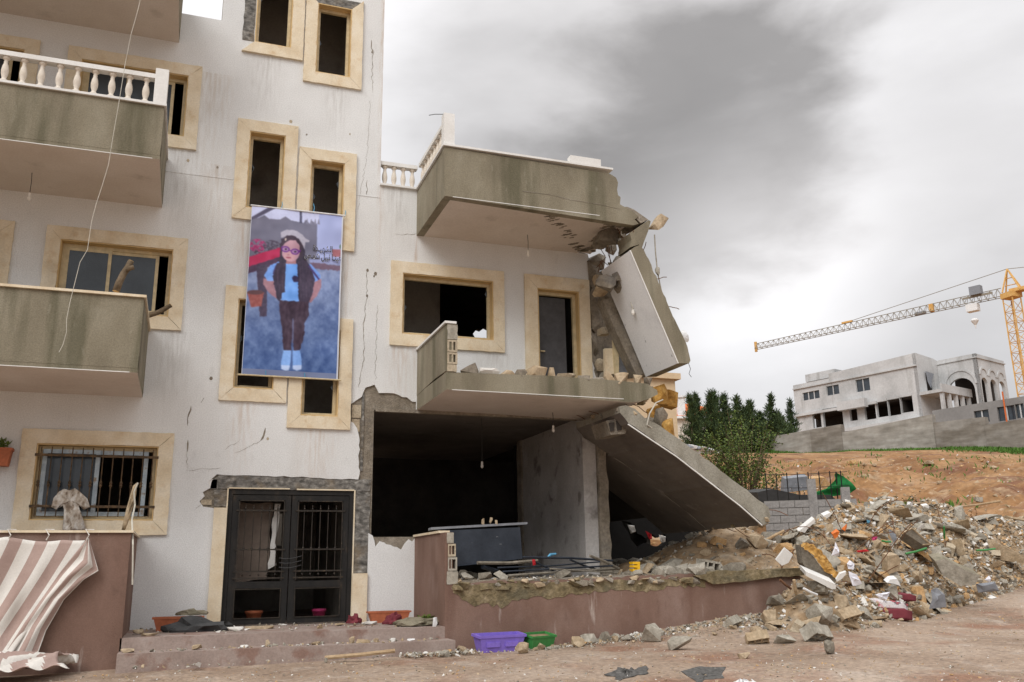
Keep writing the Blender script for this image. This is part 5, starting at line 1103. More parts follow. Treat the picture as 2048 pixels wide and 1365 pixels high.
for (a, b, dep, m_, lab) in (((1811, 1108), (1853, 1097), 16.6, GREENP, 'long green plastic pipe lying across the heap'), ((1888, 1053), (1889, 1077), 18.8, GREENP, 'short green plastic pipe standing upright in the heap'), ((1764, 1082), (1781, 1084), 16.9, GREENP, 'thin green pipe end by the rebar loops'), ((1953, 1101), (1990, 1098), 19., GREENP, 'thin green pipe on the right of the heap'),
  ((1588, 1160), (1594, 1200), 14.1, WOOD, 'pale wooden stick standing in the soil spill'), ((1607, 1177), (1634, 1190), 13.9, WHITE, 'short white plastic rod beside the soil spill'), ((650, 1316), (790, 1302), 11.6, WOOD, 'long thin wooden batten lying before the bottom step'), ((1560, 1160), (1582, 1178), 14.1, REBARM, 'rusty flat bar in the soil spill'), ((1502, 1094), (1568, 1062), 16.2, WOOD, 'broken wooden beam where the slumped slab meets the heap'), ((1908, 1015), (2000, 1003), 22., WOOD, 'long pale timber lying along the dirt path')):
    MB().tube([atD(*a, dep), atD((a[0]+b[0])/2, (a[1]+b[1])/2+1, dep+.02), atD(*b, dep+.1)], .02 if m_ is not WOOD else .026, 7).build('pipe' if m_ in (GREENP, WHITE) else ('stick' if m_ is WOOD else 'metal_bar'), m_, None, label=lab, cat='pipe' if m_ in (GREENP, WHITE) else 'bar')
# rebar
for k in range(34):
    px = random.choice([random.uniform(1545, 1600), random.uniform(1640, 1800), random.uniform(1660, 1900)]); py = random.uniform(1020, 1180) if px < 1800 else random.uniform(1040, 1120)
    h_ = bvh_heap.ray_cast(CAM, ray(px, py).normalized())
    if h_[0] is None: continue
    p = h_[0]; a = random.uniform(0, 6.28); L_ = random.uniform(.5, 1.5); pts = []
    bend = random.choice([0, 0, 1.5, 2.8, -2.]); el_ = random.uniform(.2, 1.3)
    q = p-Vector((0, 0, .06)); d_ = Vector((math.cos(a)*math.cos(el_), math.sin(a)*math.cos(el_), math.sin(el_)))
    ax = Vector((random.gauss(0, 1), random.gauss(0, 1), random.gauss(0, .4))).normalized()
    for j in range(11):
        pts.append(q.copy()); q = q+d_*(L_/10); d_ = Matrix.Rotation(bend/10+random.gauss(0, .05), 3, ax) @ d_; d_ += Vector((0, 0, -.02*j*.3)); d_.normalize()
    MB().tube(pts, .008, 5).build('rebar', REBARM, None, label=('long' if L_ > 1 else 'short')+' rusty '+('curled' if abs(bend) > 1 else 'straight')+' reinforcing bar '+near_label(p, MARKS), cat='rebar', group='rebars in the rubble heap')

# ------------------------------------------------------------------ things on and around the house
def sheetY(name, px_pts, Y, m_, label, cat_, wob=.03, seed=0, parent=None, th=.006):
    q = [atY(x, y, Y) for x, y in px_pts]; r = random.Random(seed); c = sum(q, Vector())/len(q); n = len(q); vs = [c+Vector((0, -wob, 0))]
    R_ = [[c.lerp(p, t)+Vector((r.uniform(-.3, .3)*wob, r.uniform(-1, .7)*wob, 0)) for p in q] for t in (.35, .7)]+[[p+Vector((0, r.uniform(-.5, .5)*wob, 0)) for p in q]]
    for ring in R_: vs += ring
    fs = [(0, 1+i, 1+(i+1) % n) for i in range(n)]
    for k in range(2):
        a = 1+k*n; fs += [(a+i, a+n+i, a+n+(i+1) % n, a+(i+1) % n) for i in range(n)]
    o = MB().add(vs, fs).build(name, m_, parent, True, label=label, cat=cat_); sm = o.modifiers.new('thickness', 'SOLIDIFY'); sm.thickness = th; return o
# striped awning cloth over the left porch parapet
AW = thing('striped_awning', 'torn rose and cream striped awning cloth draped over the left porch parapet', 'awning')
def cloth(name, fn, nu, nv, stripe, parent):
    vs = [fn(i/(nu-1), j/(nv-1)) for j in range(nv) for i in range(nu)]; mb = MB(); mb.v = [tuple(v) for v in vs]
    for j in range(nv-1):
        for i in range(nu-1): mb.f.append((j*nu+i, j*nu+i+1, (j+1)*nu+i+1, (j+1)*nu+i)); mb.mi.append(stripe(i/(nu-1), j/(nv-1)))
    o = mb.build(name, [CLOTH_R, CLOTH_W], parent, True); sm = o.modifiers.new('thickness', 'SOLIDIFY'); sm.thickness = .004; return o
def f1(u, v):
    xl = -4.6; xr = -1.17-.72*v**1.15; x = xl+(xr-xl)*u
    y = FY-.06-.05*v-.035*math.sin(u*44+v*2)*(.2+v)-.02*math.sin(u*13)-.015*math.sin(u*90-v*14)*v; z = Z(.46)-.03*abs(math.sin(u*17))-1.40*v+.02*math.sin(u*19+v*4)
    return (x, y, max(z, .03))
cloth('cloth_panel', f1, 121, 30, lambda u, v: int(u*24) % 2, AW)
A_ = [(176, 1076), (150, 1108), (118, 1148), (85, 1195), (50, 1245), (15, 1300)]; B_ = [(178, 1078), (197, 1142), (168, 1160), (128, 1200), (92, 1262), (70, 1325)]
def curve(pl, t, Y):
    k = t*(len(pl)-1); i = min(int(k), len(pl)-2); f_ = k-i; return atY(pl[i][0]*(1-f_)+pl[i+1][0]*f_, pl[i][1]*(1-f_)+pl[i+1][1]*f_, Y)
def f2(u, v):
    a = curve(A_, v, FY-.12); b = curve(B_, v, FY-.10); p = a.lerp(b, u); p.y += -.05*math.sin(u*3.1)-.02*math.sin(u*11+v*9); return p
cloth('folded_flap', f2, 26, 36, lambda u, v: 0 if (u*4.0+.3) % 1.6 < .8 else 1, AW)
def f3(u, v):
    x = -4.2+3.0*u+.1*math.sin(v*7); y = FY-.10-.75*v+.08*math.sin(u*14); z = .05+.16*abs(math.sin(u*11+v*5))*math.sin(min(1, v*1.1)*3.1)+.05*math.sin(u*31+v*13)**2; return (x, y, z)
cloth('crumpled_end', f3, 90, 26, lambda u, v: int((u+v*.15)*19) % 2, AW)
for x in (-2.05, -1.62, -1.16): MB().tube([(x, FY-.05, Z(.44)), (x+.03, FY-.07, Z(.50)), (x-.02, FY-.03, Z(.57)), (x+.08, FY-.03, Z(.565))], .008, 5).build('tie_cord', CLOTH_W, AW)
# clothes on the grille, strap on parapet
DRS = thing('hanging_dress', 'patterned beige dress hanging from the ground floor window grille', 'dress')
sheetY('bodice', [(118, 984), (128, 978), (139, 981), (150, 977), (160, 984), (175, 998), (180, 1014), (168, 1020), (159, 1005), (157, 1020), (128, 1020), (124, 1006), (113, 1020), (102, 1014), (107, 996)], -.10, DRESS, None, None, .035, 1, DRS)
sheetY('skirt', [(128, 1014), (157, 1012), (164, 1032), (172, 1058), (160, 1064), (148, 1060), (136, 1065), (124, 1060), (127, 1036)], -.11, DRESS, None, None, .03, 2, DRS)
sheetY('hanging_strap', [(266, 972), (274, 965), (272, 990), (262, 1030), (250, 1062), (243, 1060), (252, 1020)], -1.1, CH_TAN, 'brown fabric strap dangling over the left porch parapet end', 'strap', .03, 3)
MB().tube([atY(276, 966, -1.2), atY(268, 985, -1.2), atY(270, 1010, -1.2), atY(264, 1040, -1.5), atY(266, 1090, FY-.06), atY(265, 1170, FY-.05)], .012, 6).build('frayed_rope', CABLE, None, label='pale frayed cord hanging down the corner of left porch parapet', cat='cord')
# branches on the left balcony
def branch(pts, Y, r0, r1, label, twig=None):
    b = thing('cut_branch', label, 'branch'); P = [atY(x, y, Y) for x, y in pts]; n = len(P)
    MB().tube(P, [r0+(r1-r0)*i/(n-1) for i in range(n)], 8).build('stem', BARK, b, True)
    for e in (P[0], P[-1]):
        d = (P[1]-P[0]).normalized() if e is P[0] else (P[-1]-P[-2]).normalized(); s_ = -1 if e is P[0] else 1
        MB().tube([e-d*s_*.004, e+d*s_*.005], (r0 if e is P[0] else r1)*.92, 8).build('cut_end', CUTWOOD, b)
    if twig: MB().tube([atY(x, y, Y-.03) for x, y in twig], r1*.8, 7).build('twig', BARK, b, True)
branch([(232, 583), (238, 566), (247, 548), (256, 535), (262, 523)], FY+.02, .05, .042, 'thick cut branch standing on the middle left balcony', [(252, 541), (262, 536), (268, 535)])
branch([(294, 632), (315, 626), (330, 618), (342, 611)], -.7, .042, .032, 'cut branch poking out past the side of the middle left balcony')
# cords, bulbs, cable
def drop(px0, py0, px1, py1, zs, label):
    a = atZ(px0, py0, Z(zs)); d = (a-CAM).length; b = CAM+ray(px1, py1).normalized()*d; b = Vector((a.x+.005, a.y, min(a.z-.12, b.z)))
    t = thing('bare_bulb', label, 'lamp'); MB().tube([a+Vector((0, 0, .01)), (a+b)/2+Vector((.006, 0, 0)), b], .005, 5).build('cord', CABLE_D, t)
    MB().lathe([(.018, 0), (.022, -.03), (.018, -.05), (.028, -.08), (.026, -.10), (.008, -.12)][::-1], b, 8).build('socket', LIGHTBULB, t)
drop(64, 346, 56, 392, 5.82, 'bulb socket dangling under the upper left balcony'); drop(1055, 470, 1057, 505, 5.83, 'bulb socket dangling under the broken upper right balcony')
drop(1105, 822, 1110, 852, 2.66, 'bulb socket dangling under the bare first floor slab'); drop(963, 838, 966, 925, 2.68, 'thin cord hanging inside the dark ground floor room')
drop(1290, 940, 1292, 958, 2.0, 'bulb socket dangling under the slumped slab')
MB().tube([atY(x, y, FY-.1) for x, y in ((285, -20), (276, 20), (262, 70), (250, 130), (238, 205), (225, 280), (217, 330), (205, 370), (192, 410), (183, 445), (175, 500), (160, 525), (150, 565), (140, 605), (133, 640), (133, 665), (126, 690), (118, 705))], .0045, 5).build('overhead_cable', CABLE, None, label='thin pale cable dangling down in front of the left balconies', cat='cable')
MB().tube([atY(858, 231, FY+.05), atY(870, 229, FY+.05), atY(888, 229, FY+.05)], .006, 5).build('bent_wire', CABLE_D, None, label='bent wire end sticking out of the upper right balustrade post', cat='wire')
MB().tube([atY(1377, 727, FY+.1), atY(1381, 738, FY+.1), atY(1378, 748, FY+.1), atY(1383, 755, FY+.1)], .005, 5).build('frayed_wire', CABLE_D, None, label='frayed wire curling from the hanging slab lower corner', cat='wire')

# troughs and pots
def trough(name, c, L_, W_, H_, m_, label, rz=0, rx=0, fill=None, panels=False):
    t = thing(name, label, 'planter', None, c, (rx, 0, rz)); mb = MB(); k = .82
    def ring(s_, z): return [(-L_/2*s_, -W_/2*s_, z), (L_/2*s_, -W_/2*s_, z), (L_/2*s_, W_/2*s_, z), (-L_/2*s_, W_/2*s_, z)]
    rings = [ring(k, 0), ring(.96, H_*.86), ring(1.03, H_*.86), ring(1.03, H_), ring(.93, H_), ring(.80, H_*.15)]
    vs = [v for r in rings for v in r]; fs = [(3, 2, 1, 0), (20, 21, 22, 23)]
    for a in range(5):
        for i in range(4): j = (i+1) % 4; fs.append((a*4+i, a*4+j, a*4+4+j, a*4+4+i))
    mb.add(vs, fs).build('trough', m_, t)
    if fill: MB().box(-L_*.44, L_*.44, -W_*.42, W_*.42, H_*.6, H_*.85).build('soil', HEAPM, t)
    if panels:
        for sx in (-1, 1): MB().box(sx*L_*.2-L_*.14, sx*L_*.2+L_*.14, -W_*.46-.012, -W_*.40, H_*.35, H_*.62).build('panel', m_, t)
    return t
z_land = Z(-.78)
trough('planter_box', (.02, -.55, z_land), .68, .22, .19, TERRA, 'terracotta trough left of entrance holding a torn rag', 0, 0, True)
trough('planter_box', (3.13, -.28, z_land), .66, .2, .17, TERRA, 'terracotta trough right of entrance against the white wall', 0, 0, True)
q = atY(998, 1300, FY-.32); trough('planter_box', (q.x, FY-.30, gzf(q.x, FY-.3)+.0), .72, .26, .24, PURPLE, 'purple plastic planter trough tipped at the wall foot', .12, .10, None, True)
q = atY(1076, 1292, FY-.25); trough('planter_box', (q.x, FY-.24, gzf(q.x, FY-.2)+.01), .46, .24, .20, GREENP, 'green plastic planter trough beside the purple one', .35, .18, True)
def pot(c, r, h, m_, label):
    t = thing('flower_pot', label, 'pot', None, c); MB().lathe([(r*.7, 0), (r*.95, h*.8), (r*1.08, h*.8), (r*1.08, h), (r*.95, h), (r*.9, h*.85)], (0, 0, 0), 14).build('pot_body', m_, t, True)
pot((1.14, .55, z_land), .13, .2, TERRA, 'terracotta pot behind the left entrance door leaf'); pot((2.16, .55, z_land), .11, .2, PINK, 'pink pot behind the right entrance door leaf')
tp = trough('wall_planter', atY(6, 933, -.12)-Vector((.1, 0, 0)), .4, .2, .26, TERRA, 'planter hung on the wall left of the barred window', 0, 0, True)
def leaves(n, c, r, size, m_, nm, parent, seed, up_=.3):
    g = np.random.default_rng(seed); d = g.normal(size=(n, 3)); d /= np.linalg.norm(d, axis=1)[:, None]; P = d*(g.random(n)**.4)[:, None]*np.array(r)+np.array(c)
    return leafmesh(P, size, m_, nm, parent, seed, up_)
def leafmesh(P, size, m_, nm, parent, seed, up_=.3, aspect=.5, kw=None):
    g = np.random.default_rng(seed+1); n = len(P); a = g.normal(size=(n, 3)); a[:, 2] = np.abs(a[:, 2])*.5+up_; a /= np.linalg.norm(a, axis=1)[:, None]
    b = np.cross(a, g.normal(size=(n, 3))); b /= np.linalg.norm(b, axis=1)[:, None]+1e-9; s_ = (size*(.6+.8*g.random(n)))[:, None]
    V = np.stack([P, P+a*s_*.5+b*s_*aspect*.5, P+a*s_, P+a*s_*.5-b*s_*aspect*.5], 1).reshape(-1, 3); F = np.arange(n*4).reshape(n, 4)
    me = bpy.data.meshes.new(nm); me.from_pydata(V.tolist(), [], F.tolist())
    for m in (m_ if isinstance(m_, list) else [m_]): me.materials.append(m)
    if isinstance(m_, list): me.polygons.foreach_set('material_index', g.integers(0, len(m_), n).astype(np.int32).tolist())
    me.update(); return link(nm, me, parent, **(kw or {}))
leaves(60, (0, 0, .30), (.18, .09, .07), .08, LEAF_L, 'foliage', tp, 3)
pl = thing('uprooted_plant', 'bright green leafy plant lying on the landing beside right trough', 'plant'); leaves(70, tuple(Vector((3.55-.08, -1.25, z_land+.06))), (.12, .1, .06), .07, LEAF_L, 'foliage', pl, 4)
def rag(c, sx, sy, sz, m_, label, seed):
    bm = bmesh.new(); bmesh.ops.create_icosphere(bm, subdivisions=3, radius=1)
    for v in bm.verts:
        k = 1+(float(vnoise(v.co.x*3+seed, v.co.y*3+v.co.z*2, seed))-.5)*.9; v.co = Vector((v.co.x*sx*k, v.co.y*sy*k, max(-.25, v.co.z*k)*sz))
    me = bpy.data.meshes.new('rag'); bm.to_mesh(me); bm.free(); me.materials.append(m_); return link('rag', me, None, label, 'rag', loc=c)
rag((.28, -.95, z_land+.03), .42, .16, .16, CABLE_D, 'black crumpled cloth before the terracotta trough left of entrance', 1); rag((.22, -.55, z_land+.22), .18, .07, .06, OLIVE, 'rag lying in the left terracotta trough', 2)
rag((3.05, -.95, z_land+.04), .13, .1, .12, MAROON, 'dark red rag bundle on the landing before right trough', 3); rag((3.35, -1.45, z_land+.03), .34, .2, .08, OLIVE, 'olive torn sheet slumped over the landing corner', 4); rag((2.55, -.5, z_land+.04), .1, .08, .1, MAROON, 'small brown rag at the foot of right door jamb', 5)
for i, (px, py, w_, h_, Y, m_) in enumerate(((275, 1262, 26, 12, -1.2, CH_TAN), (300, 1272, 40, 6, -1.6, CH_TAN), (430, 1258, 40, 9, -1., CH_TAN), (470, 1258, 36, 8, -1.1, CH_WHITE), (520, 1254, 60, 6, -.9, CH_TAN), (395, 1302, 24, 12, FY-.2, CH_TAN), (254, 1306, 30, 9, FY-.2, CH_TAN), (535, 1292, 10, 14, FY-.15, CH_TAN), (703, 1283, 12, 14, FY-.2, CH_TAN), (725, 1288, 36, 7, FY-.2, CH_TAN), (752, 1282, 12, 9, FY-.2, CH_TAN), (786, 1280, 14, 8, FY-.2, CH_WHITE), (632, 1286, 22, 7, FY-.2, CH_TAN), (490, 1294, 20, 6, FY-.2, CH_WHITE), (822, 1276, 16, 5, FY-.2, WHITE), (740, 1256, 34, 7, -.8, CH_WHITE), (640, 1259, 14, 6, -1.3, CH_TAN), (680, 1252, 24, 6, -.8, CH_TAN), (870, 1254, 10, 18, FY+.1, WHITE))):
    zf = z_land if Y > FY-.05 else Z(-.94); q = atY(px, py, Y); dep = (q-CAM).dot(fw); w2, h2 = w_*dep/FPX, h_*dep/FPX
    MB().rock((q.x, Y, zf+h2*.45), (w2, w2*.6 if w2 < .25 else .12, h2*1.1), 1500+i, 16).build('stone_fragment', m_, None, label=CNAME.get(m_.name, 'white')+(' long thin' if w_ > 30 else (' upright' if h_ > w_ else ' squat'))+' stone fragment on the '+('landing' if zf == z_land else 'lower step')+near_label((q.x, Y, zf), [((.0, Y, zf), ' near the left trough'), ((1.1, Y, zf), ' before the left door leaf'), ((2.1, Y, zf), ' before the right door leaf'), ((3.2, Y, zf), ' near the right trough')]), cat='rubble', group='stone fragments on the steps')
for i in range(46):
    x = random.choice([random.uniform(3.0, 4.1), random.uniform(4.4, 9.3)]); y = FY-.5-abs(random.gauss(0, .12)) if x < 3.7 else FY-.08-abs(random.gauss(0, .22)); s_ = random.uniform(.06, .17)
    me_ = random.choice(P_GREY+P_TAN+P_SHARD); o = link('stone_fragment', me_, None, szw(s_, .09, .13)+' '+CNAME[me_.materials[0].name]+' masonry lump '+near_label((x, y, 0), [((3.3, y, 0), 'at the corner of the bottom step'), ((4.4, y, 0), 'by the purple planter'), ((5.1, y, 0), 'by the green planter'), ((6.4, y, 0), 'at the foot of the bare brown wall'), ((8.0, y, 0), 'at the wall foot among grey blocks'), ((9.2, y, 0), 'at the wall foot beside the soil spill')]), 'rubble', 'masonry lumps along the porch wall foot', None, (x, y, gzf(x, y)+s_*.18), (random.gauss(0, .3), random.gauss(0, .3), random.random()*6)); o.scale = (s_,)*3
for i in range(40):
    x = random.uniform(3.9, 8.8); y = random.uniform(-1.75, -.2) if i % 2 else random.uniform(-1.8, -1.4); s_ = random.uniform(.10, .28)
    if x > 7: s_ *= 1.5
    me_ = random.choice(P_GREY+P_PLANE); o = link('porch_rubble', me_, None, szw(s_, .17, .26)+' '+CNAME[me_.materials[0].name]+(' flat' if me_.name.startswith('shard') else ' thick')+' masonry lump on the porch '+near_label((x, y, 0), [((4.1, y, 0), 'by the black cabinet'), ((5.3, y, 0), 'on the burnt frame'), ((6.4, y, 0), 'near the column'), ((7.2, y, 0), 'near the yellow toy'), ((8.4, y, 0), 'below the slumped slab')]), 'rubble', 'masonry lumps on the porch floor', None, (x, y, Z(-.14)+s_*.2), (random.gauss(0, .3), random.gauss(0, .3), random.random()*6)); o.scale = (s_,)*3
for i in range(34):
    x = random.uniform(7.2, 9.4); y = random.uniform(-.4, 3.2); s_ = random.uniform(.3, .75)
    me_ = random.choice(P_GREY[16:]+P_GREY); o = link('cave_rubble', me_, None, szw(s_, .45, .6)+' '+CNAME[me_.materials[0].name]+' concrete lump '+('deep' if y > 1.4 else 'shallow')+' under the slumped slab '+('by the column' if x < 8.2 else 'by the soil'), 'rubble', 'lumps under the slumped slab', None, (x, y, Z(-.2)+s_*.2), (random.gauss(0, .4), random.gauss(0, .4), random.random()*6)); o.scale = (s_,)*3
for i in range(120):
    if i < 85: x, y = random.uniform(7.6, 11.4), random.uniform(-1.65, 1.9)
    else: x, y = random.uniform(8.5, 10.6), random.uniform(FY-.95, FY-.1)
    z = down(x, y)
    if i < 85: z = max(z, Z(-.15))
    s_ = .10*(5.0)**(random.random()**1.5); me_ = random.choice(P_GREY+P_TAN+P_PLANE+P_BAR+P_SHARD[:4])
    o = link('soil_rubble', me_, None, szw(s_, .16, .28)+' '+CNAME[me_.materials[0].name]+{'lum': ' lumpy', 'sha': ' flat', 'bar': ' long'}[me_.name[:3]]+' piece '+('on the soil under the slumped slab' if i < 85 else 'on the soil spill before porch end')+(' near the cavity' if x < 9 else ' near the heap'), 'rubble', 'rubble pieces on the spilled soil', None, (x, y, z+s_*.12), (random.gauss(0, .4), random.gauss(0, .4), random.random()*6)); o.scale = (s_,)*3
# black cabinet side and burnt frame on the porch
CBN = thing('overturned_cabinet', 'scratched black cabinet panel tipped over on the porch', 'cabinet')
q = [atY(x, y, yy) for x, y, yy in ((880, 1062, -1.25), (1040, 1055, -.95), (1045, 1118, -1.0), (908, 1134, -1.3), (880, 1134, -1.3))]; bv = Vector((.05, .28, .02))
MB().add(q+[p+bv for p in q], [(0, 1, 2, 3, 4), (9, 8, 7, 6, 5)]+[(i, (i+1) % 5, 5+(i+1) % 5, 5+i) for i in range(5)]).build('cabinet_body', BLACKB, CBN)
a, b = atY(862, 1060, -1.28), atY(1055, 1049, -.95); d = b-a
MB().add([a, b, b+Vector((.04, .32, 0)), a+Vector((.04, .32, 0))]+[p+Vector((0, 0, .035)) for p in (a, b, b+Vector((.04, .32, 0)), a+Vector((.04, .32, 0)))], [(0, 3, 2, 1), (4, 5, 6, 7), (0, 1, 5, 4), (1, 2, 6, 5), (2, 3, 7, 6), (3, 0, 4, 7)]).build('cabinet_edge', GREYSHEET, CBN)
for i, (px, py) in enumerate(((966, 1044), (982, 1042), (992, 1047))): MB().rock(atY(px, py, -1.05), (.05, .05, .11), 1600+i, 12).build('splinter', CH_TAN, CBN)
BF = thing('burnt_metal_frame', 'charred metal frame with slats flattened on the porch floor', 'frame')
def onfl(px, py, zr): return atZ(px, py, Z(zr))
for i, (a, b, zr, r_) in enumerate((((955, 1126), (1075, 1122), -.02, .028), ((965, 1134), (1015, 1156), -.06, .035), ((1045, 1115), (1225, 1122), -.03, .02), ((1015, 1152), (1230, 1138), -.09, .022), ((1005, 1144), (1225, 1132), -.08, .016), ((995, 1136), (1200, 1124), -.07, .014), ((1180, 1112), (1238, 1138), -.05, .022), ((1140, 1120), (1195, 1140), -.08, .016), ((1070, 1124), (1120, 1148), -.09, .014), ((1100, 1138), (1235, 1146), -.10, .014))):
    p0 = atY(*a, -1.45+.05*(i % 3)); p1 = atY(*b, -1.15+.06*(i % 4)); MB().tube([p0, (p0+p1)/2+Vector((0, .02, random.uniform(-.03, .03))), p1], r_, 6).build('frame_bar' if i < 4 else 'slat', BLACKB if i % 3 else CH_DARK, BF)
sheetY('red_toy', [(1064, 1120), (1070, 1120), (1072, 1130), (1066, 1132)], -1.4, RED, 'small red plastic toy lying on the burnt frame', 'toy', .02, 8, None, .03)
sheetY('blue_dish', [(1094, 1114), (1100, 1107), (1112, 1106), (1114, 1109), (1104, 1112)], -.9, BLUE, 'light blue plastic dish on the porch behind burnt frame', 'dish', .02, 9, None, .012)
ty = ol([(1265, 1124), (1280, 1124), (1280, 1144), (1267, 1144), (1265, 1138), (1275, 1138), (1275, 1136), (1266, 1135), (1266, 1131), (1275, 1131), (1275, 1129), (1266, 1129)], FY+.12)
TY = thing('yellow_toy', 'bright yellow plastic toy standing on the porch edge', 'toy'); MB().plate(ty, (), FY+.12, FY+.24).build('toy_body', YELLOW, TY)
bx0 = ol([(1272, 1140), (1280, 1140), (1280, 1146), (1272, 1146)], FY+.10); MB().plate(bx0, (), FY+.09, FY+.12).build('toy_wheel', CABLE_D, TY)
for i, (pts, m_) in enumerate((([(1290, 1062), (1302, 1068), (1306, 1078), (1298, 1080)], RED), ([(1254, 1050), (1268, 1052), (1272, 1064), (1262, 1068)], CH_WHITE), ([(1318, 1070), (1330, 1074), (1332, 1084), (1322, 1086)], CH_WHITE))):
    sheetY('rag_scrap', pts, 3.6, m_, ('red', 'pale torn', 'whitish')[i]+' rag caught in the hole behind the collapsed bay', 'rag', .06, 20+i)

# ------------------------------------------------------------------ background: neighbours, hillside, crane
uw = Vector((math.sin(R(-16.5)), math.cos(R(-16.5)), 0)); vw = Vector((uw.y, -uw.x, 0))
def onface(px, py, P, along):                       # pixel ray onto the vertical plane through P along a direction -> (distance along, z)
    n = Vector((-along.y, along.x, 0)); d = ray(px, py); k = (P-CAM).dot(n)/d.dot(n); q = CAM+d*k
    return (q-P).dot(along), q.z
# cast-concrete mansion on the hill
C0 = atD(1830, 706, 100); zroof = C0.z; zb = zroof-10.5
MA = thing('unfinished_mansion', 'large unfinished grey concrete mansion with arched wing on the hilltop', 'building')
def face(P, along, outn, name, px_out, px_holes, th, m_, parent, zlo=None):
    o2 = [onface(x, y, P, along) for x, y in px_out]
    hs = []
    for h in px_holes:
        pp = [onface(x, y, P, along) for x, y in h]
        hs.append(rect(min(p[0] for p in pp), max(p[0] for p in pp), np.mean([p[1] for p in pp if p[1] < np.mean([q[1] for q in pp])]), np.mean([p[1] for p in pp if p[1] >= np.mean([q[1] for q in pp])])) if len(h) == 4 else pp)
    fn = lambda a, b, d: tuple(Vector((P.x, P.y, 0))+along*a+outn*(-d)+Vector((0, 0, b)))
    return MB().plate(o2, hs, 0, th, fn).build(name, m_, parent), hs
def q4(x0, y0, x1, y1, sl=-.17): return [(x0, y0), (x1, y0+sl*(x1-x0)), (x1, y1+sl*(x1-x0)), (x0, y1)]
up_w = [q4(1606, 786, 1638, 802), q4(1654, 773, 1677, 792), q4(1713, 760, 1738, 785)]
lo_w = [q4(1627, 820, 1640, 857), q4(1648, 814, 1683, 856), q4(1701, 809, 1712, 843), q4(1731, 806, 1749, 841), q4(1755, 800, 1773, 836), q4(1778, 795, 1798, 833), q4(1803, 790, 1823, 827)]
L0 = 16.4
fn1 = lambda a, b, d: tuple(Vector((C0.x, C0.y, 0))+uw*a+vw*d+Vector((0, 0, b)))
hs1 = []
for h in up_w+lo_w:
    pp = [onface(x, y, C0, uw) for x, y in h]; a_ = [p[0] for p in pp]; zt = sorted(p[1] for p in pp); hs1.append(rect(min(a_), max(a_), (zt[0]+zt[1])/2, (zt[2]+zt[3])/2))
MB().plate([(0, zb), (L0, zb), (L0, zroof-.9), (11.2, zroof-.9), (11.2, zroof-.35), (0, zroof)], hs1, 0, .4, fn1).build('front_wall', MANS, MA)
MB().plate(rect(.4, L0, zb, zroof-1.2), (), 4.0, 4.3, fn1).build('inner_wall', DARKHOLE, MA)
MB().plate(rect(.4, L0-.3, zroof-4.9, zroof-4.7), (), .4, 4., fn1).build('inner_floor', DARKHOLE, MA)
MB().plate(rect(0, L0, zroof-1.5, zroof-1.35), (), -.18, -.002, fn1).build('cornice', MANS, MA); MB().plate(rect(5.2, L0, zroof-4.95, zroof-4.65), (), -.35, -.002, fn1).build('ledge', MANS, MA)
MB().plate(rect(.0, 13.5, zroof-7.75, zroof-7.35), (), -1.1, -.002, fn1).build('terrace_slab', MANS, MA); MB().plate(rect(6.2, 9.8, zroof-5.2, zroof-4.2), (), -1.1, -.36, fn1).build('balcony_box', MANS, MA)
MB().plate(rect(11, 15.2, zroof-.6, zroof+.35), (), 1.0, 3.0, fn1).build('roof_block', MANS, MA)
for h in hs1[:3]:
    a0_, a1_ = h[0][0], h[1][0]; z0_, z1_ = h[0][1], h[2][1]; wn = MB()
    nb = 3 if a1_-a0_ > 1.9 else 2
    for k in range(nb+1): xk = a0_+(a1_-a0_)*k/nb; wn.plate(rect(max(a0_, xk-.06), min(a1_, xk+.06), z0_, z1_), (), .1, .16, fn1)
    wn = wn.build('window', MANS, MA); MB().plate(h, (), .2, .23, fn1).build('pane', GLASSD, wn)
for h in hs1[3:]: MB().plate(rect(h[0][0]+.01, h[1][0]-.01, h[2][1]-.28, h[2][1]-.01), (), -.05, .35, fn1).build('lintel', MANS, MA)
fn2 = lambda a, b, d: tuple(Vector((C0.x, C0.y, 0))+vw*a+uw*d+Vector((0, 0, b)))
MB().plate([(.0, zb), (6.2, zb), (6.2, zroof-.75), (3.6, zroof-.2), (.0, zroof)], [rect(1.6, 3.4, zroof-4.5, zroof-2.1)], -.001, .4, fn2).build('side_wall', MANS, MA)
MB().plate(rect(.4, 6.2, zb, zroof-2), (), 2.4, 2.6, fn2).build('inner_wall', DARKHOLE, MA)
MB().plate([(1.3, zroof-2.0), (3.0, zroof-2.1), (2.4, zroof-2.9), (2.0, zroof-3.9), (1.5, zroof-3.2)], (), -.25, -.22, fn2).build('plastic_sheet', GREYSHEET, MA)
MB().plate(rect(-.2, 6.2, zroof-4.85, zroof-4.5), (), -2.6, -.003, fn2).build('porch_roof', MANS, MA); MB().plate(rect(-.2, 6.2, zroof-4.5, zroof-3.95), (), -2.6, -2.4, fn2).build('porch_parapet', MANS, MA)
for k in range(5): MB().plate(rect(.0+k*1.4, .35+k*1.4, zb, zroof-4.86), (), -2.5, -2.15, fn2).build('porch_column', MANS, MA)
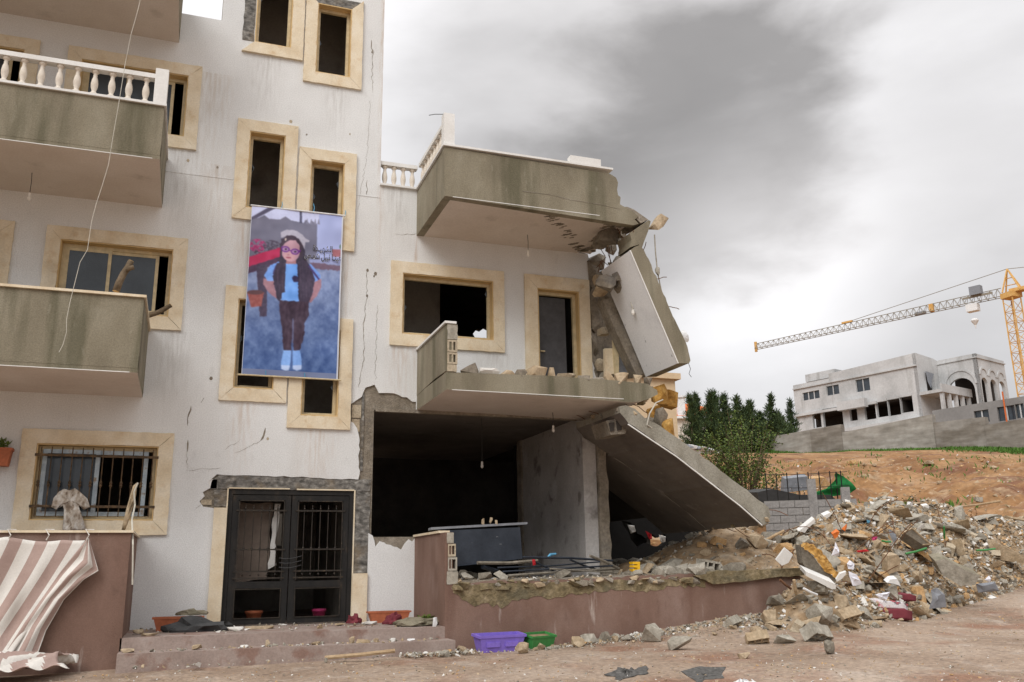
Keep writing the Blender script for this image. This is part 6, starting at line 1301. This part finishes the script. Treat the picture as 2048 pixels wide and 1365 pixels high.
# arched wing
C1 = atD(1950, 707, 99); zr1 = C1.z
def arch(a0_, a1_, z0_, zs): 
    c_ = (a0_+a1_)/2; r_ = (a1_-a0_)/2; return [(a0_, z0_), (a1_, z0_)]+[(c_+r_*math.cos(t), zs+r_*math.sin(t)) for t in np.linspace(0, math.pi, 13)]
fw1 = lambda a, b, d: tuple(Vector((C1.x, C1.y, 0))+uw*a+vw*d+Vector((0, 0, b))); fw2 = lambda a, b, d: tuple(Vector((C1.x, C1.y, 0))+vw*a+uw*d+Vector((0, 0, b)))
MB().plate([(0, zb), (4.5, zb), (4.5, zr1), (0, zr1)], [arch(.55, 3.6, zr1-8.2, zr1-3.95)], 0, .35, fw1).build('wing_wall', MANS, MA)
MB().plate([(0, zb), (6.4, zb), (6.4, zr1-.1), (0, zr1)], [arch(.5, 1.9, zr1-8.2, zr1-3.3), arch(2.45, 3.85, zr1-8.2, zr1-3.3), arch(4.4, 5.8, zr1-8.2, zr1-3.3)], 0, .35, fw2).build('wing_wall', MANS, MA)
for (a0_, a1_, f_) in ((.2, 3.95, fw1), (.3, 2.1, fw2), (2.25, 4.05, fw2), (4.2, 6.0, fw2)):
    o_ = arch(a0_, a1_, zr1-7, zr1-(3.3 if f_ is fw1 else 2.3)); ii_ = arch(a0_+.22, a1_-.22, zr1-7.1, zr1-(3.3 if f_ is fw1 else 2.3))
    MB().plate(o_[2:]+ii_[2:][::-1], (), -.10, -.002, f_).build('arch_moulding', MANS, MA)
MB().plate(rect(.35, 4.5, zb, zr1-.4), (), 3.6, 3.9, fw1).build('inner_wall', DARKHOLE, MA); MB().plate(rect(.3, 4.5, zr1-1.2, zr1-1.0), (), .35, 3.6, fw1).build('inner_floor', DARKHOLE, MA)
MB().plate(rect(-.1, 4.6, zr1-.5, zr1-.38), (), -.12, -.002, fw1).build('cornice', MANS, MA); MB().plate(rect(-.1, 6.5, zr1-.5, zr1-.38), (), -.12, -.002, fw2).build('cornice', MANS, MA)
# retaining wall panels
A0 = atD(1530, 876, 80)
RWL = thing('retaining_wall', 'tall board marked concrete retaining wall above the grassy bank', 'wall')
def panel(x0, x1, ytop0, ytop1, th, off):
    a0_, z0_ = onface(x0, ytop0, A0, -uw); a1_, z1_ = onface(x1, ytop1, A0, -uw)
    f_ = lambda a, b, d: tuple(Vector((A0.x, A0.y, 0))-uw*a+vw*d+Vector((0, 0, b)))
    MB().plate([(a0_+.01, 6.5), (a1_-.01, 6.5), (a1_-.01, z1_), (a0_+.01, z0_)], (), off, off+th, f_).build('wall_panel', RETWALL if abs(off) < .035 else RETWALL2, RWL)
for (x0, x1, a, b, o_) in ((1480, 1530, 884, 876, 0), (1530, 1620, 876, 860, .0), (1620, 1682, 860, 849, -.05), (1682, 1780, 866, 846, .0), (1780, 1864, 846, 829, -.03), (1864, 1969, 846, 834, .04), (1969, 2048, 851, 838, -.04), (2048, 2160, 838, 815, 0)): panel(x0, x1, a, b, .5, o_)
# low grey building right of the mansion
A1 = atD(1864, 822, 74); f_ = lambda a, b, d: tuple(Vector((A1.x, A1.y, 0))-uw*a+vw*d+Vector((0, 0, b)))
GB = thing('low_grey_house', 'low grey rendered house with narrow windows behind the retaining wall', 'building')
hs = []
for (x0, y0, x1, y1) in ((1951, 820, 1976, 850), (1998, 812, 2028, 846), (2034, 806, 2046, 840)):
    pp = [onface(x, y, A1, -uw) for x, y in ((x0, y0), (x1, y0-.19*(x1-x0)*.5), (x1, y1-.19*(x1-x0)), (x0, y1))]; a_ = [p[0] for p in pp]; zt = sorted(p[1] for p in pp); hs.append(rect(min(a_), max(a_), zt[0]+.1, zt[3]-.1))
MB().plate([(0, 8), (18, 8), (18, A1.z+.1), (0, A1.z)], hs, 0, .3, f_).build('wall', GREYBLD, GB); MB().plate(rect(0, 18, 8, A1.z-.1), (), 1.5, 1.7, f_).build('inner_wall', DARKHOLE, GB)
for h in hs:
    w_ = MB(); xm = (h[0][0]+h[1][0])/2; w_.plate(rect(xm-.05, xm+.05, h[0][1], h[2][1]), (), .1, .16, f_); w_ = w_.build('window', MANS, GB); MB().plate(h, (), .2, .22, f_).build('pane', GLASSD, w_)
a_, z_ = onface(2012, 800, A1, -uw); MB().tube([f_(a_, 8.5, -.4), f_(a_, z_+.6, -.4)], .06, 6).build('prop', ROOFT, GB)
# beige neighbour, tiled house, white hut
BG = thing('beige_building', 'beige rendered building corner seen behind the collapsed end', 'building'); q = atD(1352, 800, 30)
MB().box(q.x-7, q.x, q.y, q.y+7, 0, atD(1352, 758, 30).z).build('wall', BEIGE, BG); MB().box(q.x-7.1, q.x+.15, q.y-.15, q.y+7.1, atD(1352, 758, 30).z, atD(1352, 758, 30).z+.2).build('cornice', BEIGE, BG)
OH = thing('tiled_house', 'house with orange tiled roof and white chimney behind conifers', 'building'); q = atD(1362, 850, 92); zt = atD(1362, 838, 92).z
T = Matrix.Translation((q.x, q.y, 0)) @ Matrix.Rotation(-.3, 4, 'Z')
MB().box(-5, 5, 0, 8, zt-6, zt, T=T).build('wall', BALUS, OH); MB().box(-5.4, 5.4, -.5, 8.4, zt, zt+.25, T=T).build('eaves', WHITE, OH)
MB().add([T @ Vector(v) for v in ((-5.3, -.4, zt+.25), (5.3, -.4, zt+.25), (5.3, 8.3, zt+.25), (-5.3, 8.3, zt+.25), (-2.5, 4, zt+2.3), (2.5, 4, zt+2.3))], [(0, 1, 5, 4), (1, 2, 5), (2, 3, 4, 5), (3, 0, 4)]).build('roof', ROOFT, OH)
MB().box(-.3, .5, -.2, .6, zt+.1, zt+2.2, T=T).box(-.45, .65, -.35, .75, zt+2.2, zt+2.4, T=T).build('chimney', WHITE, OH)
MB().box(-5, 5, -2.5, -.01, zt-3.2, zt-2.9, T=T).build('balcony', BALUS, OH)
for k in range(18): MB().box(-4.8+k*.55, -4.65+k*.55, -2.45, -2.3, zt-2.9, zt-2.0, T=T).build('baluster', BALUS, OH)
MB().box(-5, 5, -2.5, -2.25, zt-2.0, zt-1.85, T=T).build('rail', BALUS, OH)
WH = thing('white_hut', 'low white shed wall with flaking roof edge left of green bush', 'shed'); a, b = atD(1374, 895, 62), atD(1440, 893, 66); z0_ = atD(1400, 935, 62).z
d_ = (b-a); n_ = Vector((-d_.y, d_.x, 0)).normalized()
MB().add([Vector((p.x, p.y, z)) for z in (z0_-1.5, a.z) for p in (a, b, b+n_*4, a+n_*4)], [(0, 1, 5, 4), (1, 2, 6, 5), (2, 3, 7, 6), (3, 0, 4, 7), (4, 5, 6, 7)]).build('wall', WHITESTONE, WH)
for k in range(9):
    p = a+d_*(k/8); MB().rock((p.x, p.y-.1, a.z+.08), (.9, .5, .35), 1700+k, 14).build('roof_edge', WHITE if k % 2 else GREYSHEET, WH)
# tower crane
CT = atD(2020, 577, 130); zj = CT.z; CR = thing('tower_crane', 'yellow lattice tower crane with long jib behind the mansion', 'crane')
tip = atD(1512, 697, 160); tip.z = zj-1.0
jd = (Vector((tip.x, tip.y, 0))-Vector((CT.x, CT.y, 0))); JL = jd.length; jd.normalize(); jn = Vector((-jd.y, jd.x, 0))
def lat(P, Q, a, b, n, w0, r_, m_, nm, chords):    # lattice boom: chords given as (side, height) offsets
    mb = MB(); ch = []
    for (sx, sz) in chords:
        pts = [P.lerp(Q, i/n)+jn*sx*w0+Vector((0, 0, sz*(a+(b-a)*i/n))) for i in range(n+1)]; mb.tube(pts, r_, 5); ch.append(pts)
    for i in range(n):
        top, l, r2 = ch[2], ch[0], ch[1]; m = (top[i]+top[i+1])/2
        for c in (l, r2): mb.tube([c[i], m], r_*.6, 4, cap=False); mb.tube([m, c[i+1]], r_*.6, 4, cap=False)
        mb.tube([l[i], r2[i]], r_*.5, 4, cap=False)
    return mb.build(nm, m_, CR)
root_ = Vector((CT.x, CT.y, zj-1.0)); lat(root_+jd*1.2, tip, 1.3, .95, 40, .5, .06, CRANE_GREY, 'jib', ((-1, 0), (1, 0), (0, 1)))
MB().tube([tip+Vector((0, 0, -.5)), tip+Vector((0, 0, 1.3))], .25, 6).build('jib_end', CRANE, CR)
mast = MB(); hw = .8; base_z = 12.
for sx in (-1, 1):
    for sy in (-1, 1): mast.tube([(CT.x+sx*hw, CT.y+sy*hw, base_z), (CT.x+sx*hw, CT.y+sy*hw, zj-1.6)], .10, 5)
nseg = int((zj-1.6-base_z)/1.5)
for k in range(nseg):
    z0_ = base_z+k*1.5; z1_ = z0_+1.5; s_ = 1 if k % 2 else -1
    for (ax, ay, bx2, by2) in ((-1, -1, 1, -1), (1, -1, 1, 1), (1, 1, -1, 1), (-1, 1, -1, -1)):
        p0 = Vector((CT.x+ax*hw, CT.y+ay*hw, z0_ if s_ > 0 else z1_)); p1 = Vector((CT.x+bx2*hw, CT.y+by2*hw, z1_ if s_ > 0 else z0_)); mast.tube([p0, p1], .05, 4, cap=False)
        mast.tube([(CT.x+ax*hw, CT.y+ay*hw, z0_), (CT.x+bx2*hw, CT.y+by2*hw, z0_)], .045, 4, cap=False)
mast.build('mast', CRANE, CR)
MB().box(-1.0, 1.0, -1.0, 1.0, -.4, .4, T=Matrix.Translation((CT.x, CT.y, zj-1.1))).build('slewing_ring', CRANE, CR)
apex = Vector((CT.x, CT.y, zj))-jd*.0; apex.z = atD(2020, 535, 130).z
ap = MB()
for k in (-1, 1):
    ap.tube([Vector((CT.x, CT.y, zj-.6))+jd*.9+jn*k*.7, apex], .12, 5); ap.tube([Vector((CT.x, CT.y, zj-.6))-jd*1.5+jn*k*.7, apex], .12, 5)
for t in (.3, .6): ap.tube([(Vector((CT.x, CT.y, zj-.6))+jd*.9).lerp(apex, t), (Vector((CT.x, CT.y, zj-.6))-jd*1.5).lerp(apex, t)], .07, 4)
ap.build('cat_head', CRANE, CR)
MB().tube([apex, root_+jd*JL*.58+Vector((0, 0, 1.3))], .05, 5).build('pendant_line', CRANE_GREY, CR); MB().box(-.9, .9, -.2, .2, -.15, .15, T=Matrix.Translation(root_+jd*JL*.59+Vector((0, 0, 1.25))) @ Matrix.Rotation(math.atan2(jd.y, jd.x), 4, 'Z')).build('pendant_anchor', CRANE, CR)
MB().tube([apex, Vector((CT.x, CT.y, zj+1.2))-jd*12], .05, 5).build('pendant_line', CRANE_GREY, CR); MB().box(0, 13, -.7, .7, -.25, .25, T=Matrix.Translation((CT.x, CT.y, zj-.5)) @ Matrix.Rotation(math.atan2(-jd.y, -jd.x), 4, 'Z')).build('counter_jib', CRANE, CR)
Tj = Matrix.Translation(root_) @ Matrix.Rotation(math.atan2(jd.y, jd.x), 4, 'Z')
MB().box(3.6, 5.2, .2, 1.2, .9, 2.2, T=Tj).build('winch_box', GREYSHEET, CR); MB().box(2.2, 6.4, .6, .75, .6, .9, T=Tj).build('platform', CRANE_GREY, CR)
MB().box(4.6, 6.2, -.6, .6, -1.3, -.2, T=Tj).build('cab', WHITE, CR); MB().lathe([(.05, -1.5), (.12, -1.0), (.45, -.5), (.55, -.3), (.35, 0)], root_+jd*5.4+Vector((0, 0, -2.4)), 10).build('hook_bucket', WHITE, CR)
MB().box(JL*.26, JL*.26+.6, -.3, .3, .0, 1.2, T=Tj).build('trolley', CRANE, CR); MB().box(JL*.29, JL*.29+1.6, -.3, .3, -.1, .35, T=Tj).build('trolley_winch', GREYSHEET, CR)

# conifers
def conifer(px, py, dep, rpx, seed, m_, label, sparse=1.):
    top = atD(px, py, dep); r = rpx*dep/FPX; zb_ = gzf(top.x, top.y)-.2; H = top.z-zb_
    t = thing('conifer_tree', label, 'tree', 'conifers beside the mansion', (top.x, top.y, zb_)); g = np.random.default_rng(seed)
    P = []; nb = int(g.integers(70, 110)*sparse); wid = g.uniform(1.5, 2.5); ex = g.uniform(.7, 1.15); lx, ly = g.normal(0, .05, 2)*H
    MB().tube([(0, 0, 0), (lx*.5, ly*.5, H*.5), (lx*.97, ly*.97, H*.97)], [.14, .09, .02], 6).build('trunk', BARK, t)
    for k in range(nb):
        f_ = (k+.5)/nb; z0_ = H*(.05+.90*f_); ln = wid*r*(1-f_)**ex*(.45+.75*g.random())+.05; a = g.random()*6.28; m = int(18+46*ln/r)
        s_ = g.random(m); up2 = .42*ln
        q = np.stack([math.cos(a)*ln*s_+lx*f_, math.sin(a)*ln*s_+ly*f_, z0_+up2*s_**1.6], 1)+g.normal(size=(m, 3))*np.array([.10, .10, .09])*(.5+.5*s_[:, None]); P.append(q)
    tips = np.stack([g.normal(size=40)*.03+lx, g.normal(size=40)*.03+ly, H*(.90+.10*g.random(40))], 1); P.append(tips)
    leafmesh(np.concatenate(P), .40, m_, 'crown', t, seed, .9, .13)
TL = [(1381, 791, 78, 17), (1399, 787, 80, 19), (1418, 786, 79, 18), (1430, 780, 82, 20), (1448, 787, 80, 20), (1463, 791, 78, 20), (1490, 818, 79, 16), (1505, 801, 80, 21), (1522, 826, 82, 17), (1540, 791, 81, 21), (1559, 826, 84, 18)]
LB = ['dark conifer at the tiled house, leftmost of the dense row', 'dark conifer second in the dense row from tiled house', 'dark conifer third in the dense row from tiled house', 'tallest dark conifer in the dense row near tiled house', 'dark conifer just right of the tallest one', 'dark conifer ending the dense row beside a gap', 'short conifer filling the gap between row and middle tree', 'broad conifer standing between gap and mansion side tree', 'short conifer leaning on the tree nearest the mansion', 'pointed conifer standing free just before the mansion', 'low dark conifer tucked against the mansion wall']
for i, (px, py, dep, rp) in enumerate(TL): conifer(px, py, dep, rp, 60+i, [LEAF_D, LEAF_D2], LB[i])
conifer(1576, 801, 88, 9, 90, [LEAF_D], 'thin sparse bare conifer spire beside the mansion corner', .35)
# leafy bush with many thin stems in front of the wall
def bush(px, py_base, py_top, wpx, dep, nst, nl, lsize, mats, nm, label, seed, stem_m=BARK):
    b = atD(px, py_base, dep); zg = min(b.z, gzf(b.x, b.y)); b = Vector((b.x, b.y, zg)); topz = atD(px, py_top, dep).z; H = topz-zg; W = wpx*dep/FPX/2
    t = thing(nm, label, 'shrub', None, b); g = random.Random(seed); P = []
    for k in range(nst):
        a = g.uniform(0, 6.28); sp = g.uniform(.1, 1)**.6; h = H*g.uniform(.5, 1)*(1-.22*sp); end = Vector((math.cos(a)*W*sp, math.sin(a)*W*sp*.7, h)); st = Vector((g.uniform(-.15, .15), g.uniform(-.15, .15), 0))
        pts = [st, st.lerp(end, .35)+Vector((0, 0, h*.12)), st.lerp(end, .7)+Vector((0, 0, h*.10)), end]; MB().tube(pts, [.028, .02, .012, .004], 5).build('stem', stem_m, t)
        for j in range(int(nl/nst)):
            f_ = g.uniform(.42, 1.03); i_ = min(2, int(f_*3)); q = pts[i_].lerp(pts[i_+1], f_*3-i_)+Vector((g.gauss(0, 1), g.gauss(0, 1), g.gauss(0, 1)))*W*.10; P.append(q)
    leafmesh(np.array(P), lsize, mats, 'foliage', t, seed, .2, .55); return t
bush(1490, 1010, 795, 185, 30, 46, 5600, .085, [LEAF_L, LEAF_L, LEAF_D2], 'leafy_bush', 'tall loose green bush with thin stems behind the slumped slab', 5)
bush(1440, 960, 850, 90, 33, 14, 1500, .09, [LEAF_L, LEAF_D2], 'leafy_bush', 'smaller green bush left of the tall loose bush', 6)
bush(1612, 1008, 905, 90, 28, 14, 420, .035, [BLOSSOM], 'blossom_shrub', 'bare thin shrub with pale blossoms beside the grey roof sheet', 7)
bush(1560, 1012, 935, 130, 29.5, 22, 900, .05, [LEAF_D, BLOSSOM, BARK], 'bare_shrub', 'dark bare shrub at the foot of tall bush above block wall', 8)
bush(1825, 1000, 972, 38, 27.5, 16, 600, .06, [LEAF_D2, HEAPM], 'low_shrub', 'dark low shrub on the ochre bank', 9); bush(1790, 998, 975, 26, 28, 12, 350, .06, [LEAF_D2, HEAPM], 'low_shrub', 'dry brownish low shrub left of the dark one on the bank', 10)
bush(1948, 1030, 1000, 42, 23.5, 18, 420, .05, [CH_CLAY, REBARM], 'dry_shrub', 'reddish dry shrub beside the dirt path', 11, REBARM)
# block wall with posts, tarp and junk behind it
BW = thing('block_wall', 'low grey concrete block garden wall behind the rubble heap', 'wall'); a = atD(1528, 1002, 24.5); b = atD(1702, 1002, 24.); a.z = b.z = a.z
d_ = (b-a).normalized(); n_ = Vector((-d_.y, d_.x, 0)); LW = (b-a).length; Tw = Matrix.Translation((a.x, a.y, 0)) @ Matrix.Rotation(math.atan2(d_.y, d_.x), 4, 'Z'); ztop = a.z
MB().box(0, LW, .02, .16, ztop-2.2, ztop-.01, T=Tw).build('wall_core', MORTAR, BW)
bmsh = MB().box(0, .385, 0, .18, 0, .185).mesh('block', BLOCKGREY)
for r_ in range(7):
    x = -.2*(r_ % 2)
    while x < LW-.1:
        o = link('block', bmsh, BW, loc=Tw @ Vector((max(0, x), random.uniform(-.008, .006), ztop-.2*(r_+1))), rot=(0, 0, math.atan2(d_.y, d_.x)))
        if x < 0: o.scale = (.5, 1, 1)
        x += .4
for xk, hk in ((.52*LW, .55), (.9*LW, .3)): MB().box(xk, xk+.22, -.03, .2, ztop-2.2, ztop+hk, T=Tw).build('pier', BLOCKGREY, BW)
for k in range(8):
    xk = .1+k*LW/8; MB().tube([Tw @ Vector((xk, .1, ztop)), Tw @ Vector((xk, .1, ztop+.75))], .016, 5).build('fence_post', BLACKM, BW)
for zk in (.35, .72): MB().tube([Tw @ Vector((.0, .1, ztop+zk)), Tw @ Vector((LW*.5, .1, ztop+zk-.03)), Tw @ Vector((LW, .1, ztop+zk))], .008, 4).build('fence_wire', BLACKM, BW)
TP = thing('green_tarp', 'green shade net hanging crumpled behind the garden wall', 'tarp')
def tarp(u, v):
    L_ = [(1672, 945), (1690, 952), (1703, 966), (1712, 978), (1698, 988)]; Rr = [(1668, 966), (1650, 984), (1626, 986), (1622, 992), (1640, 998)]
    k = v*4; i = min(3, int(k)); f_ = k-i; p0 = (L_[i][0]*(1-f_)+L_[i+1][0]*f_, L_[i][1]*(1-f_)+L_[i+1][1]*f_); p1 = (Rr[i][0]*(1-f_)+Rr[i+1][0]*f_, Rr[i][1]*(1-f_)+Rr[i+1][1]*f_)
    q = atD(p0[0]*(1-u)+p1[0]*u, p0[1]*(1-u)+p1[1]*u, 27.); q.y += .05*math.sin(u*7+v*5)+.03*math.sin(v*9); return q
mb = MB(); mb.v = [tuple(tarp(i/23, j/23)) for j in range(24) for i in range(24)]; mb.f = [(j*24+i, j*24+i+1, (j+1)*24+i+1, (j+1)*24+i) for j in range(23) for i in range(23)]; mb.mi = [0]*len(mb.f)
o = mb.build('net', TARP, TP, True); o.modifiers.new('thickness', 'SOLIDIFY').thickness = .01
MB().tube([atD(1672, 944, 26.95), atD(1676, 1004, 26.95)], .02, 5).build('pole', BLACKM, TP)
def slabQ(px_pts, dep, back, m_, nm, label, cat_):
    q = [atD(x, y, dep) for x, y in px_pts]; n = len(q); bv = Vector(back); return MB().add(q+[p+bv for p in q], [tuple(range(n)), tuple(reversed(range(n, 2*n)))]+[(i, (i+1) % n, n+(i+1) % n, n+i) for i in range(n)]).build(nm, m_, None, label=label, cat=cat_)
slabQ([(1570, 958), (1615, 953), (1618, 980), (1568, 986)], 28, (.1, .3, .1), GREYSHEET, 'roof_sheet', 'grey corrugated roof sheet behind the garden wall', 'sheet')
slabQ([(1515, 985), (1545, 978), (1600, 990), (1660, 990), (1680, 1005), (1520, 1008)], 26.4, (.2, 1.2, .1), CABLE_D, 'dark_tarp', 'dark sheeting heaped behind the garden wall under shrubs', 'tarp')
slabQ([(1620, 958), (1650, 955), (1664, 975), (1640, 985), (1622, 982)], 28.4, (.1, .4, .1), CH_CLAY, 'brush_pile', 'reddish dry brush heap between roof sheet and green net', 'brush')
# stones on the bank, grass strip
for i, (px, py, w_, h_, m_) in enumerate(((1862, 926, 26, 12, CH_TAN), (1820, 937, 18, 9, CH_TAN), (1710, 925, 22, 8, CH_CLAY), (1925, 920, 14, 7, CH_TAN), (1960, 1000, 16, 10, CH_GREY), (1690, 985, 12, 6, CH_TAN), (1750, 930, 10, 5, CH_TAN), (1990, 935, 14, 7, CH_TAN), (1880, 965, 12, 6, CH_TAN))): chunk(px, py, w_, h_, m_, szw(w_, 13, 20)+' pale boulder on the ochre bank '+('up near the grass strip' if py < 930 else ('by the dirt path' if py > 990 else 'half way down')), 'boulder', 300+i, .8, 0, None, 'boulders on the clay bank')
G_ = []; g = np.random.default_rng(11)
for k in range(26000):
    a = g.uniform(-6, 24); off = g.uniform(.0, 5.5)*g.random()+.5; q = Vector((A0.x, A0.y, 0))-uw*a-vw*off
    if float(vnoise(q.x*.5, q.y*.5, 5)) < .32+.06*off: continue
    G_.append((q.x, q.y, gzf(q.x, q.y)-.02))
for k in range(12000):
    s_ = g.uniform(20, 34) if k % 2 else g.uniform(34, 56); t_ = g.uniform(4, 20) if k % 2 else g.uniform(8, 36); x = s_*HS+t_*HC; y = s_*HC-t_*HS-14.79
    if float(vnoise(x*.8, y*.8, 6))+.25*float(vnoise(x*2.6, y*2.6, 7)) > .88: G_.append((x, y, gzf(x, y)-.02))
leafmesh(np.array(G_), .26, GRASS, 'grass', None, 12, 1.2, .22, dict(label='strip of short green grass along the retaining wall foot', cat='grass', kind='stuff'))
# debris on the bank
pts = []
for k in range(2600):
    s_ = random.uniform(22, 54); t_ = random.uniform(3, s_*.62); x = s_*HS+t_*HC; y = s_*HC-t_*HS-14.79; pts.append(Vector((x, y, gzf(x, y))))
debris('bank_stones', pts, .05, .28, [CH_TAN, CH_CLAY, CH_WHITE], [.5, .35, .15], 'loose small stones strewn over the clay bank', 15)
